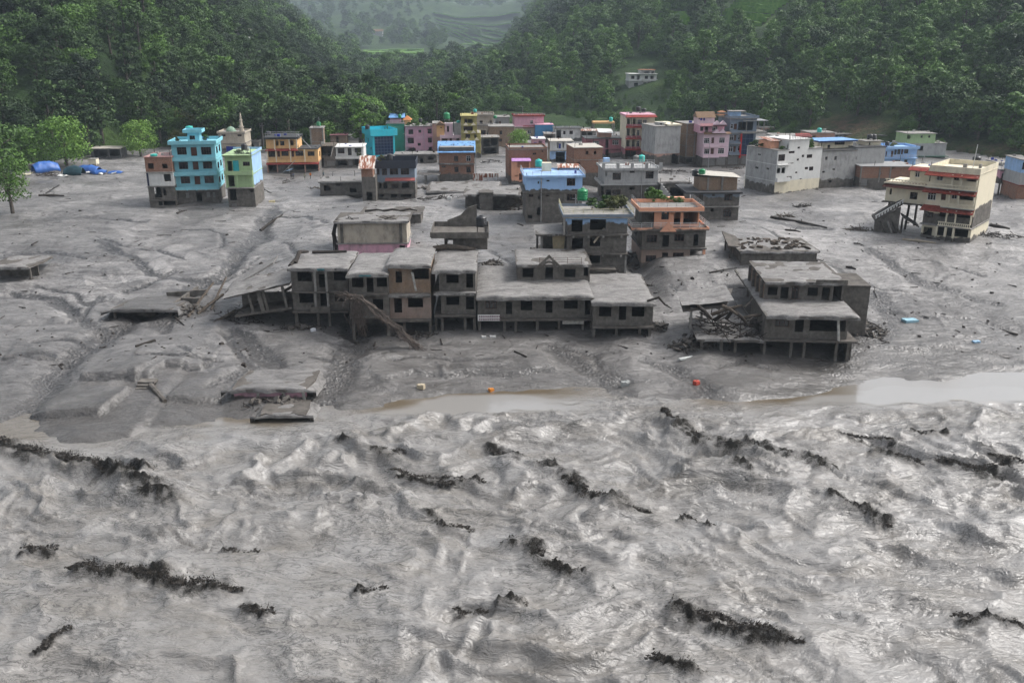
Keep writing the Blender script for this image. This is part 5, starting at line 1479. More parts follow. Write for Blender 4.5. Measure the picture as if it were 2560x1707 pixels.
# tall house with red eaves
h = House("house", "four storey cream and pink house with red eaves on every floor", 'E', (322, 830), 690, 4, 9, group=TOWN)
z = h.zs(830, 690, 548, 398, 270)
CP_ = W('cream', 0, .3)
us = h.uv(525, 600)[0]
h.st(0, z[1], W('maroon', 1.5, .5), [('o', 330, 715, 395, 800), ('o', 400, 715, 470, 800), ('o', 560, 750, 660, 820)])
rowsw = [[('o', 328, 585, 390, 665), ('o', 402, 585, 455, 668), ('g', 466, 590, 515, 665), ('g', 600, 640, 655, 712)],
         [('o', 330, 430, 390, 520), ('o', 405, 430, 458, 525), ('g', 472, 450, 515, 528), ('g', 608, 495, 658, 572)],
         [('o', 332, 300, 392, 380), ('o', 408, 300, 465, 385), ('g', 472, 310, 550, 385), ('g', 560, 312, 612, 388)]]
for k in range(3):
    h.st(z[k + 1], z[k + 2], CP_ if k else W('cream', 0, .4), rowsw[k], noright=False)
    h.eave(z[k + 1] + .25, 0, us, 0, 1.2, .5, M_RED, ends=.25); h.parapet(z[k + 1] + .05, .55, W('maroon', 0, .2), 0, us, 0, .2, .5, 0, only='F', name="balcony_parapet")
    if k < 3: h.eave(z[k + 1] - .15, us + .1, h.w, 0, 1.2, .5, M_RED, ends=.2)
    for u in (.0, .2, .36): h.column(h.w * u + .1, -.42, z[k + 1] + .02, z[k + 2] - .05, .16, W('cream', 0))
h.eave(z[4] + .5, 0, h.w, 0, 1.3, .6, M_RED, ends=.5); h.slab(z[4], front=.1, side=.3, th=.5, m=W('pink', 0, .5), name="roof_slab"); h.rail(z[4] + .5, 0, h.w, -.05, M_RAIL, .8)
tank_on(h, 500, 215, z[4] + .5, .7, 1.4, M_TANKB, "black water tank on the red eaved tall house", .3)
tank_on(h, 570, 220, z[4] + .5, .7, 1.3, M_TANKB, "second black tank right of the first on the red eaved house")
h = House("building", "tall building with a huge blank grey stained plaster wall", 'E', (705, 905), 1030, 14, 10, "building", TOWN)
z = h.zs(905, 760, 405)
h.st(0, z[1], W('salmon', 2.4, .7), [('o', 935, 755, 1025, 890)]); h.st(z[1], z[2], W('lgrey', 0, .75), right=[('w', .1, .3, .2, .3), ('w', .1, .3, .5, .6), ('w', .1, .3, .8, .9)]); h.slab(z[2], front=.25, side=.3, th=.16, name="roof_slab")
h.st(z[2] + .16, h.uv(820, 350, 3)[1], W('lgrey', 0, .5), [('o', 780, 355, 810, 400)], u0=h.uv(770, 400, 3)[0], u1=h.uv(862, 400, 3)[0], off=3, back=6)
h.slab(z[2] + .16, h.w * .5, h.w, front=.3, side=.1, th=.4, m=W('cream', 0), name="roof_kerb")

# brick flank and pink fronted house
h = House("house", "house with a tall bare brown brick flank left of the light pink fronts", 'E', (1110, 880), 1325, 12, 9, group=TOWN)
z = h.zs(880, 800, 660, 510, 370)
h.st(0, z[1], W('mud', 5), [('o', 1130, 815, 1200, 870)], ); 
for k in (1, 2, 3): h.st(z[k], z[k + 1], W('bbrick', 0, .4, True)); h.slab(z[k] - .06, front=.05, side=.03, th=.12)
for u in (.02, .5, .98): h.column(h.w * u, .05, z[1], z[4], .3)
h.slab(z[4], front=.4, side=.3, th=.16, name="roof_slab")
h = House("house", "light pink house front with white grille windows and tiled gables", 'E', (1330, 920), 1662, 5, 10, group=TOWN)
z = h.zs(920, 800, 665, 535, 490, 385)
h.st(0, z[1], W('grey', 3), [('s', 1340, 815, 1505, 910), ('s', 1520, 800, 1640, 905)])
h.st(z[1], z[2] - .08, LP, [('g', 1362, 690, 1432, 762), ('d', 1445, 685, 1490, 762), ('g', 1542, 682, 1622, 758)]); h.st(z[2], z[4] - .08, LP, [('g', 1358, 552, 1430, 622), ('d', 1455, 545, 1492, 620), ('g', 1558, 545, 1632, 618)])
for k in (1, 2): h.slab(z[k] - .08, 0, h.w * .6, front=1.0, side=.1, th=.15, m=LP, name="balcony"); h.parapet(z[k] + .07, .6, LP, 0, h.w * .6, 0, .2, 1.0, .1, only='FLR', name="balcony_parapet")
h.eave(z[4] + .4, 0, h.w, 0, 1.0, .5, P("brown_tile", (.16, .1, .06), .8)); 
h.st(z[4], z[5], W('pink', 0, .5), [('w', 1290, 405, 1350, 460), ('o', 1370, 400, 1415, 470), ('g', 1465, 395, 1535, 460)], u0=-1.2, u1=h.w * .78, back=8)
h.eave(z[5] + .5, -1.2, h.w * .78, 0, 1.2, .6, P("maroon_tin", (.2, .08, .09)))
for f in (.45, .68):
    mb = MB(); c_ = h.w * f; g = 1.1
    for zb in (z[4] + .1, z[5] + .2): mb.add([(c_ - g, -1.25, zb), (c_ + g, -1.25, zb), (c_, -1.25, zb + 1.1), (c_ - g, -.2, zb), (c_ + g, -.2, zb), (c_, -.2, zb + 1.1)], [(0, 1, 2), (3, 5, 4), (0, 2, 5, 3), (1, 4, 5, 2), (0, 3, 4, 1)])
    h.part(mb, "gable", W('lpink', 0))
zz = z[5] + .5; a, b = h.uv(1275, 350, 3)[0], h.uv(1495, 350, 3)[0]; zt = h.uv(1330, 285, 3)[1]
h.st(zz - .5, zt, LP, [('b', 1310, 272, 1340, 322), ('w', 1290, 275, 1305, 300), ('b', 1350, 290, 1375, 325)], u0=a, u1=b, off=3, back=7)
mb = MB(); um = a + (b - a) * .25
mb.add([(a - .3, 2.6, zt), (b + .3, 2.6, zt), (a - .3, 7.2, zt), (b + .3, 7.2, zt), (a - .3, 4.9, zt + 1.5), (b + .3, 4.9, zt + 1.5)], [(0, 1, 5, 4), (2, 4, 5, 3), (0, 4, 2), (1, 3, 5), (0, 2, 3, 1)]); h.part(mb, "gable_roof", P("brown_tile", (.16, .1, .06), .8))

# grey house with dark blue glass and red strip
h = House("building", "tall grey building with dark blue glass and a vertical red strip", 'E', (1662, 905), 2005, 5, 11, "building", TOWN)
z = h.zs(905, 770, 625, 485, 300)
GS = W('slate', 0, .4)
h.st(0, z[1], W('grey', 2.6), [('s', 1668, 790, 1800, 895), ('s', 1850, 780, 1930, 890), ('d', 1935, 790, 1985, 880)])
for k, ops in enumerate([[('g', 1672, 660, 1736, 730), ('d', 1742, 655, 1775, 735), ('g', 1802, 650, 1826, 720)], [('g', 1685, 515, 1746, 582), ('d', 1752, 510, 1782, 585), ('g', 1805, 510, 1830, 575)], [('g', 1690, 370, 1742, 432), ('d', 1750, 365, 1790, 440), ('o', 1805, 340, 2000, 450)]]):
    h.st(z[k + 1], z[k + 2], GS, ops); h.slab(z[k + 1] - .08, 0, h.w * .4, front=.9, side=.05, th=.14, name="balcony"); h.parapet(z[k + 1] + .06, .6, GS, 0, h.w * .4, 0, .2, .9, .05, only='FLR', name="balcony_parapet")
a, b = h.uv(1855, 600, -.3)[0], h.uv(2000, 600, -.3)[0]; c, d = h.uv(1900, 770, -.3)[1], h.uv(1900, 492, -.3)[1]
cw = h.block("glass_front", P("curtain_frame", (.08, .12, .2), .4, .5), a, b, -.25, -.02, c, d)
pm = MB().box(0, (b - a) / 3 - .06, -.04, 0, 0, (d - c) / 4 - .06).mesh("pane", M_BGLASS)
for i in range(3):
    for k in range(4):
        o = bpy.data.objects.new("pane", pm); COL.objects.link(o); o.parent = cw; o.location = (a + .03 + (b - a) * i / 3, -.252, c + .03 + (d - c) * k / 4)
h.block("red_strip", P("red_panel", (.5, .015, .012), .5), a - .5, a - .05, -.35, -.02, c - .9, d); h.block("red_sill", P("red_panel", (.5, .015, .012), .5), a, b, -.33, -.02, c - .18, c - .01)
h.slab(z[3] - .1, h.w * .4, h.w + 2.5, front=1.2, side=.1, th=.5, m=M_CONC, name="roof_slab")
h.slab(z[4], front=.6, side=.4, th=.2, name="roof_slab"); h.parapet(z[4] + .2, .6, GS, front=.6, side=.4)
a, b = h.uv(1890, 320, -1)[0], h.uv(2190, 320, -1)[0]
h.slab(h.uv(2000, 330, -1)[1], a, b, -.5, 5, .6, .2, 0, M_STEEL, .15, "canopy")
for u in (b - .5, a + 1): h.column(u, 0, z[3] + .4, h.uv(2000, 330, -1)[1], .22); h.column(u, 4.5, z[3] + .4, h.uv(2000, 330, -1)[1], .22)
u0, u1 = h.uv(1545, 290, 3)[0], h.uv(1680, 290, 3)[0]
for k in range(3):
    zz = z[4] + .2 + k * .75; g = (u1 - u0) / 2 * (1 - .28 * k); um = (u0 + u1) / 2
    if k < 2: h.block("pavilion_tier", W('beige', 0, .5), um - g * .6, um + g * .6, 3 - g * .6 + 2, 3 + g * .6 + 2, zz, zz + .5)
    if k < 2:
        mb = MB(); mb.hexa([(um - g, 5 - g, zz + .5), (um + g, 5 - g, zz + .5), (um + g, 5 + g, zz + .5), (um - g, 5 + g, zz + .5)], [(um - g * .4, 5 - g * .4, zz + .85), (um + g * .4, 5 - g * .4, zz + .85), (um + g * .4, 5 + g * .4, zz + .85), (um - g * .4, 5 + g * .4, zz + .85)]); h.part(mb, "pavilion_roof", P("orange_brown_tile", (.3, .14, .07), .8))
a, b = h.uv(1705, 270, 2)[0], h.uv(1840, 270, 2)[0]
h.st(z[4] + .2, h.uv(1780, 205, 2)[1], W('ltblue', 0, .5), u0=a, u1=b, off=2, back=5); h.slab(h.uv(1780, 205, 2)[1], a, b + 1, 2, 5, .6, .3, 0, M_CONC, .15, "roof_slab")

# grey house behind the peach one
h = House("house", "mud greyed blue house with a brick roof room behind the peach house", 'M', (1922, 775), 2288, 2, 10, group=TOWN)
z = h.zs(775, 635, 505)
h.st(0, z[1] - .1, W('grey', 9), [('w', 2140, 665, 2226, 742), ('o', 2010, 655, 2046, 686)]); h.slab(z[1] - .1, front=.5, side=.1, th=.16)
h.st(z[1] + .06, z[2], W('slate', z[2] - .5), [('w', 2152, 510, 2236, 577), ('o', 2028, 510, 2060, 530)]); h.slab(z[2], u0=-3.0, front=.6, side=.4, th=.35, m=P("black_stained_slab", (.05, .05, .053), .9), name="roof_slab")
a, b = h.uv(1900, 440, 2)[0], h.uv(2280, 440, 2)[0]; zt = h.uv(2050, 335, 2)[1]
h.st(z[2] + .35, zt, W('bbrick', 0, .4, True), u0=a, u1=b, off=2, back=7)
for f in (.22, .6): h.column(a + (b - a) * f, 1.98, z[2] + .35, zt, .35)
mb = MB(); mb.hexa([(a - .5, 1.3, zt + .5), (b + .6, 1.3, zt - .1), (b + .6, 7.5, zt), (a - .5, 7.5, zt + .7)], [(a - .5, 1.3, zt + .56), (b + .6, 1.3, zt - .04), (b + .6, 7.5, zt + .06), (a - .5, 7.5, zt + .76)]); h.part(mb, "tin_roof", P("pale_tin", (.42, .39, .34)))
tank_on(h, 1925, 305, zt + .7, .65, 1.0, M_TANKG, "green square looking tank on the brick roof room")
tank_on(h, 1865, 325, zt, .75, 1.3, M_TANKB, "black tank left of the brick roof room", .0)
h = House("house", "low building with a mud covered sloping roof left of the grey house", 'M', (1490, 560), 1800, 2, 9, group=TOWN)
z = h.zs(560, 400); h.st(0, z[1], W('mud', 5), [('o', 1600, 440, 1740, 550)]); h.slab(z[1], front=.4, side=.3, th=.15, m=M_CONCD, name="roof_slab"); h.mudroof(z[1] + .1, seed=5, th=.3, y1=h.d + 1)
mb = MB()
for k in range(6): mb.box(.1 + .42 * k, .5 + .42 * k, -1.3, -.35, -1.5, z[1] * (1 - k / 6.5))
h.part(mb, "outside_stair", W('lgrey', 0, .5))

# white building at an angle
h = House("building", "tall white building set at an angle with a stained side wall, its shade painted grey", 'F', (500, 1290), 1068, 26, 10.5, "building", TOWN)
z = h.zs(1290, 1120, 905, 720, 590)
WT = W('white', .9, .2); 
sideShadeW = W('lgrey', 2.0, .7)  # stains, with the side's shade painted in as a greyer wall
h.st(0, z[1], W('cream', .4, .3), [], ml=sideShadeW)
h.st(z[1], z[2], W('white', 2.6 , .2), [('o', 525, 945, 580, 1012), ('o', 595, 940, 642, 1012), ('w', 665, 1050, 727, 1086), ('w', 900, 930, 942, 962), ('w', 955, 925, 1010, 977), ('w', 775, 990, 801, 1012), ('o', 830, 1088, 860, 1118)], ml=sideShadeW, left=[('G', .3, .42, .55, .7), ('G', .68, .78, .6, .75)])
h.slab(z[2] - .1, 0, h.w * .28, front=.7, side=.05, th=.14, m=W('white', 0)); h.parapet(z[1] + .05, .75, W('white', 0, .2), 0, h.w * .28, 0, .2, .7, .05, only='FLR', name="balcony_parapet"); h.slab(z[1] - .1, 0, h.w * .28, front=.7, side=.05, th=.14, m=W('white', 0))
h.st(z[2], z[3], W('white', 0, .25), [('w', 553, 765, 640, 852), ('w', 675, 885, 750, 902), ('w', 925, 765, 996, 812), ('w', 860, 770, 890, 802), ('w', 795, 820, 822, 847), ('w', 690, 722, 766, 752)], ml=sideShadeW, left=[('G', .36, .46, .45, .6)])
a, b = h.uv(690, 700)[0], h.uv(950, 700)[0]
h.st(z[3], z[4], W('white', 0, .25), [('w', 805, 665, 836, 690)], u0=a, u1=b, back=8); h.slab(z[4], a, b, 0, 8, .3, .2, 0, W('white', 0), .14, "roof_slab"); h.rail(z[4] + .14, a, b, -.2, P("dark_rail", (.1, .08, .1)), .9, gap=.5)
h.slab(z[3], 0, a - .05, front=.2, side=.2, th=.14, name="roof_slab"); h.slab(z[3], b + .05, h.w, front=.2, side=.1, th=.14, name="roof_slab")
a2, b2 = h.uv(430, 650, 3)[0], h.uv(660, 650, 3)[0]; h.st(z[3] + .14, h.uv(560, 585, 3)[1], W('peach', 0, .4), u0=-.0 + .3, u1=a - .3, off=3, back=7); zt = h.uv(560, 585, 3)[1]
mb = MB(); mb.hexa([(0, 2.4, zt), (a, 2.4, zt), (a, 7.4, zt + .5), (0, 7.4, zt + .5)], [(0, 2.4, zt + .06), (a, 2.4, zt + .06), (a, 7.4, zt + .56), (0, 7.4, zt + .56)]); h.part(mb, "tin_roof", M_RUST)
for k, (u, d, w_, t_, kd) in enumerate([(.8, 8.5, 2.6, 1.4, 'mid'), (.5, 5.5, 2.4, 1.0, 'olive'), (1.6, .6, 1.6, .8, 'mid')]): shrub(h.world(u, d, z[3] + .1), w_, t_, ["leafy roof plants at the back left corner of the white building", "roof plants above the grey side wall of the white building", "small roof plants above the white building balcony"][k], kd)
shrub(h.world(b + 1.2, 1.0, z[3] + .1), 2.0, 2.2, "tall dark bush on the right of the white building roof", 'mid')

# stained grey white buildings
h = House("building", "long two storey building with black stained white wall right of the white building", 'F', (1078, 1220), 1515, 16, 12, "building", TOWN)
z = h.zs(1220, 980, 728)
h.st(0, z[1], W('lgrey', 2.2, .8), [('o', 1130, 955, 1166, 975), ('o', 1210, 1105, 1247, 1136)]); h.st(z[1], z[2], W('lgrey', 0, .85), [('w', 1165, 795, 1196, 838), ('w', 1285, 790, 1316, 838), ('w', 1260, 950, 1295, 975)])
h.slab(z[2], front=.3, side=.2, th=.14, m=P("dark_roof_felt", (.03, .03, .03)), name="roof_slab")
a, b = h.uv(1060, 700, 4)[0], h.uv(1520, 700, 4)[0]; zt = h.uv(1200, 600, 4)[1]
h.st(z[2] + .14, zt, W('cream', 0, .4), [('w', 1195, 640, 1230, 700), ('w', 1290, 600, 1420, 640)], u0=a, u1=b, off=4, back=9); h.slab(zt, a, b, 4, 9, 1.2, .4, .3, P("blue_fascia", (.03, .04, .15)), .3, "fascia"); h.slab(zt + .3, a, b, 4, 9, 1.4, .5, .4, M_BSHEET, .1, "sheet_roof")
h = House("building", "pale grey blank walled building behind the low brick house", 'F', (1515, 1190), 1895, 12, 10, "building", TOWN)
z = h.zs(1190, 680); h.st(0, z[1], W('lgrey', 1.5, .55), [('o', 1515, 800, 1535, 835)]); h.slab(z[1], front=.2, side=.2, th=.16, m=P("dark_roof_felt", (.03, .03, .03)), name="roof_slab")
a, b = h.uv(1690, 650, 3)[0], h.uv(1890, 650, 3)[0]; h.st(z[1] + .16, h.uv(1750, 595, 3)[1], W('cream', 0, .4), [('o', 1735, 600, 1760, 645)], u0=a, u1=b, off=3, back=7); h.slab(h.uv(1750, 595, 3)[1], a, b, 3, 7, .5, .4, 0, M_CONC, .15, "roof_slab")
tank_on(h, 1750, 570, h.uv(1750, 595, 3)[1] + .15, .7, 1.3, M_TANKB, "black tank on the pale grey building", .0)
tank_on(h, 1795, 570, h.uv(1750, 595, 3)[1] + .15, .7, 1.3, M_TANKB, "black tank at the right of the pair on the pale grey building", .0)
h = House("house", "distant low house with a red gabled porch and turquoise tank behind the white building", 'F', (500, 700), 960, 6, 8, group=TOWN)
z = h.zs(700, 530); h.st(0, z[1], W('lgrey', 0, .5), [('o', 600, 570, 700, 640)]); h.slab(z[1], front=.6, side=.3, th=.14, name="roof_slab"); h.eave(z[1] + .9, h.w * .55, h.w * .95, 0, 1.6, .9, M_RED)
h = House("house", "distant grey house with a turquoise tank above the blue fascia roof", 'F', (960, 640), 1275, 6, 8, group=TOWN)
z = h.zs(640, 485); h.st(0, z[1], W('salmon', 0, .6), [('o', 1000, 520, 1040, 580)]); h.slab(z[1], front=.6, side=.3, th=.14, name="roof_slab"); tank_on(h, 1088, 475, z[1] + .14, .75, 1.4, M_TANKT, "turquoise tank on the distant grey house")

# low brick house and blue house at right
h = House("house", "long low brick house with muddy lower half left of the cream house", 'G', (30, 765), 690, -2, 9, group=TOWN)
z = h.zs(765, 625, 480)
h.st(0, z[1], W('brick', 9, .4, True), [('s', 60, 640, 145, 720)]); h.st(z[1], z[2], W('brick', 0, .3, True), [('o', 285, 555, 315, 582), ('o', 450, 475, 475, 500)])
for u in (.01, .36, .56, .99): h.column(h.w * u, -.04, z[1] - 1, z[2], .28)
h.slab(z[2], front=.4, side=.3, th=.14, m=P("grey_tin", (.25, .25, .25)), name="roof_slab")
h = House("house", "blue house with white balcony railing and red doors at the right", 'G', (345, 470), 735, 2, 8, group=TOWN)
z = h.zs(470, 375, 262, 205)
BB = W('ltblue', 0, .3)
h.st(0, z[1], BB, [('w', 400, 420, 430, 440), ('w', 480, 400, 545, 440), ('w', 600, 395, 640, 430)], left=[('w', .5, .7, .3, .7)])
h.slab(z[1] - .08, front=1.0, side=.1, th=.14, m=BB, name="balcony"); h.rail(z[1] + .06, 0, h.w, -.95, M_RAIL, .85, gap=.8)
h.st(z[1], z[2], BB, [('d', 355, 292, 386, 358), ('d', 435, 285, 466, 362), ('w', 478, 270, 505, 335), ('w', 515, 265, 552, 328), ('d', 562, 265, 588, 330), ('w', 600, 260, 650, 320)])
h.slab(z[2], front=1.1, side=.2, th=.14, m=BB, name="roof_slab"); h.parapet(z[2] + .14, .6, BB, front=1.1, side=.2)
shrub_on(h, 470, 235, z[2] + .2, 2.6, 1.1, "pinkish potted plants on the blue house roof", 'olive')
tank_on(h, 385, 235, z[2] + .14, .6, 1.2, M_TANKB, "black tank on the blue house roof", .3)
h = House("house", "pale green and grey house overgrown with creepers beneath the bare slope", 'G', (600, 352), 1108, 3, 9, group=TOWN)
z = h.zs(352, 195, 75)
h.st(0, z[1], W('lgrey', 0, .5), [('o', 775, 225, 836, 286), ('g', 715, 225, 735, 290)]); h.st(z[1], z[2], W('pgreen', 0, .3), [('o', 610, 95, 675, 140), ('w', 805, 95, 830, 125), ('w', 900, 95, 925, 125)], u1=h.w * .7, back=7)
h.slab(z[1] - .05, h.w * .7, h.w, front=.2, side=.2, th=.14, name="roof_slab"); h.slab(z[2], 0, h.w * .7, y1=7, front=.5, side=.3, th=.14, name="roof_slab")
for k, x in enumerate((680, 760, 800, 900, 960, 1060)): shrub_on(h, x, 190, z[1] - .5, 1.6 + .3 * (k % 3), 1.2 + .25 * (k % 2), "creeper hanging from the terrace of the pale green house at right" , 'mid')
h.slab(-.1, front=1.5, side=.4, y1=.1, th=.12, m=P("green_tin", (.02, .08, .05)), name="green_awning")

# right edge
h = House("house", "pink house standing on bare columns behind the cream house at right", 'G', (1745, 850), 1978, 0, 8, group=TOWN)
z = h.zs(850, 690, 525)
for u in (.1, .35, .7, .95): h.column(h.w * u, .2, -1, z[1], .3, M_CONCD)
h.slab(z[1], front=.5, side=.2, th=.16, m=M_CONCD); h.st(z[1] + .16, z[2], W('pink', z[1] + 1.2, .3), [('o', 1810, 560, 1850, 650), ('w', 1915, 575, 1945, 605)]); h.slab(z[2], front=.4, side=.2, th=.15, name="roof_slab"); h.mudroof(z[2] + .08, seed=9, th=.08)
h.rail(z[2] + .2, 0, h.w, -.2, M_RAIL, 1.0, gap=1.2)
h = House("house", "grey white house cut by the right picture edge above bare brick", 'G', (1985, 925), 2160, -4, 8, group=TOWN)
z = h.zs(925, 715, 560, 400)
h.st(0, z[1], W('brick', .6, .3, True)); h.slab(z[1] - .06, front=.5, side=.1, th=.16, m=M_RED); h.st(z[1] + .1, z[2], W('lgrey', 0, .4)); h.st(z[2], z[3], W('ltblue', 0, .4), [('w', 2040, 430, 2110, 520)]); h.slab(z[3], front=.4, side=.3, th=.15, name="roof_slab")
shrub_on(h, 2085, 350, z[3] + .2, 2.0, 2.4, "yellow green bush at the right picture edge", 'olive')

# big cream house with red tiled eaves
h = House("house", "large cream house with three red tiled eaves and a collapsed left wing", 'G', (800, 1350), 1425, -40, 12, group=TOWN)
z = h.zs(1350, 1185, 960, 735, 525)
CR = W('cream', z[2] - .9, .22)
h.st(0, z[1], W('cream', .7, .4), [('o', 835, 1235, 945, 1335), ('o', 1010, 1215, 1095, 1340), ('o', 1130, 1215, 1205, 1350), ('o', 1230, 1205, 1400, 1360)], mr=W('cream', .6, .3))
h.slab(z[1], front=1.1, side=.15, th=.2, m=M_CONC)
mrs = W('cream', z[2] + .4, .12)
h.st(z[1] + .2, z[2], CR, [('w', 860, 1045, 960, 1115), ('o', 1040, 1015, 1130, 1110), ('w', 1160, 1010, 1225, 1105), ('o', 1255, 995, 1440, 1120)], mr=mrs)
h.st(z[2], z[3], W('cream', 0, .3), [('g', 890, 805, 995, 900), ('d', 1060, 805, 1120, 900), ('g', 1190, 810, 1260, 885), ('o', 1285, 790, 1470, 900)], mr=mrs)
h.st(z[3], z[4], W('cream', 0, .3), [('d', 875, 550, 925, 665), ('g', 1005, 565, 1085, 655), ('w', 1220, 580, 1285, 650), ('o', 1385, 570, 1500, 670)], mr=W('cream', 0, .1))
for k in (2, 3, 4): h.eave(z[k] + .25, -.2, h.w, 0, 1.6, .75, P("red_clay_tile", (.23, .05, .035), .85, .15, 0, .6, 2.2), ends=.15, th=.14)
for k in (1, 2, 3):
    f0 = .35 if k < 3 else 0
    zz = z[k] + (.2 if k == 1 else .28)
    h.slab(zz - .15, h.w * f0, h.w, front=1.15, side=0, th=.14, y1=0.0, m=M_CONC, name="balcony"); h.parapet(zz, .18, W('cream', 0), h.w * f0, h.w, 0, .1, 1.15, 0, only='F', name="balcony_kerb", t=.1)
    mb = MB(); n = 16
    for j in range(n): x = h.w * f0 + (h.w - h.w * f0) * (j + .5) / n; mb.box(x - .06, x + .06, -1.13, -1.06, zz + .18, zz + .62)
    mb.box(h.w * f0, h.w, -1.16, -1.03, zz + .62, zz + .74); h.part(mb, "balustrade", W('cream', 0, .2))
    for f in (.52, .7, 1.0): h.column(h.w * f - .15, -1.0, zz + .74, z[k + 1] - .2, .24, W('cream', 0))
for f in (.34, .52, .68): h.column(h.w * f, -.9, -1.5, z[1], .34, W('cream', .9))
h.slab(z[4], front=.5, side=.1, th=.14, m=W('cream', 0, .5), name="roof_slab"); h.parapet(z[4] + .14, .95, W('cream', 0, .45), front=.2, side=.05, t=.14)
tank_on(h, 1495, 440, z[4] + .3, .75, 1.4, M_TANKB, "black water tank on the cream house roof")
h.part(MB().tube([(h.w * .72, 4, z[4] + .14), (h.w * .75, 4, z[4] + 4.8)], .07, 6), "flag_pole", M_RAIL)
# left wing, upper floors still hanging
u0 = h.uv(370, 800, 2)[0]
h.st(z[2] - .2, z[3], CR, [('o', 420, 755, 445, 830), ('w', 670, 800, 765, 890)], u0=u0, u1=-.03, off=2, back=10)
h.eave(z[3] + .25, u0, 0, 2, 1.7, .8, P("dark_clay_tile", (.1, .035, .028), .85), ends=.3); h.slab(z[3], u0, -.03, 2, 10, 1.2, .2, 0, W('cream', 0, .4), .15, "terrace_slab")
mb = MB()
for j in range(14): x = u0 + (-u0) * (j + .5) / 14; mb.box(x - .06, x + .06, .83, .9, z[3] + .3, z[3] + .75)
mb.box(u0, 0, .8, .94, z[3] + .75, z[3] + .88); mb.box(u0, 0, .8, .94, z[3] + .15, z[3] + .3); h.part(mb, "balustrade", W('cream', 0, .2))
u2 = h.uv(670, 600, 4)[0]
h.st(z[3] + .15, z[4] - .2, W('cream', 0, .3), [('g', 735, 540, 795, 615)], u0=u2, u1=-.03, off=4, back=10); h.eave(z[4] + .1, u2, 0, 4, 1.2, .6, ends=.2); h.slab(z[4] - .2, u2, -.03, 4, 10, .3, .1, 0, W('cream', 0, .5), .16, "roof_slab")
h.slab(z[2] - .4, u0, -.03, 2, 10, .6, .3, 0, M_CONCD, .18, "floor_slab", rag=.3)
for u in (u0 + .3, u0 * .5): h.column(u, 3.2, -1.5, z[2] - .4, .35, M_CONCD, lean=.3)
for u in (u0 + .3, u0 * .5): h.column(u, 9.0, -1.5, z[2] - .4, .35, M_CONCD)
# fallen wing slab with its balustrade
e = House("collapsed_wing", "collapsed concrete wing with tilted balustrade in front of the cream house", 'G', (215, 1300), 780, -12, 5, "ruin")
w_ = e.w
za, zb = e.uv(215, 1140)[1], e.uv(600, 930)[1]
ub = e.uv(600, 930)[0]
mb = MB(); mb.hexa([(0, 0, za - .3), (ub, 0, zb - .3), (ub, 4, zb - .1), (0, 4, za - .1)], [(0, 0, za), (ub, 0, zb), (ub, 4, zb + .2), (0, 4, za + .2)]); e.part(mb, "tilted_slab", M_CONCD)
mb = MB()
for j in range(10): f = (j + .5) / 10; x = ub * f; zz = za + (zb - za) * f; mb.hexa([(x - .1, .05, zz), (x + .1, .05, zz + .05), (x + .1, .18, zz + .05), (x - .1, .18, zz)], [(x - .1, .05, zz + .55), (x + .1, .05, zz + .6), (x + .1, .18, zz + .6), (x - .1, .18, zz + .55)])
mb.hexa([(0, 0, za + .55), (ub, 0, zb + .55), (ub, .2, zb + .55), (0, .2, za + .55)], [(0, 0, za + .7), (ub, 0, zb + .7), (ub, .2, zb + .7), (0, .2, za + .7)]); e.part(mb, "balustrade", W('white', 0, .5))
mb = MB(); mb.hexa([(.1, .4, -1), (w_ * .55, .4, -1), (w_ * .55, .7, -1), (.1, .7, -1)], [(.1, .4, za - .32), (w_ * .55, .4, zb * .85), (w_ * .55, .7, zb * .85), (.1, .7, za - .32)]); e.part(mb, "leaning_wall", W('mud', 6))
for k in range(7):
    x = random.uniform(.3, 1.0) * w_; mb = MB(); a = Vector((x, random.uniform(-.8, 2), -.3)); b = a + Vector((random.uniform(-1.5, 1.5), random.uniform(-.5, 1), random.uniform(1.5, 3.5)))
    mb.tube([a, b], [.2, .18], 4); e.part(mb, "broken_column", M_CONC if k % 2 else M_CONCD)
mb = MB(); mb.hexa([(w_ * .62, .2, zb * .5), (w_ * 1.0, .2, zb * .2), (w_ * 1.0, 3, zb * .25), (w_ * .62, 3, zb * .55)], [(w_ * .62, .2, zb * .5 + .25), (w_ * 1.0, .2, zb * .2 + .25), (w_ * 1.0, 3, zb * .25 + .25), (w_ * .62, 3, zb * .55 + .25)]); e.part(mb, "fallen_slab", M_CONCD)

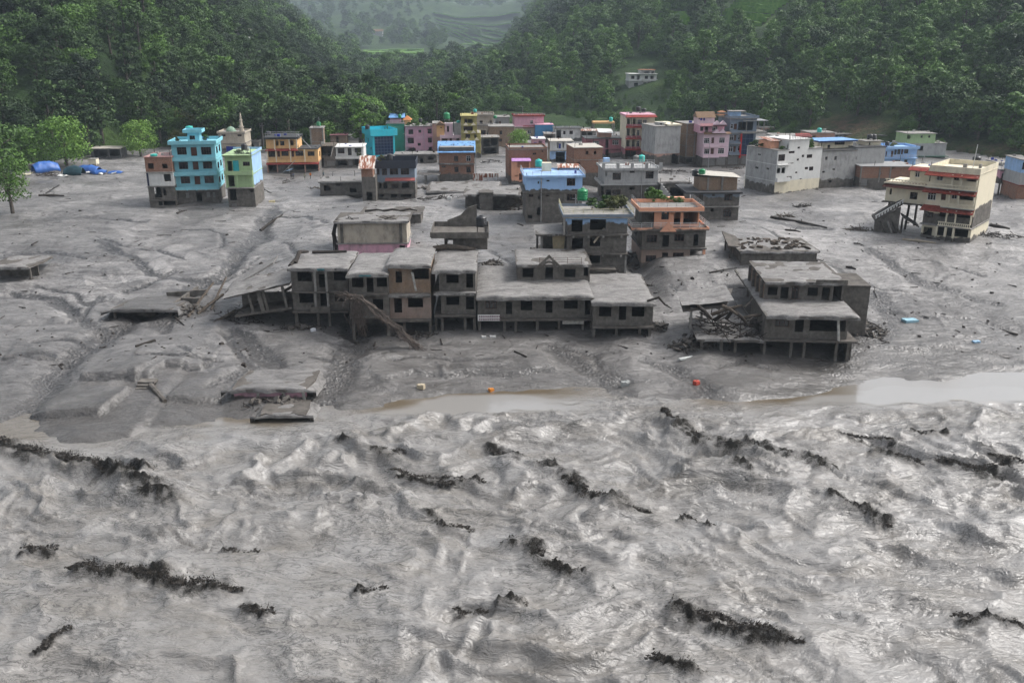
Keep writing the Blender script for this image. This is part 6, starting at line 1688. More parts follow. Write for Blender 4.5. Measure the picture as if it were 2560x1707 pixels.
# small houses filling the gaps of the town
for k, (f, x0, x1, yb_, yt, col, roofm, ops, lab) in enumerate([
    ('C', 1278, 1500, 770, 545, 'dgrey', M_CONC, [('o', 1300, 570, 1380, 660), ('o', 1400, 560, 1480, 650), ('o', 1300, 680, 1470, 755)], "dark open shell of a house right of the olive house"),
    ('D', 480, 640, 690, 565, 'pink', None, [('b', 490, 610, 535, 645), ('o', 560, 590, 600, 640)], "small pink hut with tin roof beside the mid town tree"),
    ('D', 640, 770, 620, 500, 'mud', M_CONC, [('o', 660, 520, 740, 600)], "dark low hut below the bright blue wall"),
    ('D', 1380, 1500, 730, 600, 'salmon', None, [('o', 1400, 620, 1440, 690)], "small salmon shed among the low roofs"),
    ('C', 480, 610, 380, 300, 'lgrey', M_CONC, [('o', 500, 320, 540, 360)], "distant grey house behind the pink roof plants"),
    ('C', 640, 800, 345, 270, 'beige', M_CONC, [('o', 680, 290, 720, 330)], "distant beige house left of the large dark green tank"),
    ('B', 1600, 1735, 330, 160, 'lgrey', None, [('o', 1650, 190, 1700, 250)], "small hillside house with a tin roof above the cyan building"),
    ('B', 1660, 1760, 520, 320, 'concrete', M_CONC, [('o', 1680, 350, 1720, 420)], "grey concrete house squeezed behind the green wall"),
    ('E', 1060, 1110, 700, 390, 'beige', M_CONC, [], "narrow beige house left of the bare brick flank"),
    ('F', 240, 500, 470, 430, 'salmon', M_CONC, [], "low roof line behind the red striped building"),
    ('F', 1280, 1500, 560, 500, 'lgrey', M_CONC, [('o', 1300, 515, 1340, 550)], "low pale house under the landslip scar"),
    ('F', 1900, 2060, 600, 520, 'dgrey', M_CONC, [], "dark shed above the blue house at right"),
    ('G', 1790, 1990, 520, 440, 'lgrey', M_CONC, [], "white roofed shed at right behind the pink stilt house"),
    ('A', 1545, 1720, 690, 600, 'grey', M_CONC, [('o', 1570, 620, 1640, 680)], "low grey shed between mosque and orange house"),
    ('B', 700, 740, 610, 500, 'mud', M_CONC, [], "narrow mud shed left of the brick tower")]):
    h = House("small_house", lab, f, (x0, yb_), x1, 3, 7, "house", TOWN); z = h.zs(yb_, yt)
    h.st(0, max(z[1], 1.5), W(col, 1.0, .6), ops); h.slab(max(z[1], 1.5), front=.5, side=.3, th=.14, m=roofm or P("bright_tin", (.6, .6, .58), .4, .5), name="roof_slab")

# house on the far hillside
h = House("house", "white terraced house alone on the wooded right hillside", 'S', (1572, 221), 1642, 4, 9, sink=4)
h.P = hit(1572, 221); h.root.location = tuple(h.P); h.w = h.uv(1640, 221)[0]
z = h.zs(221, 203, 186, 176)
h.st(0, z[1], W('lgrey', 0, .4), [('o', 1585, 208, 1595, 216)], u1=h.w * .5); h.slab(z[1], 0, h.w * .5, front=.6, side=.3, th=.2, m=W('white', 0))
h.st(0, z[1], W('white', 0, .3), [('o', 1608, 207, 1616, 215), ('w', 1620, 206, 1634, 213)], u0=h.w * .5 + .02); h.slab(z[1], h.w * .5, h.w, front=.9, side=.3, th=.2, m=W('white', 0)); h.parapet(z[1] + .2, .5, W('white', 0), h.w * .5, h.w, 0, .2, .9, .3, only='FLR', name="balcony_parapet")
h.st(z[1] + .2, z[2], W('white', 0, .3), [('w', 1578, 190, 1586, 198), ('o', 1592, 188, 1599, 200), ('w', 1612, 190, 1620, 198), ('w', 1626, 190, 1634, 198)]); h.slab(z[2], front=1.0, side=.4, th=.25, m=W('white', 0))
h.st(z[2] + .25, z[3], W('lgrey', 0, .3), [('o', 1612, 179, 1622, 185), ('o', 1628, 179, 1636, 185)], u0=h.w * .45, u1=h.w * .95, off=1.5); h.slab(z[3], h.w * .45, h.w * .95, 1.5, h.d, .9, .4, .2, P("orange_brown_tile", (.3, .14, .07), .8), .2, "roof_slab")
for x, y, lab in ((930, 86, "tiny brown roofed house on the far misty hill"), (978, 84, "tiny white roofed house on the far misty hill right of the brown one"), (590, 84, "small pale shed showing through trees on the left ridge")):
    h = House("hill_house", lab, 'S', (x, y), x + 24, 0, 12, "house", sink=8); h.P = hit(x, y); h.root.location = tuple(h.P); h.w = h.uv(x + 26, y)[0]
    if h.w > 30: h.w = 16
    z = h.zs(y, y - 7, y - 12); h.st(0, z[1], W('lgrey', 0, .3), [('o', x + 5, y - 6, x + 9, y - 1), ('o', x + 14, y - 5, x + 19, y - 2)])
    mb = MB(); d = h.d; mb.add([(-1, -1, z[1]), (h.w + 1, -1, z[1]), (h.w + 1, d, z[1]), (-1, d, z[1]), (-1, d / 2, z[2]), (h.w + 1, d / 2, z[2])], [(0, 1, 5, 4), (2, 3, 4, 5), (0, 4, 3), (1, 2, 5), (3, 2, 1, 0)]); h.part(mb, "gable_roof", P("pale_tin", (.42, .39, .34)) if x != 930 else P("brown_tile", (.16, .1, .06), .8))
CLUTTER = False
# ------------------------------------------------------------------ the two damaged houses in the middle
MW = W('mud', 30, .5); MW2 = W('beige', 30, .4)
h = House("house", "gutted blue grey house with torn open floors and a green tank on its roof", 'M', (552, 1310), 1150, 1, 9)
z = h.zs(1310, 1110, 915, 745, 690)
h.st(0, z[1] - .2, MW, [('o', 790, 1130, 892, 1207)]); h.slab(z[1] - .2, front=.6, side=.2, th=.22, m=M_CONCD, rag=.06)
h.st(z[1] + .02, z[2] - .2, MW2, [('o', 608, 952, 718, 1095), ('o', 790, 952, 895, 1037)]); h.slab(z[2] - .2, front=.6, side=.2, th=.22, m=M_CONCD, rag=.06)
h.st(z[2] + .02, z[3], W('ltblue', z[2] + 1.6, .4), [('o', 604, 768, 716, 890), ('o', 790, 765, 952, 872)])
h.slab(z[3], front=.9, side=.8, th=.2, m=M_CONC, name="roof_slab"); h.parapet(z[3] + .2, .4, W('slate', 0, .5), front=.9, side=.8); h.rail(z[3] + .75, -.75, h.w + .75, -.85, P("yellowish_rail", (.5, .47, .3)), .7, y2=8.8)
for u in (.1, .35, .6, .9): h.block("beam_end", M_CONC, h.w * u - .15, h.w * u + .15, -.75, -.61, z[2] - .45, z[2] - .15)
for u in (.1, .35, .6, .9): h.block("beam_end", M_CONC, h.w * u - .15, h.w * u + .15, -.75, -.61, z[1] - .45, z[1] - .15)
h.column(-.55, -.6, z[2] + .02, z[3], .3, M_CONC); h.column(h.w - .1, -.25, 0, z[1] - .2, .3)
tank_on(h, 712, 600, z[3] + .2, .85, 2.0, M_TANKG, "big bright green water tank on the gutted blue grey house", .5)
for k, (x, w_, t_) in enumerate(((810, 2.0, 1.9), (900, 1.8, 1.2), (960, 2.4, 2.0), (1040, 2.6, 2.2), (1110, 2.6, 2.3), (980, 2.0, .9))): shrub_on(h, x, 668 - 12 * (k % 3), z[3] + .2, w_, t_, ["dark bush beside the green tank on the gutted house", "low leafy plant in the middle of the gutted house roof", "taller green plant on the gutted house roof", "bushy yellow green plant near the right of the gutted house roof", "large yellow green bush at the right end of the gutted house roof", "small trailing plant at the front edge of the gutted house roof"][k], 'olive' if k in (3, 4) else 'mid')
a = h.world(*h.uv(825, 995)[:1], -.5, h.uv(825, 995)[1]); b = h.world(*h.uv(940, 865)[:1], .6, h.uv(940, 865)[1])
tag(MB().tube([a, b], [.17, .2], 7).build("fallen_log", P("pale_log", (.3, .26, .2), .9)), "pale log poking out of the gutted blue grey house", "log")
# its collapsed left wing
u0 = h.uv(250, 900, 1)[0]
h.slab(z[2] - .35, u0, -.03, 1, 8, .5, .1, 0, M_CONCD, .22, "broken_slab", rag=.25); h.mudroof(z[2] - .15, u0, -.1, 1, 8, th=.12, seed=11)
h.column(h.uv(300, 1000, 1)[0], 1.2, -1, z[2] - .35, .35, M_CONC); h.column(u0 + .4, 7.5, -1, z[2] - .35, .35, M_CONC)
uu0, uu1 = h.uv(435, 1000, 1)[0], h.uv(540, 1000, 1)[0]
mb = MB(); mb.hexa([(uu0, 1.0, -1), (uu1 - .6, .9, -1), (uu1 - .6, 1.2, -1), (uu0, 1.3, -1)], [(uu0 - .4, 1.1, z[2] - .36), (uu1, 1.1, z[2] - .36), (uu1, 1.4, z[2] - .36), (uu0 - .4, 1.4, z[2] - .36)]); h.part(mb, "torn_wall", P("tan_plaster", (.3, .25, .16), .9))
h.block("inner_wall", MW2, h.uv(310, 1000, 4)[0], h.uv(435, 1000, 4)[0], 4, 4.25, -1, z[2] - .36)
def rubble(name, label, c, rx, ry, hh, n, m, seed, big=.7, kind=None, cat="rubble"):
    """a heap of broken slabs and beams around the world point c, lying on the mud"""
    r = random.Random(seed); mb = MB()
    for k in range(n):
        th = r.uniform(0, 6.28); q = math.sqrt(r.random()); x = c[0] + rx * q * math.cos(th); y = c[1] + ry * q * math.sin(th)
        zz = gz(x, y) + hh * (1 - q) * r.uniform(.1, 1)
        M_ = Matrix.Translation((x, y, zz)) @ Matrix.Rotation(r.uniform(0, 6.28), 4, 'Z') @ Matrix.Rotation(r.gauss(0, .5), 4, 'X') @ Matrix.Rotation(r.gauss(0, .4), 4, 'Y')
        a_ = big * r.uniform(.3, 1.2); b_ = big * r.uniform(.2, .7); t_ = big * r.uniform(.08, .3)
        mb.box(-a_, a_, -b_, b_, -t_, t_, M_)
    o = mb.build(name, m); tag(o, label, cat, kind="stuff"); return o
def sticks(name, label, c, rx, ry, hh, n, m, seed, L=2.0, rad=.06):
    r = random.Random(seed); mb = MB()
    for k in range(n):
        th = r.uniform(0, 6.28); q = math.sqrt(r.random()); x = c[0] + rx * q * math.cos(th); y = c[1] + ry * q * math.sin(th); zz = gz(x, y) + hh * (1 - q) * r.random()
        d = Vector((r.gauss(0, 1), r.gauss(0, .7), r.gauss(.1, .35))).normalized() * L * r.uniform(.3, 1)
        p = Vector((x, y, zz)); mb.tube([p - d * .5, p + Vector((r.gauss(0, .1), r.gauss(0, .1), r.gauss(0, .1))), p + d * .5], [rad * r.uniform(.6, 1.5), rad, rad * .4], 5)
    o = mb.build(name, m); tag(o, label, "debris", kind="stuff"); return o
def W3(f, x, y): 
    p = hit(*src(f, x, y), plain); return np.array([p[0], p[1], gz(p[0], p[1])])
rubble("rubble", "broken wall pieces under the torn wing of the gutted house", W3('M', 330, 1090), 3.5, 3, 2.0, 46, M_CONCD, 5)
rubble("rubble", "rubble between the gutted house and the peach house", W3('M', 1215, 1180), 2.2, 3.5, 1.8, 40, M_CONCD, 6, .6)

h = House("house", "peach house with railed terrace, gable porch and mud covered lower floors", 'M', (1305, 1252), 1795, 2, 10)
z = h.zs(1252, 1055, 865, 650)
PE = W('peach', z[2] + .5, .3); PL = W('peach', 30, .4)
h.st(0, z[1] - .2, W('smud', .8, .5), [('w', 1355, 1130, 1460, 1197), ('o', 1520, 1102, 1580, 1225), ('w', 1630, 1102, 1740, 1192)])
h.column(h.uv(1940, 1150)[0], -.1, -1, z[1] - .2, .4, W('peach', 0, .5)); h.block("porch_wall", MW, h.w + .2, h.uv(1930, 1150, 3)[0], 3, 3.2, -1, z[1] - .2); uR = h.uv(1960, 1000)[0]
h.slab(z[1] - .2, u1=uR, front=.5, side=.2, th=.22, m=W('salmon', 30))
h.st(z[1] + .02, z[2] - .15, MW2, [('w', 1365, 925, 1470, 1000), ('o', 1525, 925, 1590, 1045), ('w', 1645, 915, 1747, 987), ('a', 1840, 912, 1890, 1035)], u1=uR, left=[('o', .2, .5, .3, .75)])
uL = h.uv(1190, 850, 0)[0]
h.slab(z[2] - .15, u0=-1.6, u1=uR, front=.8, side=.3, th=.2, m=W('peach', 30), name="terrace_slab", rag=.05); h.parapet(z[2] + .05, .3, W('peach', z[2] + .2, .5), -1.6, uR, 0, h.d, .8, .3, name="terrace_kerb"); h.rail(z[2] + .35, -1.85, uR + .25, -.72, M_RAIL, .8, y2=9)
mb = MB(); c_ = h.uv(1585, 880, -.9)[0]; g = 1.35
mb.add([(c_ - g, -.95, z[2] - .25), (c_ + g, -.95, z[2] - .25), (c_, -.95, z[2] + 1.4), (c_ - g, -.75, z[2] - .25), (c_ + g, -.75, z[2] - .25), (c_, -.75, z[2] + 1.4)], [(0, 1, 2), (3, 5, 4), (0, 2, 5, 3), (1, 4, 5, 2), (0, 3, 4, 1)]); h.part(mb, "gable", W('peach', 0, .4))
uT0, uT1 = h.uv(1440, 800, 1.6)[0], h.uv(1895, 800, 1.6)[0]
zt = h.uv(1600, 680, 1.6)[1]
h.st(z[2] + .05, zt, W('peach', 0, .2), [('w', 1515, 690, 1590, 766), ('a', 1642, 682, 1708, 815), ('o', 1737, 690, 1885, 812)], u0=uT0, u1=uT1, off=1.6, back=9, ml=MW2)
uS = h.uv(1312, 800, 2.6)[0]; h.st(z[2] + .05, zt, MW2, [('o', 1330, 700, 1345, 730)], u0=uS, u1=uT0 - .02, off=2.6, back=9)
h.slab(zt, uS - .3, uT1, 1.6, 9, 1.1, .5, .2, M_CONC, .14, "roof_slab"); h.parapet(zt + .14, .62, W('peach', 0, .15), uS - .3, uT1, 1.6, 9.2, 1.1, .5, name="roof_parapet"); h.rail(zt + .76, uS - .7, uT1 + .4, .58, M_STEEL, .75, y2=9)
for u in (uT0 + .1, uT0 + 1.6, uT1 - 3.3): h.block("bracket", W('peach', 0), u, u + .28, .95, 1.25, zt - .3, zt)
tank_on(h, 1395, 560, zt + .14, .75, 1.3, M_TANKB, "black water tank among plants on the peach house roof", .7)
for k, (x, y, w_, t_) in enumerate(((1400, 590, 2.6, 2.4), (1460, 588, 2.4, 2.0), (1530, 590, 1.6, 1.2), (1620, 592, 1.4, 1.0), (1690, 592, 1.6, .9))): shrub_on(h, x, y, zt + .14, w_, t_, ["large dark bush around the black tank on the peach house", "green bush right of the black tank on the peach house", "low plant behind the railing of the peach house roof", "potted plant in the middle of the peach house roof", "small plant near the right of the peach house roof"][k], 'mid')
u, d = h.hz(1680, 600, zt + .14); h.block("roof_box", W('peach', 0), u - 1.6, u + 1.4, d + 1, d + 2, zt + .14, zt + .95)

# ------------------------------------------------------------------ the buried row along the river
def shop(h, z1, cols, u0=0.0, u1=None, deep=4.5, m=None, back=None):
    """open ground floor: columns at picture x, dark back wall, side walls"""
    u1 = h.w if u1 is None else u1
    for x in cols:
        u = min(max(h.uv(x, h.fl[1] - 60)[0], u0 + .2), u1 - .2); h.column(u, .2, -1.8, z1, .36, m or MW2)
    h.block("back_wall", MW, u0, u1, deep, deep + .2, -1.8, z1)
    h.block("side_wall", MW, u0, u0 + .18, .5, deep - .002, -1.8, z1); h.block("side_wall", MW, u1 - .18, u1, .5, deep - .002, -1.8, z1)
ROW = "ruined houses in the riverside row"
# r1
h = House("ruined_house", "leftmost upright house of the muddy row with a doorway between two windows", 'H', (822, 1302), 1405, 1, 16, "house", ROW)
z = h.zs(1302, 1150, 945, 720)
d1 = h.hz(1250, 548, z[3] + .3)[1]; h.d = max(10, min(d1, 20))
shop(h, z[1] - .2, (845, 1070, 1188)); h.slab(z[1] - .2, front=.9, side=0, th=.2, m=M_CONCD, rag=.08)
h.parapet(z[1], .75, W('beige', 30), h.w * .33, h.w * .68, 0, .1, 1.2, 0, only='FLR', name="balcony_parapet"); h.slab(z[1] - .16, h.w * .33, h.w * .68, 0, .05, 1.2, 0, 0, M_CONCD, .14, "balcony")
h.st(z[1] + .02, z[2] - .2, MW, [('o', 870, 970, 1017, 1077), ('o', 1090, 975, 1172, 1108), ('o', 1242, 972, 1395, 1062)])
h.slab(z[2] - .2, front=.9, side=0, th=.22, m=M_CONCD, rag=.08)
h.st(z[2] + .02, z[3], W('pgreen', 30), [('o', 850, 752, 1000, 850), ('o', 1075, 775, 1150, 915), ('o', 1230, 748, 1390, 845)])
h.column(h.uv(1048, 1000)[0], -.65, z[1] + .6, z[2] - .2, .3); h.column(h.uv(1178, 1000)[0], -.65, z[1] + .6, z[2] - .2, .3); h.column(h.uv(1042, 800)[0], -.65, z[2] + .02, z[3], .3); h.column(h.uv(1160, 800)[0], -.65, z[2] + .02, z[3], .3)
h.slab(z[3], front=.7, side=.2, th=.16, m=M_CONCD, name="roof_slab", rag=.1); h.mudroof(z[3] + .06, seed=20, over=.3, y0=-.6); h.block("teal_fascia", P("teal_paint_remnant", (.05, .16, .18), .8, .2, 0, .5), h.w * .4, h.w * .62, -.93, -.8, z[3] - .05, z[3] + .2)
u, d = h.hz(900, 600, z[3] + .4); mb = MB(); mb.tube([(0.2, d - 3, z[3] + .2), (.3, d, z[3] + 1.2), (1.2, d + 1.5, z[3] + .9)], [.35, .3, .2], 7); mb.tube([(-.3, d - 4, z[3] + .1), (.2, d - 1, z[3] + .8)], [.3, .2], 6); h.part(mb, "splintered_beam", M_DKTIMBER)
mb = MB(); mb.tube([(1.5, d + 3, z[3] + .5), (6.5, d + 3.4, z[3] + .5)], [.22, .2], 6); h.part(mb, "roof_log", M_DKTIMBER)
# r2
h = House("ruined_house", "second house of the muddy row, behind the hanging dead tree", 'H', (1418, 1392), 1822, 1, 16, "house", ROW)
z = h.zs(1392, 1215, 975, 782)
h.d = max(10, min(h.hz(1600, 560, z[3] + .3)[1], 21))
shop(h, z[1] - .2, (1440, 1800)); h.slab(z[1] - .2, front=.7, side=0, th=.22, m=M_CONCD, rag=.08)
h.st(z[1] + .02, z[2] - .2, MW, [('o', 1432, 1030, 1492, 1205), ('o', 1640, 1035, 1747, 1150)]); h.slab(z[2] - .2, front=.7, side=0, th=.24, m=M_CONCD, rag=.08)
h.st(z[2] + .04, z[3], MW2, [('o', 1420, 802, 1540, 912), ('o', 1575, 815, 1647, 965), ('o', 1680, 812, 1792, 910)])
h.slab(z[3], front=.7, side=.1, th=.14, m=M_CONCD, name="roof_slab", rag=.1); h.mudroof(z[3] + .04, seed=21, over=.2, y0=-.6, th=.32); h.block("teal_fascia", P("teal_paint_remnant", (.05, .16, .18), .8, .2, 0, .5), h.w * .3, h.w * .6, -.95, -.82, z[3] - .02, z[3] + .16)
RH2 = h
# r3
h = House("ruined_house", "third house of the muddy row with exposed brick and a mud heaped balcony", 'I', (738, 1452), 1168, 1, 16, "house", ROW)
z = h.zs(1452, 1325, 1070, 772)
h.d = max(10, min(h.hz(1000, 620, z[3] + .3)[1], 21))
shop(h, z[1] - .2, (752, 880, 1155)); h.slab(z[1] - .2, front=1.0, side=0, th=.24, m=W('salmon', 30), rag=.08)
h.st(z[1] + .04, z[2] - .2, W('smud', 1.0, .8), [('o', 776, 1108, 856, 1262), ('o', 920, 1100, 1076, 1206)]); h.slab(z[2] - .2, front=1.0, side=0, th=.24, m=M_CONCD, rag=.1); h.mudroof(z[2] + .0, y0=-1.0, y1=.0, seed=22, th=.22, over=.05)
h.st(z[2] + .04, z[3], W('bbrick', 0, .7, True), [('o', 790, 830, 856, 950), ('o', 958, 790, 1146, 912)])
h.slab(z[3], front=.8, side=.1, th=.14, m=M_CONCD, name="roof_slab", rag=.1); h.mudroof(z[3] + .04, seed=23, over=.2, y0=-.7, th=.36)
mb = MB(); mb.hexa([(h.uv(990, 900)[0], -.1, z[2] + .5), (h.uv(1010, 900)[0], -.1, z[2] + .5), (h.uv(1010, 900)[0], .1, z[2] + .5), (h.uv(990, 900)[0], .1, z[2] + .5)], [(h.uv(950, 820)[0], -.1, z[3] - .9), (h.uv(975, 820)[0], -.1, z[3] - .9), (h.uv(975, 820)[0], .1, z[3] - .9), (h.uv(950, 820)[0], .1, z[3] - .9)]); h.part(mb, "fallen_post", M_PALE)
# r4
h = House("ruined_house", "fourth house of the muddy row, with stair room and tank", 'I', (1205, 1462), 1632, 1, 16, "house", ROW)
z = h.zs(1462, 1275, 1045, 825)
h.d = max(10, min(h.hz(1450, 590, z[3] + .3)[1], 22))
shop(h, z[1] - .2, (1280, 1518, 1628)); h.slab(z[1] - .2, front=.9, side=0, th=.22, m=M_CONCD, rag=.06)
h.st(z[1] + .02, z[2] - .2, MW2, [('o', 1320, 1095, 1456, 1182), ('o', 1526, 1095, 1610, 1228)], u0=.9); h.slab(z[2] - .2, front=1.0, side=.1, th=.22, m=M_CONCD, rag=.06); h.mudroof(z[2] - .02, y0=-1.0, y1=0, seed=24, th=.16, over=.05)
h.st(z[2] + .02, z[3], MW2, [('o', 1320, 866, 1450, 952), ('o', 1530, 852, 1600, 1002)], u0=.7)
h.slab(z[3], front=.9, side=.2, th=.16, m=M_CONCD, name="roof_slab", rag=.08); h.mudroof(z[3] + .06, seed=25, over=.2, y0=-.8, th=.26)
dy = h.hz(1500, 582, z[3] + .4)[1]; u0, u1 = h.uv(1300, 520, dy)[0], h.uv(1750, 520, dy)[0]; zt = h.uv(1500, 462, dy)[1]
h.st(z[3] + .1, zt, MW2, [('o', 1318, 468, 1390, 575)], u0=u0, u1=u1, off=dy, back=dy + 7)
h.slab(zt, u0, u1, dy, dy + 7, 1.6, .2, .1, W('beige', 30), .14, "roof_slab"); h.slab(zt, u0 - 1.8, u0 - .25, dy, dy + 7, 1.6, .05, .1, W('beige', 30), .14, "roof_slab"); h.parapet(zt + .14, .75, W('beige', 30), u0 - 1.8, u1, dy, dy + 7, 1.6, .2, name="roof_parapet")
un, _ = h.hz(1700, 375, zt + .14); water_tank(h.world(u1 - .9, dy + .5, zt + .14), .78, 1.6, M_TANKB, "black water tank on a tall stand above the muddy row", 1.3, "tanks in the riverside row")
mb = MB(); a, b = h.uv(1330, 350, dy + 6)[0], h.uv(1640, 350, dy + 6)[0]; zz = zt + .9
mb.add([(a, dy + 6.9, zt), (b, dy + 6.9, zt), (b, dy + 6.9, zz + 2.6), (a + (b - a) * .7, dy + 6.9, zz + 2.2), (a + (b - a) * .45, dy + 6.9, zz + 1.0), (a, dy + 6.9, zz + .2)] + [(a, dy + 7.2, zt), (b, dy + 7.2, zt), (b, dy + 7.2, zz + 2.6), (a + (b - a) * .7, dy + 7.2, zz + 2.2), (a + (b - a) * .45, dy + 7.2, zz + 1.0), (a, dy + 7.2, zz + .2)], [(0, 1, 2, 3, 4, 5), (11, 10, 9, 8, 7, 6), (2, 8, 9, 3), (3, 9, 10, 4), (4, 10, 11, 5), (0, 6, 7, 1), (1, 7, 8, 2), (5, 11, 6, 0)]); h.part(mb, "broken_wall", W('salmon', 30))
mb = MB(); u, d = h.hz(1250, 596, z[3] + .5); mb.tube([(-.8, h.d - 1.5, z[3] + .6), (1.5, h.d - 1.2, z[3] + .8), (4.5, h.d - 1.6, z[3] + .6), (5.5, h.d - 1.3, z[3] + .5)], [.42, .5, .35, .15], 8); h.part(mb, "roof_log", M_TIMBER)
# r5
h = House("ruined_house", "wide low house of the muddy row with an arched gable roof room", 'J', (62, 1475), 1248, 1, 17, "house", ROW)
z = h.zs(1475, 1318, 1105)
shop(h, z[1] - .2, (80, 340, 458, 682, 910, 1158)); h.slab(z[1] - .2, front=.9, side=0, th=.24, m=M_CONCD, rag=.1)
tp = h.block("tiled_parapet", W('white', 0, .4), h.uv(60, 1310)[0] + .02, h.uv(290, 1310)[0], -1.0, -.88, z[1] - .1, z[1] + .75)
tm = MB()
tw = (h.uv(290, 1310)[0] - .04)
for i in range(12):
    for k in range(2):
        cx_ = .15 + tw * (i + .5) / 12; cz = z[1] + .12 + .4 * k; q_ = .15; tm.add([(cx_ - q_, -1.012, cz), (cx_, -1.012, cz - q_), (cx_ + q_, -1.012, cz), (cx_, -1.012, cz + q_)], [(0, 1, 2, 3)])
h.part(tm, "lattice_tiles", P("plum_tile", (.16, .09, .12), .7), tp)
h.st(z[1] + .04, z[2], W('salmon', 30), [('w', 140, 1132, 262, 1222), ('o', 355, 1147, 420, 1278), ('o', 510, 1127, 630, 1237), ('o', 770, 1132, 842, 1262), ('o', 963, 1127, 1106, 1222), ('o', 1180, 1110, 1236, 1285)])
h.slab(z[2], front=.9, side=0, th=.16, m=M_CONCD, name="roof_slab", rag=.25); h.mudroof(z[2] + .06, seed=26, over=.15, y0=-.85, th=.34, amp=.25)
dy = h.hz(850, 920, z[2] + .4)[1]; u0, u1 = h.uv(474, 850, dy)[0], h.uv(1232, 850, dy)[0]; zt = h.uv(850, 765, dy)[1]
h.st(z[2] + .1, zt, MW2, [('o', 528, 800, 643, 892), ('a', 765, 760, 846, 912), ('o', 965, 805, 1082, 892), ('o', 1170, 785, 1215, 880)], u0=u0, u1=u1, off=dy, back=h.d + 1)
h.slab(zt, u0, u1, dy, h.d + 1, .6, .2, 0, M_CONCD, .16, "roof_slab", rag=.05); h.mudroof(zt + .05, u0, u1, dy - .4, h.d + 1, seed=27, th=.16, over=.1); h.rail(zt + .2, u0 + (u1 - u0) * .3, u0 + (u1 - u0) * .88, dy - .3, P("rusty_rail", (.1, .06, .05)), 1.0, gap=2.4)
mb = MB(); c_ = h.uv(805, 760, dy - .7)[0]; g = 1.45
for (y0, y1) in ((dy - .85, dy - .62),):
    o_ = [(c_ - g - .5, zt - .15), (c_, zt + 1.75), (c_ + g + .5, zt - .15), (c_ + g, zt - .15), (c_, zt + 1.25), (c_ - g, zt - .15)]
    mb.add([(x, y0, q) for x, q in o_] + [(x, y1, q) for x, q in o_], [(0, 5, 4, 1), (1, 4, 3, 2), (6, 7, 10, 11), (7, 8, 9, 10), (0, 1, 7, 6), (1, 2, 8, 7), (2, 3, 9, 8), (3, 4, 10, 9), (4, 5, 11, 10), (5, 0, 6, 11)])
h.part(mb, "gable_frame", W('salmon', 30))
mb = MB(); n = 9
ro, ri = 1.05, .72
P0 = [(c_ + ro * math.cos(math.pi * j / n), zt - .2 + ro * math.sin(math.pi * j / n)) for j in range(n + 1)]; P1 = [(c_ + ri * math.cos(math.pi * j / n), zt - .2 + ri * math.sin(math.pi * j / n)) for j in range(n + 1)]
for j in range(n): mb.hexa([(P0[j][0], dy - .8, P0[j][1]), (P0[j + 1][0], dy - .8, P0[j + 1][1]), (P1[j + 1][0], dy - .8, P1[j + 1][1]), (P1[j][0], dy - .8, P1[j][1])], [(P0[j][0], dy - .6, P0[j][1]), (P0[j + 1][0], dy - .6, P0[j + 1][1]), (P1[j + 1][0], dy - .6, P1[j + 1][1]), (P1[j][0], dy - .6, P1[j][1])])
h.part(mb, "arch_ring", W('salmon', 30))
h.block("hanging_board", M_PALE, h.uv(945, 1370)[0], h.uv(1168, 1370)[0], -.3, -.22, z[1] - .85, z[1] - .3)
# r6
h = House("ruined_house", "low house at the right end of the muddy row with mud flowing onto its roof", 'J', (1258, 1525), 1880, 0, 15, "house", ROW)
z = h.zs(1525, 1395, 1160)
shop(h, z[1] - .2, (1270, 1510, 1752, 1858)); h.slab(z[1] - .2, front=.8, side=.1, th=.24, m=M_CONCD, rag=.08)
h.st(z[1] + .04, z[2], MW2, [('o', 1330, 1200, 1456, 1302), ('o', 1537, 1185, 1612, 1338), ('o', 1672, 1200, 1802, 1302)])
h.slab(z[2], front=.7, side=.3, th=.16, m=M_CONCD, name="roof_slab", rag=.12); h.mudroof(z[2] + .05, seed=28, over=.3, y0=-.7, th=.3, amp=.22)
mb = MB(); mb.tube([(h.w - 1, -.5, z[2] + .4), (h.w + .6, -.4, z[2] + .9), (h.w + 1.6, .2, z[2] - .3), (h.w + 2.6, .4, z[2] - .9)], [.15, .18, .14, .06], 6); h.part(mb, "splintered_beam", M_DKTIMBER)
h = House("concrete_cistern", "low concrete cistern wall behind the gable room of the muddy row", 'J', (1238, 955), 1500, 0, 3.5, "cistern")
zt = h.zs(955, 830)[1]; mb = MB(); mb.box(0, h.w, 0, h.d, -1.5, zt); h.part(mb, "cistern_wall", MW); h.slab(zt, front=.1, side=.1, th=.12, m=M_CONCD, name="cover_slab"); h.part(MB().tube([(-.3, -.2, zt + .25), (h.w * .4, -.1, zt + .3), (h.w + .4, -.15, zt + .2)], .09, 6), "pipe", M_DKTIMBER)
# r0 tilted end of the row
h = House("collapsed_house", "tilted collapsed house at the left end of the muddy row", 'H', (220, 1290), 815, 3, 9, "ruin", sink=2)
zl0, zr0 = h.uv(220, 1215)[1], h.uv(810, 1130)[1]; zl1, zr1 = h.uv(110, 1025)[1], h.uv(780, 870)[1]
ul = h.uv(95, 1030)[0]
d1 = h.hz(560, 760, (zl1 + zr1) / 2 + .8)[1]; d1 = max(6, min(d1, 12))
def tslab(name, a, b, za, zb, th, y0, y1, m, lift=0): 
    mb = MB(); n = 8; ring = [(a + (b - a) * j / n, y0 + random.uniform(-.15, .15), za + (zb - za) * j / n) for j in range(n + 1)] + [(b, y1, zb + lift), (a, y1, za + lift)]
    k = len(ring); mb.add([(x, y, q) for x, y, q in ring] + [(x, y, q + th) for x, y, q in ring], [tuple(range(k - 1, -1, -1)), tuple(range(k, 2 * k))] + [(j, (j + 1) % k, k + (j + 1) % k, k + j) for j in range(k)]); return h.part(mb, name, m)
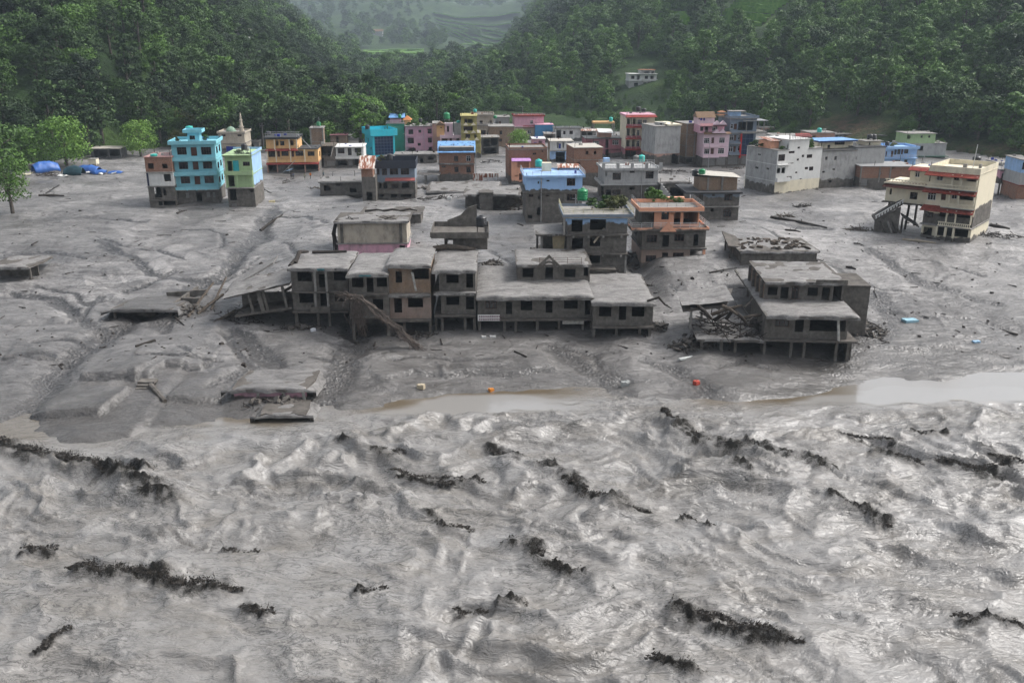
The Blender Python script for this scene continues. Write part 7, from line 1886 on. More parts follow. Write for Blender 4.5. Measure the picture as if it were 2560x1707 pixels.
tslab("floor_slab", 0, h.w, zl0, zr0, .3, -.6, 6, M_CONCD); tslab("roof_slab", ul, h.w, zl1, zr1, .2, -.8, d1, M_CONCD, .5)
U, V = np.meshgrid(np.linspace(ul - .15, h.w, 26), np.linspace(-.9, d1, 18)); q = fbm(U / 2, V / 2, 3, 140)
o = grid_mesh("mud_layer", U, V, zl1 + (zr1 - zl1) * (U - ul) / (h.w - ul) + .26 + .14 * q + .5 * (V + .8) / (d1 + .8), M_MUDL); o.parent = h.root
for x, lean in ((390, -.5), (500, -.55), (545, -.55), (745, -.5)): u = h.uv(x, 1100)[0]; f = u / h.w; h.column(u, -.2, zl0 + (zr0 - zl0) * f + .1, zl1 + (zr1 - zl1) * f + .05, .35 if x != 500 else .6, MW2, lean)
h.block("back_wall", MW, 0, h.w, 4, 4.2, -1.5, min(zl1, zl0 + 2.4))
U2 = h.uv(560, 770, 6)[0]
mb = MB(); a = h.uv(150, 1010, 3)[0]; mb.hexa([(a - 1, 4, zl1 - .4), (U2, 9, zr1 + .6), (U2, 13, zr1 + .8), (a - 1, 9, zl1 - .2)], [(a - 1, 4, zl1 - .1), (U2, 9, zr1 + .9), (U2, 13, zr1 + 1.1), (a - 1, 9, zl1 + .1)]); h.part(mb, "fallen_slab", M_MUDL)
for k in range(5): mb = MB(); mb.tube([h.root.matrix_world.inverted() @ Vector(W3('L', 960 + 75 * k, 705 - 12 * k)) if False else (h.uv(-50 + 60 * k, 1180)[0] - 1, -.5 + k * .5, -.5), (h.uv(-50 + 60 * k, 1180)[0] + 3 + k, 2 + k * 1.4, 1.4 + .5 * k)], [.3, .22], 5); h.part(mb, "broken_beam", M_TIMBER)
sticks("branch_tangle", "tangle of roots and branches under the tilted collapsed house", W3('H', 230, 1260), 3.0, 1.4, 1.8, 60, M_DKTIMBER, 9, 2.4, .05)
for k, (x0, y0, x1, y1, r_, lab) in enumerate([(960, 700, 1230, 420, .22, "long broken beam leaning out of the mud left of the tilted house"), (1060, 670, 1340, 560, .25, "heavy beam lying against the tilted house"), (1200, 640, 1370, 390, .2, "second long beam leaning beside the tilted house")]):
    a = W3('L', x0, y0); b = W3('L', x1, y1); b[2] += 1.0 + .3 * k
    tag(MB().tube([a, (a + b) / 2 + np.array([0, 0, .1]), b], [r_, r_ * .9, r_ * .8], 5).build("broken_beam", M_TIMBER), lab, "beam", "beams beside the tilted house")

# ruined block behind the row
h = House("ruined_block", "stained two storey concrete shell with a mud roof and pink base behind the row", 'I', (195, 632), 915, 2, 8, "ruin")
z = h.zs(632, 545, 318)
h.st(0, z[1], W('pink', 0, .8), [('o', 830, 560, 890, 620)]); h.slab(z[1], front=.25, side=.3, th=.2, m=M_CONC)
h.st(z[1] + .2, z[2], W('beige', 0, .95), [], ml=MW)
h.block("left_pilaster", W('beige', 30), .5, .95, -.3, -.01, z[1] + .2, z[2]); h.block("right_pilaster", W('beige', 30), h.w - 1.2, h.w - .75, -.3, -.01, z[1] + .2, z[2]); h.block("middle_pilaster", W('beige', 0, .5), h.w * .42, h.w * .66, -.12, -.01, z[1] + .2, z[2])
h.slab(z[2], front=.5, side=.5, th=.2, m=M_CONCD, name="roof_slab", rag=.12); h.mudroof(z[2] + .1, seed=30, over=.3, y0=-.3, th=.14)
mb = MB()
for k in range(9): a = Vector((random.uniform(0, h.w), random.uniform(0, 2), z[2] + .35)); b = a + Vector((random.uniform(-2.5, 2.5), random.uniform(-.5, .8), random.uniform(-.1, .5))); mb.tube([a, b], .06, 4)
h.part(mb, "roof_sticks", M_DKTIMBER)
mb = MB()
for k in range(14): y0 = random.uniform(.5, 3); mb.tube([(-.2 + random.uniform(-.2, .2), y0, z[2] + .2), (-.8 + random.uniform(-.3, .3), y0 - .4, z[2] * .6), (-.4 + random.uniform(-.5, .5), y0 - .8, -.5)], [.16, .12, .08], 5)
h.part(mb, "hanging_debris", M_DKTIMBER)
h = House("buried_house", "small house buried to its roof slab behind the stained shell", 'I', (450, 345), 1055, 1, 6, "ruin")
z = h.zs(345, 225); h.st(0, z[1], MW, [('o', 470, 235, 560, 300)]); h.slab(z[1], front=.5, side=.4, th=.25, m=M_CONCD, name="roof_slab", rag=.15); h.mudroof(z[1] + .12, seed=31, y0=-.4, th=.12)
for k in range(3): mb = MB(); mb.tube([(h.w * (.05 + .3 * k), -.3, z[1] + .5), (h.w * (.25 + .28 * k), -.2 + k * .3, z[1] + .75), (h.w * (.38 + .28 * k), .3, z[1] + .45)], [.25, .2, .12], 6); h.part(mb, "roof_log", M_DKTIMBER)

# heaps and slabs in front of the blue sheet house
h = House("concrete_canopy", "concrete porch canopy on columns left of the blue sheet roofed house", 'C', (540, 1130), 720, 2, 5, "ruin")
z = h.zs(1130, 1030); h.slab(z[1], u0=-1.6, front=.6, side=.4, th=.3, m=M_CONCD, name="canopy_slab", rag=.15); h.mudroof(z[1] + .18, u0=-1.8, seed=33, y0=-.6, th=.1)
for u, y in ((0, .1), (h.w - .2, .1), (0, 4.5), (h.w - .2, 4.5)): h.column(u, y, -1.5, z[1], .34)
def slabruin(label, f, fl, frx, top, backy, seed, name="collapsed_slab", void=True, dip=0.0, flush=False):
    h = House(name, label, f, fl, frx, 0, 8, "ruin")
    zt = max(.5, h.zs(fl[1], top)[1]); h.d = max(4, min(h.hz((fl[0] + frx) / 2, backy, zt)[1], 12))
    q_ = h.world(h.w / 2, h.d, 0)
    if flush: dip = gz(q_[0], q_[1]) - h.P[2] + .1 - zt; zt = zt + dip
    mb = MB(); n = 10; ring = [(h.w * j / n + random.uniform(-.2, .2), random.uniform(-.35, .25)) for j in range(n + 1)] + [(h.w + .3, h.d * .5), (h.w, h.d), (h.w * .5, h.d + .4), (0, h.d), (-.3, h.d * .5)]
    k = len(ring); mb.add([(x, y, zt - .3 - dip * (1 - y / h.d)) for x, y in ring] + [(x, y, zt - dip * (1 - y / h.d)) for x, y in ring], [tuple(range(k - 1, -1, -1)), tuple(range(k, 2 * k))] + [(j, (j + 1) % k, k + (j + 1) % k, k + j) for j in range(k)]); h.part(mb, "roof_slab", M_CONCD)
    h.mudroof(zt - .15 - dip, seed=seed, th=.2, amp=.22, over=1.2 if flush else .1, y0=.9 if flush else -.1, slope=dip / h.d, edge_w=.7 if flush else .25, edge_d=1.0 if flush else None, m=ground.data.materials[0] if flush else None)
    if void:
        for u in np.linspace(.3, h.w - .3, max(2, int(h.w / 3.2))): h.column(u, .5, -1.5, zt - .3 - dip, .34, M_CONCD, random.uniform(-.25, .25))
        h.block("back_wall", MW, .2, h.w - .2, 3, 3.2, -1.5, zt - .35 - dip)
    return h
slabruin("broad broken roof slab with columns left of the light blue house", 'C', (1050, 1480), 1780, 1290, 1180, 41)
h = slabruin("sagging mud covered slab in front of the blue sheet roofed house", 'C', (560, 1290), 1520, 1210, 1120, 42, dip=.6)
h = House("lift_shaft", "square concrete stair shaft stub standing in the broken slabs", 'C', (1250, 1490), 1420, 2, 3, "ruin"); z = h.zs(1490, 1275); h.st(0, z[1], W('beige', 30)); h.slab(z[1], front=.2, side=.2, th=.2, m=M_CONCD, name="cap_slab")
h = House("rusty_fence", "rusty sheet fence on posts in front of the blue sheet roofed house", 'C', (1155, 1130), 1505, 2, .3, "fence"); z = h.zs(1130, 1015)
for f in (.05, .3, .55, .95): h.column(h.w * f, .1, -1, z[1], .2, M_PALE)
for k in range(5): h.block("rusty_sheet", M_RUST, h.w * (.02 + .195 * k), h.w * (.19 + .195 * k), -.08, -.03, z[1] * (.55 if k > 1 else .2), z[1])
rubble("rubble", "dark rubble heap against the light blue house wall", W3('C', 1760, 1400), 4.0, 4, 3.4, 90, M_DKTIMBER, 51, .7)
sticks("driftwood_pile", "driftwood heap against the light blue house wall", W3('C', 1700, 1440), 4.5, 3, 2.4, 70, M_TIMBER, 52, 3.0, .09)
rubble("rubble", "concrete lumps in front of the blue sheet roofed house", W3('C', 900, 1200), 9, 3, 1.3, 80, M_CONCD, 53, .7)
sticks("driftwood_pile", "scattered driftwood below the concrete canopy", W3('C', 640, 1340), 6, 2, .5, 60, M_DKTIMBER, 54, 2.4, .07)

# half buried building right of the peach house
h = House("buried_house", "house buried to its roof with a rubble strewn top right of the peach house", 'K', (690, 500), 1370, 0, 10, "ruin")
z = h.zs(500, 400); z1 = z[1]
h.st(0, z1, W('beige', 30), [], mr=MW); h.slab(z1, front=.3, side=.4, th=.25, m=M_CONCD, name="roof_slab", rag=.1); h.mudroof(z1 + .12, seed=44, th=.15, amp=.3, y0=-.2)
h.block("upper_band", W('mud', 30), h.w * .35, h.w * .96, -.2, -.01, z1 - 1.7, z1 - .02)
mb = MB()
r = random.Random(77)
for k in range(60):
    x, y = r.uniform(.5, h.w - .5), r.uniform(1, 9); M_ = Matrix.Translation((x, y, z1 + .45)) @ Matrix.Rotation(r.uniform(0, 6), 4, 'Z') @ Matrix.Rotation(r.gauss(0, .4), 4, 'X'); s_ = r.uniform(.1, .45); mb.box(-s_ * 1.6, s_ * 1.6, -s_ * .6, s_ * .6, -.1, .12, M_)
o = h.part(mb, "roof_rubble", M_TIMBER); o["kind"] = "stuff"
h2 = House("broken_annex", "small broken annex with tilted slab left of the rubble strewn roof", 'K', (590, 440), 690, 0, 5, "ruin"); z = h2.zs(440, 350, 275); 
for u in (.2, h2.w - .2): h2.column(u, .2, -1, z[1], .3, M_CONCD)
h2.column(.3, 4.5, -1, z[1] + .6, .3, M_CONCD); h2.column(h2.w - .3, 4.5, -1, z[1], .3, M_CONCD)
mb = MB(); mb.hexa([(-.4, -.4, z[1]), (h2.w + .2, -.4, z[1] - .2), (h2.w + .2, 5, z[1] + .5), (-.4, 5, z[2])], [(-.4, -.4, z[1] + .25), (h2.w + .2, -.4, z[1] + .05), (h2.w + .2, 5, z[1] + .75), (-.4, 5, z[2] + .25)]); h2.part(mb, "tilted_slab", M_CONCD)

# big ruin at the right
h = House("ruined_building", "three level ruined building at right with columns standing in the river mud", 'K', (885, 1322), 1695, -4, 16, "building", ROW)
z = h.zs(1322, 1170, 965)
shop(h, z[1] - .2, (905, 1145, 1265, 1555, 1662), deep=5); h.slab(z[1] - .2, front=.9, side=.2, th=.24, m=M_CONCD, rag=.12)
h.st(z[1] + .04, z[2], W('cream', 30), [('w', 1000, 982, 1130, 1072), ('o', 1182, 985, 1260, 1118), ('o', 1315, 985, 1640, 1112)], u1=h.uv(1660, 1050)[0], back=10)
h.slab(z[2], front=1.2, side=.2, th=.2, m=M_CONCD, name="roof_slab", rag=.15, y1=24); h.mudroof(z[2] + .08, seed=46, y0=-1.1, th=.3, over=.15, y1=24)
h.column(h.uv(1590, 1050, -.6)[0], -.6, z[1] + .04, z[2], .3, M_PALE, -.35)
dy = h.hz(1200, 828, z[2] + .4)[1]; u0, u1 = h.uv(905, 760, dy)[0], h.uv(1620, 760, dy)[0]; zt = h.uv(1100, 672, dy)[1]
h.st(z[2] + .1, zt, W('cream', 30), [('o', 935, 712, 1022, 787), ('o', 1050, 712, 1122, 822), ('w', 1150, 706, 1216, 822), ('o', 1296, 716, 1386, 792), ('o', 1424, 717, 1492, 832), ('o', 1525, 695, 1600, 840)], u0=u0, u1=u1, off=dy, back=(db := min(max(h.hz(1100, 475, zt + .3)[1], dy + 8), dy + 17)), ml=W('bbrick', 0, .7, True))
h.slab(zt, u0, u1, dy, db, .6, .2, 0, M_CONCD, .2, "roof_slab", rag=.06); h.mudroof(zt + .1, u0, u1, dy - .5, db, seed=47, th=.16, over=.15)
h.block("roof_kerb", MW, u0 + (u1 - u0) * .62, u1 + .2, dy - .75, dy - .6, zt, zt + .65)
for k in range(4): h.column(u0 - .25, dy + 1 + k * 3, z[2] - 2, zt, .35, W('beige', 30))
uu = h.uv(1845, 850, dy + 2)[0]; h.block("flank_wall", W('grey', 30), u1 + .15, uu, dy + 2, dy + 2.3, -1, h.uv(1750, 710, dy + 2)[1]); h.slab(h.uv(1750, 710, dy + 2)[1], u1 + .15, uu, dy + 2, dy + 9, .2, 0, 0, M_CONCD, .2, "roof_slab"); h.block("flank_wall", W('grey', 30), uu - .3, uu, dy + 2.31, dy + 9, -1, h.uv(1750, 710, dy + 2)[1] - .002)
# collapsed left half of it
ul = h.uv(300, 1180)[0]
h.slab(z[1] - .35, ul, -.25, 0, 9, .8, .1, 0, M_CONCD, .25, "broken_slab", rag=.3); h.mudroof(z[1] - .2, ul, -.3, -.6, 9, seed=48, th=.22, amp=.28, over=.2)
for x in (340, 520, 645): h.column(h.uv(x, 1240)[0], .3, -1.8, z[1] - .35, .36, MW2)
h.block("back_wall", MW, ul, -.3, 4, 4.2, -1.8, z[1] - .37)
dz_ = z[2] - .2; um0, um1 = h.uv(175, 860, 3)[0], h.uv(560, 850, 3)[0]
mb = MB(); mb.hexa([(um0, 3, dz_ - .5), (um1, 3, dz_ + .3), (um1 + 2, 10, dz_ + .8), (um0, 10, dz_ + .2)], [(um0, 3, dz_ - .2), (um1, 3, dz_ + .6), (um1 + 2, 10, dz_ + 1.1), (um0, 10, dz_ + .5)]); h.part(mb, "tilted_slab", M_CONCD)
U, V = np.meshgrid(np.linspace(um0 - .2, um1 + 1, 22), np.linspace(2.8, 10, 16)); o = grid_mesh("mud_layer", U, V, dz_ + .12 + .8 * (U - um0) / (um1 - um0) + .1 * (V - 3) / 7 + .3 + .18 * fbm(U / 1.6, V / 1.6, 3, 150), M_MUDL); o.parent = h.root
for x, y in ((250, 3.4), (500, 3.4), (380, 7)): h.column(h.uv(x, 930, 3)[0], y, z[1] - .2, dz_ + .1, .3, M_CONC)
for k, (x0, y0, x1, y1) in enumerate([(300, 880, 430, 1000), (520, 880, 660, 960), (640, 930, 760, 1060), (430, 960, 700, 880), (560, 1000, 660, 870), (700, 1000, 880, 960), (450, 1010, 580, 940)]):
    a, b = h.uv(x0, y0, 1.2 + .3 * k), h.uv(x1, y1, .6 + .35 * k); mb = MB(); mb.tube([(a[0], 1.2 + .3 * k, a[1]), ((a[0] + b[0]) / 2, .8 + .3 * k, (a[1] + b[1]) / 2 + .15), (b[0], .6 + .35 * k, b[1])], [.26, .24, .16], 7); h.part(mb, "wedged_log", M_TIMBER if k % 2 else M_DKTIMBER)
r = random.Random(5); mb = MB()
for k in range(120):
    u = r.uniform(ul + .3, .2); y = r.uniform(-.4, 5); zz = z[1] + .15 + max(0, r.gauss(.5, .6)) * (y + 1) / 3; d = Vector((r.gauss(0, 1), r.gauss(0, .8), r.gauss(.15, .4))).normalized() * r.uniform(.4, 1.5); q = Vector((u, y, zz)); mb.tube([q - d, q + d], [.09 * r.uniform(.4, 1.4), .05], 5)
o = h.part(mb, "driftwood", M_DKTIMBER); o["kind"] = "stuff"
RU = h

# ------------------------------------------------------------------ slabs and walls in the left mud
slabruin("flat roof slab of a buried house left of the tilted ruin", 'L', (165, 735), 785, 640, 450, 60, flush=True)
h = House("broken_parapet", "broken concrete parapet frame beside the buried roof slab at left", 'L', (770, 690), 800, 35, 1, "ruin")
for k, (x0, y0, x1, y1) in enumerate([(780, 640, 1060, 400), (740, 480, 1160, 470), (880, 550, 1080, 555)]):
    a, b = W3('L', x0, y0), W3('L', x1, y1); q = h.root.matrix_world
    Mi = (Matrix.Translation(tuple(h.P)) @ Matrix.Rotation(R(35), 4, 'Z')).inverted()
    a, b = Mi @ Vector(a), Mi @ Vector(b); d = (b - a).normalized(); s_ = Vector((-d.y, d.x, 0)) * .15
    mb = MB(); mb.hexa([a - s_ - Vector((0, 0, 1)), b - s_ - Vector((0, 0, 1)), b + s_ - Vector((0, 0, 1)), a + s_ - Vector((0, 0, 1))], [a - s_ + Vector((0, 0, .9)), b - s_ + Vector((0, 0, .9)), b + s_ + Vector((0, 0, .9)), a + s_ + Vector((0, 0, .9))]); h.part(mb, "parapet_wall", W('mud', 30))
slabruin("broken slab on stubby columns at the left picture edge", 'S', (-30, 700), 78, 668, 640, 61)
h = slabruin("pink walled slab edge breaking out of the bank above the water", 'S', (582, 1002), 768, 972, 915, 62, void=False, flush=True); zt = h.zs(1002, 972)[1]
h.block("pink_wall", W('pink', .3, .9), .1, h.w - .1, .35, .6, -1.5, zt - .3)
for x in (640, 715, 765): h.column(h.uv(x, 985)[0], -.15, -1.2, zt - .25, .3, M_CONC, .35 if x == 640 else -.3)
h = slabruin("undercut concrete fragment hanging over the water edge", 'S', (655, 1062), 760, 1035, 1012, 63, void=False, flush=True)
0 and slabruin("small undercut fragment at the water edge left of the larger one", 'S', (548, 1050), 602, 1034, 1020, 64, void=False, flush=True)
p = W3('S', 356, 985); e = empty("stone_steps", p); tag(e, "flight of four buried steps between the two retaining walls", "steps")
for k in range(4): mb = MB(); mb.box(-1.0, 1.0, k * .45, k * .45 + 1.2, -1, -.1 + .25 * k); mb.build("step", W('concrete', 30), e)
a, b = W3('S', 378, 975), W3('S', 413, 1012); tag(MB().tube([a + [0, 0, .25], b + [0, 0, .15]], [.35, .3], 8).build("concrete_pipe", M_CONCD), "round concrete pipe lying below the buried steps", "pipe")

# ------------------------------------------------------------------ uprooted tree hanging on the row
a = np.array(W3('S', 1045, 868)); a[2] += .2
b = RH2.world(RH2.uv(1380, 965)[0], -1.4, RH2.uv(1380, 965)[1]); m1 = RH2.world(RH2.uv(1530, 985)[0], -2.0, RH2.uv(1530, 985)[1])
e = empty("uprooted_tree", a); tag(e, "uprooted dead tree with hanging roots draped over the muddy row", "tree")
L_ = lambda p: Vector(p - a)
m2 = m1 * .55 + a * .45
rt = random.Random(8)
mb = MB(); J_ = lambda k: Vector((rt.gauss(0, k), rt.gauss(0, k), rt.gauss(0, k)))
for q_ in range(9): mb.tube([L_(a) + J_(.35), L_(a * .7 + m1 * .3) + J_(.3), L_(m2) + J_(.25), L_(m1 * .8 + a * .2) + J_(.22), L_(m1) + J_(.15), L_(b) + J_(.3)], [.03, .06, .08, .1, .11, .04], 6)
mb.build("trunk", P("dead_root_wood", (.12, .1, .088), .9, .1, 0, .5, 3), e)
r = random.Random(3)
for grp in range(3):
    mb = MB()
    for k in range(60):
        t_ = r.random()
        if grp == 0: s0 = L_(m1 * (1 - t_ * .5) + b * t_ * .5); drop = r.uniform(2, 6.0); pts_ = [s0, s0 + Vector((r.gauss(0, .4), -.3, -drop * .4)), s0 + Vector((r.gauss(.4, .6), r.uniform(-.8, .4), -drop))]
        elif grp == 1:
            s0 = L_(m1 * (1 - t_) + a * t_); d = L_(a) - L_(m1); pts_ = [s0 + Vector((r.gauss(0, .2), r.gauss(0, .2), 0)), s0 + d * .15 + Vector((r.gauss(0, .4), r.gauss(0, .4), r.gauss(0, .3))), s0 + d * .34 + Vector((r.gauss(.0, .7), r.gauss(0, .6), r.gauss(-.3, .5)))]
        else: s0 = L_(m1 * (1 - t_) + b * t_); pts_ = [s0, s0 + Vector((r.gauss(-.3, .5), r.gauss(-.3, .3), r.gauss(0, .4))), s0 + Vector((r.gauss(-.7, .8), r.gauss(-.4, .4), r.gauss(-.6, .5)))]
        mb.tube(pts_, [.055, .04, .018], 5)
    mb.build(["hanging_roots", "side_branches", "root_tangle"][grp], P("dead_root_wood", (.12, .1, .088), .9, .1, 0, .5, 3), e)

# wreckage heaped against the row and the big ruin
for k, (f, x, y, rx, ry, hh, n, lab) in enumerate([('H', 900, 1320, 3, 1.0, .7, 30, "dark wreckage under the leftmost upright house"), ('I', 1000, 1475, 3, .8, .5, 24, "dark wreckage under the third house of the row"),
        ('J', 1880, 1440, 2.2, 1.5, .9, 26, "broken pieces at the right end of the row"), ('K', 260, 1250, 3.0, 1.6, 1.5, 50, "heaped wreckage at the left foot of the big ruin"), ('K', 1790, 1120, 3.2, 2.6, 1.2, 46, "heaped mud and rubble at the right flank of the big ruin"),
        ('I', 1800, 820, 2.0, 3.0, 1.2, 36, "rubble in the gap right of the fourth house"), ('L', 900, 640, 3.5, 2.0, .8, 34, "rubble between the buried roof slab and the tilted house"), ('S', 700, 1015, 4, 1.2, .6, 30, "stones at the foot of the pink walled slab")]):
    rubble("rubble", lab, W3(f, x, y), rx, ry, hh, n, M_CONCD, 200 + k, .55); sticks("driftwood_pile", "splintered timber in the " + lab, W3(f, x, y), rx * 1.1, ry, hh * 1.1, n, M_DKTIMBER, 230 + k, 2.2, .06)

# ------------------------------------------------------------------ blue sheets at the left
def sheet(label, f, x0, y0, x1, y1, hgt, m, seed, name="tarpaulin", depth=4.0, cat="tarpaulin", group="blue sheets heaped at the left"):
    a, b = W3(f, x0, y0), W3(f, x1, y1); d = b - a; L = math.hypot(d[0], d[1]); ang = math.atan2(d[1], d[0])
    e = grid_mesh(name, *(lambda U, V: (U, V, hgt * np.sin(np.pi * np.clip(V / depth, 0, 1)) ** .7 * (.75 + .25 * np.sin(np.pi * U / L)) + .35 * fbm(U / 1.3 + seed * 3, V / 1.1, 3, 160 + seed) + .18))(*np.meshgrid(np.linspace(0, L, 22), np.linspace(0, depth, 12))), m)
    e.location = tuple(a); e.rotation_euler = (0, 0, ang); md = e.modifiers.new("thickness", 'SOLIDIFY'); md.thickness = .04
    tag(e, label, cat, group); return e
sheet("largest blue tarpaulin in the heap, peaked at the left", 'Z', 470, 1040, 800, 1010, 2.6, M_BLUETARP, 1)
sheet("blue tarpaulin sloping down in the middle of the heap", 'Z', 980, 1010, 1240, 1020, 1.9, M_BLUETARP, 2)
sheet("low blue tarpaulin trailing at the right of the heap", 'Z', 1200, 1020, 1390, 1012, .9, M_BLUETARP, 3, depth=3)
sheet("small dark blue tarpaulin end furthest right", 'Z', 1400, 1000, 1580, 1000, .5, M_BLUETARP, 4, depth=2.5)
sheet("dark teal net draped between the blue tarpaulins", 'Z', 820, 1045, 1060, 1045, 2.2, P("dark_teal_net", (.02, .055, .07), .9), 5, depth=3)
for k, (x, y, w_) in enumerate(((780, 1060, 70), (850, 1062, 60), (1140, 1020, 60), (1310, 1020, 50), (1480, 1005, 60), (340, 1060, 120))):
    sheet(["white plastic sheet at the front of the blue heap", "crumpled white sheet right of the first one", "white sheet under the sloping blue tarpaulin", "white scrap between blue tarpaulins", "white scrap at the right end of the blue heap", "cream sheet lying flat left of the blue heap"][k], 'Z', x - w_ / 2, y, x + w_ / 2, y, .35, M_TANKW if k < 5 else P("cream_paint", C['cream']), 10 + k, "plastic_sheet", 1.3, "sheet", "white sheets by the blue heap")
sticks("driftwood_pile", "sticks and planks tangled in the blue heap", W3('Z', 650, 1050), 4, 2, 1.0, 60, M_TIMBER, 71, 2.6, .06)
h = House("hut", "dark collapsed hut with a tin roof between the trees at left", 'Z', (1200, 820), 1585, 5, 6, "hut"); z = h.zs(820, 690); h.st(0, z[1], W('dgrey', 0), [('o', 1230, 720, 1400, 800), ('o', 1430, 710, 1560, 790)]); h.slab(z[1], front=.8, side=.4, th=.12, m=P("pale_tin", (.42, .39, .34)), name="roof_slab", rag=.2)
h = House("pump_house", "small pale pump house stub beside the blue heap", 'Z', (1165, 935), 1262, 5, 2.5, "shed"); z = h.zs(935, 830); h.st(0, z[1], W('cream', .8, .6)); h.slab(z[1], front=.15, side=.1, th=.1, name="roof_slab")

# ------------------------------------------------------------------ logs, branches and litter, each where the photograph has it
def log(label, f, x0, y0, x1, y1, r0, m=None, lift=.1, bend=.2, name="driftwood_log", group="logs lying on the mud"):
    a, b = W3(f, x0, y0), W3(f, x1, y1); a[2] += lift; b[2] += lift
    mid = (a + b) / 2 + np.array([random.uniform(-1, 1) * bend, random.uniform(-1, 1) * bend, bend * .5]); e = empty(name, a)
    mb = MB(); mb.tube([Vector((0, 0, 0)), Vector(mid - a), Vector(b - a)], [r0, r0 * .85, r0 * .45], 7); mb.build("trunk", m or M_DKTIMBER, e)
    mb = MB(); 
    for k in range(2): s0 = Vector((mid - a) * (.6 + .5 * k)); mb.tube([s0, s0 + Vector((random.uniform(-.8, .8), random.uniform(-.6, .6), random.uniform(.2, .7)))], [r0 * .4, r0 * .12], 5)
    mb.build("branch_stub", m or M_DKTIMBER, e); tag(e, label, "log", group)
log("dark forked log on the open mud below the pale green house", 'H', 460, 275, 700, 165, .28)
log("long thin log stranded below the blue heap at left", 'Z', 600, 1275, 780, 1190, .14)
log("straight thin pole above the stranded log at left", 'Z', 530, 1240, 960, 1165, .1)
log("dark root log lying left of the brick topped house", 'Z', 510, 1335, 840, 1320, .32)
log("short dark log below the brick topped house", 'A', 640, 1540, 770, 1500, .22)
log("curved branch right of the pale green house corner", 'A', 1750, 1240, 1880, 1290, .12)
log("thin log below the walking people", 'B', 350, 1165, 520, 1125, .12)
log("second thin log above it near the people", 'B', 350, 1130, 430, 1108, .12)
log("long pole reaching over the mud right of the row", 'J', 1780, 945, 2120, 1000, .16)
log("lower thin pole right of the row", 'J', 1900, 1025, 2110, 1075, .09)
log("diagonal branch left of the three level ruin", 'K', 410, 580, 660, 530, .12)
log("long dark driftwood line right of the mud plain", 'K', 960, 95, 1470, 185, .3)
log("thin dark log near the wrack line at right", 'K', 1090, 205, 1230, 215, .2)
log("fallen post lying in front of the cream house", 'G', 580, 1400, 990, 1465, .28, P("pale_log", (.3, .26, .2), .9))
log("dark log half sunk right of the cream house", 'G', 1660, 1200, 1920, 1225, .4)
log("floating branch in the river at lower left", 'S', 95, 1637, 180, 1580, .18)
log("branch lying in the mud beside the gutted house ruins", 'K', 1900, 690, 1920, 800, .1)
log("short log on the right mud flat", 'K', 1640, 540, 1730, 560, .2)
log("thin log below the collapsed wing at right", 'K', 1710, 330, 1800, 355, .14)
log("log beside the buried roof slab at left", 'L', 800, 700, 920, 800, .16)
for k, (x, y, f, rx, ry, n, lab) in enumerate([(1960, 540, 'S', 2.4, 1.2, 40, "root clump on the mud below the long brick house"), (2005, 520, 'S', 1.8, .8, 40, "dark twig heap with an upright stump at right"), (2500, 590, 'S', 5, 1.6, 90, "large brown root mass right of the cream house"), (2160, 575, 'S', 4, 1.2, 70, "brown driftwood at the foot of the collapsed wing"), (1400, 410, 'C', 3, 1, 30, "small debris heap behind the olive house"), (1330, 408, 'S', 5, 2, 50, "brushwood on the mud by the mid town tree"), (800, 478, 'S', 3, 1.2, 40, "dark brushwood left of the half buried grey house"), (2040, 655, 'S', 1.5, .5, 16, "few sticks on the right mud flat"), (1680, 430, 'S', 6, 2, 60, "wreckage on the street before the grey walled building"), (1860, 420, 'S', 6, 2, 60, "wreckage on the street before the red striped building")]):
    sticks("brushwood", lab, W3(f, x, y) if f != 'C' else W3('C', 1400, 880), rx, ry, .7, n, M_DKTIMBER if k % 3 else M_TIMBER, 80 + k, 2.2, .06)
r = random.Random(12); mb = MB()
for k in range(900):
    px_, py_ = r.uniform(0, 2560), 420 + 560 * r.random() ** 1.2
    p = hit(px_, py_, plain) if k < 0 else at_z(px_, py_, float(plain(*at_z(px_, py_, -2)[:2])))
    if p[1] > 330 or p[1] < shore_y(p[0]) + 1: continue
    zz = gz(p[0], p[1]); s_ = r.uniform(.05, .22) * (1 if r.random() > .1 else 2)
    M_ = Matrix.Translation((p[0], p[1], zz + s_ * .1)) @ Matrix.Rotation(r.uniform(0, 6), 4, 'Z') @ Matrix.Rotation(r.gauss(0, .3), 4, 'X')
    if r.random() < .45: mb.box(-s_ * 3.5, s_ * 3.5, -s_ * .3, s_ * .3, -s_ * .3, s_ * .3, M_)
    else: mb.hexa([M_ @ Vector((x * s_ * r.uniform(.6, 1.2), y * s_ * r.uniform(.6, 1.1), -s_ * .5)) for x, y in ((-1, -1), (1, -1), (1, 1), (-1, 1))], [M_ @ Vector((x * s_ * r.uniform(.3, .8), y * s_ * r.uniform(.3, .8), s_ * .6)) for x, y in ((-1, -1), (1, -1), (1, 1), (-1, 1))])
tag(mb.build("scattered_debris", M_DKTIMBER), "small dark stones and splinters strewn over the mud", "debris", kind="stuff")
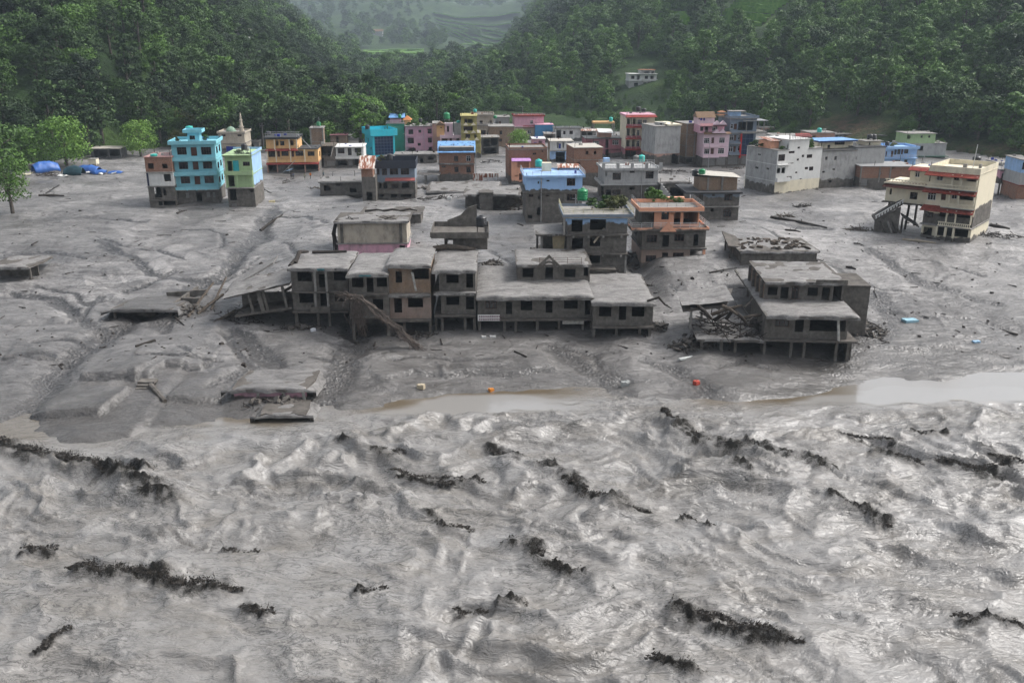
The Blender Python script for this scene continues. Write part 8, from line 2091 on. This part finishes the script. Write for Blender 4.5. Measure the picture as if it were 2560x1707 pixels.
def litter(label, cat, name, x, y, w_, d_, t_, col, rot=.3, f='S'):
    p = W3(f, x, y); mb = MB(); n = 5
    U, V = np.meshgrid(np.linspace(-w_ / 2, w_ / 2, n), np.linspace(-d_ / 2, d_ / 2, 4)); Zt = t_ + .3 * t_ * fbm(U * 3 + x, V * 3, 2, 7)
    top = [(float(U[j, i]), float(V[j, i]), float(Zt[j, i])) for j in range(4) for i in range(n)]; bot = [(a, b, -.05) for a, b, c in top]; k = len(top); ff = []
    for j in range(3):
        for i in range(n - 1): q = j * n + i; ff.append((q, q + 1, q + n + 1, q + n)); ff.append((k + q, k + q + n, k + q + n + 1, k + q + 1))
    for i in range(n - 1): ff.append((i, k + i, k + i + 1, i + 1)); q = 3 * n + i; ff.append((q, q + 1, k + q + 1, k + q))
    for j in range(3): q = j * n; ff.append((q, q + n, k + q + n, k + q)); q += n - 1; ff.append((q, k + q, k + q + n, q + n))
    mb.add(top + bot, ff); o = mb.build(name, P("litter_%s" % name + str(len(_M)), col, .6)); o.location = tuple(p); o.rotation_euler = (0, 0, rot); tag(o, label, cat)
litter("white plastic bag on the mud under the left of the row", "bag", "plastic_bag", 783, 826, .7, .5, .3, (.6, .62, .65))
litter("white foam piece below the middle of the row", "foam", "foam_piece", 1232, 846, .8, .35, .2, (.6, .6, .58), .1)
litter("smaller white foam piece left of the larger one below the row", "foam", "foam_piece", 1210, 849, .6, .3, .2, (.6, .6, .58), .1)
litter("pale plank lying on the bank right of the row", "plank", "plank", 1715, 898, 2.2, .4, .15, (.5, .52, .5), .5)
litter("light blue cloth on the right mud flat", "cloth", "cloth", 2274, 807, 2.0, 1.3, .3, (.25, .42, .5), .2)
litter("small light blue scrap near the right edge", "cloth", "cloth", 2440, 858, 1.0, .6, .2, (.25, .4, .55), .2)
litter("pale box on the shore left of the brown pool", "box", "box", 1053, 983, .9, .55, .5, (.42, .36, .26), -.4)
litter("orange scrap at the edge of the brown pool", "cloth", "cloth", 1228, 985, .6, .5, .3, (.55, .2, .03), .7)
litter("red ball shaped float on the stony bank", "float", "float", 1741, 956, .7, .6, .5, (.35, .05, .03), .7)
litter("grey drum lying on the stony bank", "drum", "drum", 1563, 961, 1.0, .6, .6, (.3, .31, .3), 0)
litter("white lump on the mud by the broken slabs", "foam", "foam_piece", 858, 1362, .9, .7, .6, (.62, .62, .6), 0, 'C')
litter("cream scrap on the mud below the pale green house", "sheet", "plastic_sheet", 680, 503, 1.3, .8, .4, (.55, .48, .3))

# utility poles
for x, y0, y1, lab in ((660, 372, 315, "thin pole at the left of the orange house roof"), (1437, 600, 545, "thin pole standing behind the gutted house"), (1770, 425, 0, "pole on the street before the light pink fronts"), (1190, 455, 0, "pole right of the blue sheet roofed house"), (1560, 395, 0, "pole before the tall red eaved house"), (1015, 400, 0, "pole between the cyan building and the blue sheet roof"), (2300, 470, 0, "pole left of the cream house on the mud"), (730, 415, 0, "pole right of the orange house")):
    p = W3('S', x, y0); d = math.hypot(p[0], p[1]); 
    e = empty("pole", p); mb = MB(); mb.tube([(0, 0, -1), (0, 0, 8)], [.11, .07], 7); mb.build("shaft", M_STEEL, e); mb = MB(); mb.box(-.6, .6, -.05, .05, 7.2, 7.3); mb.build("cross_arm", M_STEEL, e); tag(e, lab, "pole")
# crooked awning and pole wreck in front of the orange house
p = W3('B', 420, 995); e = empty("wrecked_awning", p); tag(e, "wrecked awning with a leaning pole in front of the orange house", "wreckage")
mb = MB(); mb.tube([(-1.6, 0, 0), (2.2, -.3, 3.4)], .08, 6); mb.tube([(.3, .2, 0), (.2, .1, 1.8)], .07, 6); mb.build("leaning_pole", M_PALE, e)
U, V = np.meshgrid(np.linspace(-1.2, 1.4, 10), np.linspace(-.6, 1.2, 8)); o = grid_mesh("torn_sheet", U, V, .7 + .5 * fbm(U, V, 3, 3) + .35 * U, P("bluish_sheet", (.14, .2, .27), .7)); o.parent = e

# ------------------------------------------------------------------ people on the mud
def person_mat(top, legs, i):
    t = NT("clothes"); sep = t.n("ShaderNodeSeparateXYZ"); t.l(t.coord('Object'), sep.inputs[0]); z_ = sep.outputs[2]
    c = t.mix(t.maprange(z_, .88, .92), legs, top); c = t.mix(t.maprange(z_, 1.46, 1.5), c, (.2, .11, .07)); t.out(c, .8); return t.m
def person(label, f, x, y, rz, top, legs, stride, i):
    p = W3(f, x, y)
    J = {'pel': (0, 0, .93), 'sp': (0, 0, 1.15), 'ch': (0, .0, 1.36), 'nk': (0, -.01, 1.5), 'hd': (0, -.02, 1.6), 'tp': (0, -.02, 1.71), 'lh': (.1, 0, .9), 'lk': (.1, -stride * .7, .5), 'la': (.1, -stride, .08), 'lt': (.1, -stride - .16, .03),
         'rh': (-.1, 0, .9), 'rk': (-.1, stride * .3, .5), 'ra': (-.1, stride, .1), 'rt': (-.1, stride - .14, .03), 'ls': (.18, 0, 1.4), 'le': (.24, stride * .3, 1.14), 'lw': (.25, -.05 + stride * .2, .9), 'rs': (-.18, 0, 1.4), 're': (-.24, -stride * .3, 1.14), 'rw': (-.25, -.1 - stride * .4, .92), 'lf': (.25, -.08 + stride * .2, .8), 'rf': (-.25, -.15 - stride * .4, .83)}
    E = [('pel', 'sp'), ('sp', 'ch'), ('ch', 'nk'), ('nk', 'hd'), ('hd', 'tp'), ('pel', 'lh'), ('lh', 'lk'), ('lk', 'la'), ('la', 'lt'), ('pel', 'rh'), ('rh', 'rk'), ('rk', 'ra'), ('ra', 'rt'), ('ch', 'ls'), ('ls', 'le'), ('le', 'lw'), ('lw', 'lf'), ('ch', 'rs'), ('rs', 're'), ('re', 'rw'), ('rw', 'rf')]
    rad = dict(pel=.13, sp=.12, ch=.14, nk=.055, hd=.095, tp=.07, lh=.09, lk=.065, la=.045, lt=.04, rh=.09, rk=.065, ra=.045, rt=.04, ls=.06, le=.045, lw=.035, rs=.06, re=.045, rw=.035, lf=.03, rf=.03)
    ks = list(J); me = bpy.data.meshes.new("body"); me.from_pydata([J[k] for k in ks], [(ks.index(a), ks.index(b)) for a, b in E], []); me.update()
    e = empty("person", p, rz); o = bpy.data.objects.new("body", me); COL.objects.link(o); o.parent = e
    md = o.modifiers.new("skin", 'SKIN'); sv = me.skin_vertices[0].data if me.skin_vertices else None
    if sv is None:
        bm_ok = False
    else:
        for k, v in enumerate(sv): v.radius = (rad[ks[k]],) * 2; v.use_root = (ks[k] == 'pel')
    sb = o.modifiers.new("smooth", 'SUBSURF'); sb.levels = 1; sb.render_levels = 2
    me.materials.append(person_mat(top, legs, i))
    hm = MB(); hm.lathe([(.1, 1.6), (.108, 1.66), (.09, 1.74), (.04, 1.77)], 10, (0, .0)); hm.build("hair", P("black_hair", (.01, .01, .01), .6), e, True)
    tag(e, label, "person", "people walking on the mud")
person("person in dark clothes walking at the left of the group", 'B', 465, 1098, .4, (.03, .03, .035), (.02, .02, .025), .22, 0)
person("person in dark blue top beside the leftmost walker", 'B', 490, 1095, .2, (.03, .04, .08), (.03, .03, .035), .15, 1)
person("person in light khaki clothes walking in the middle", 'B', 640, 1100, -.3, (.25, .24, .18), (.12, .12, .1), .2, 2)
person("person in an orange top and dark trousers", 'B', 715, 1095, -.5, (.6, .17, .02), (.02, .02, .025), .24, 3)
person("person in dark teal clothes at the right near the sunken grey house", 'B', 882, 1072, 1.2, (.02, .05, .06), (.02, .03, .04), .18, 4)
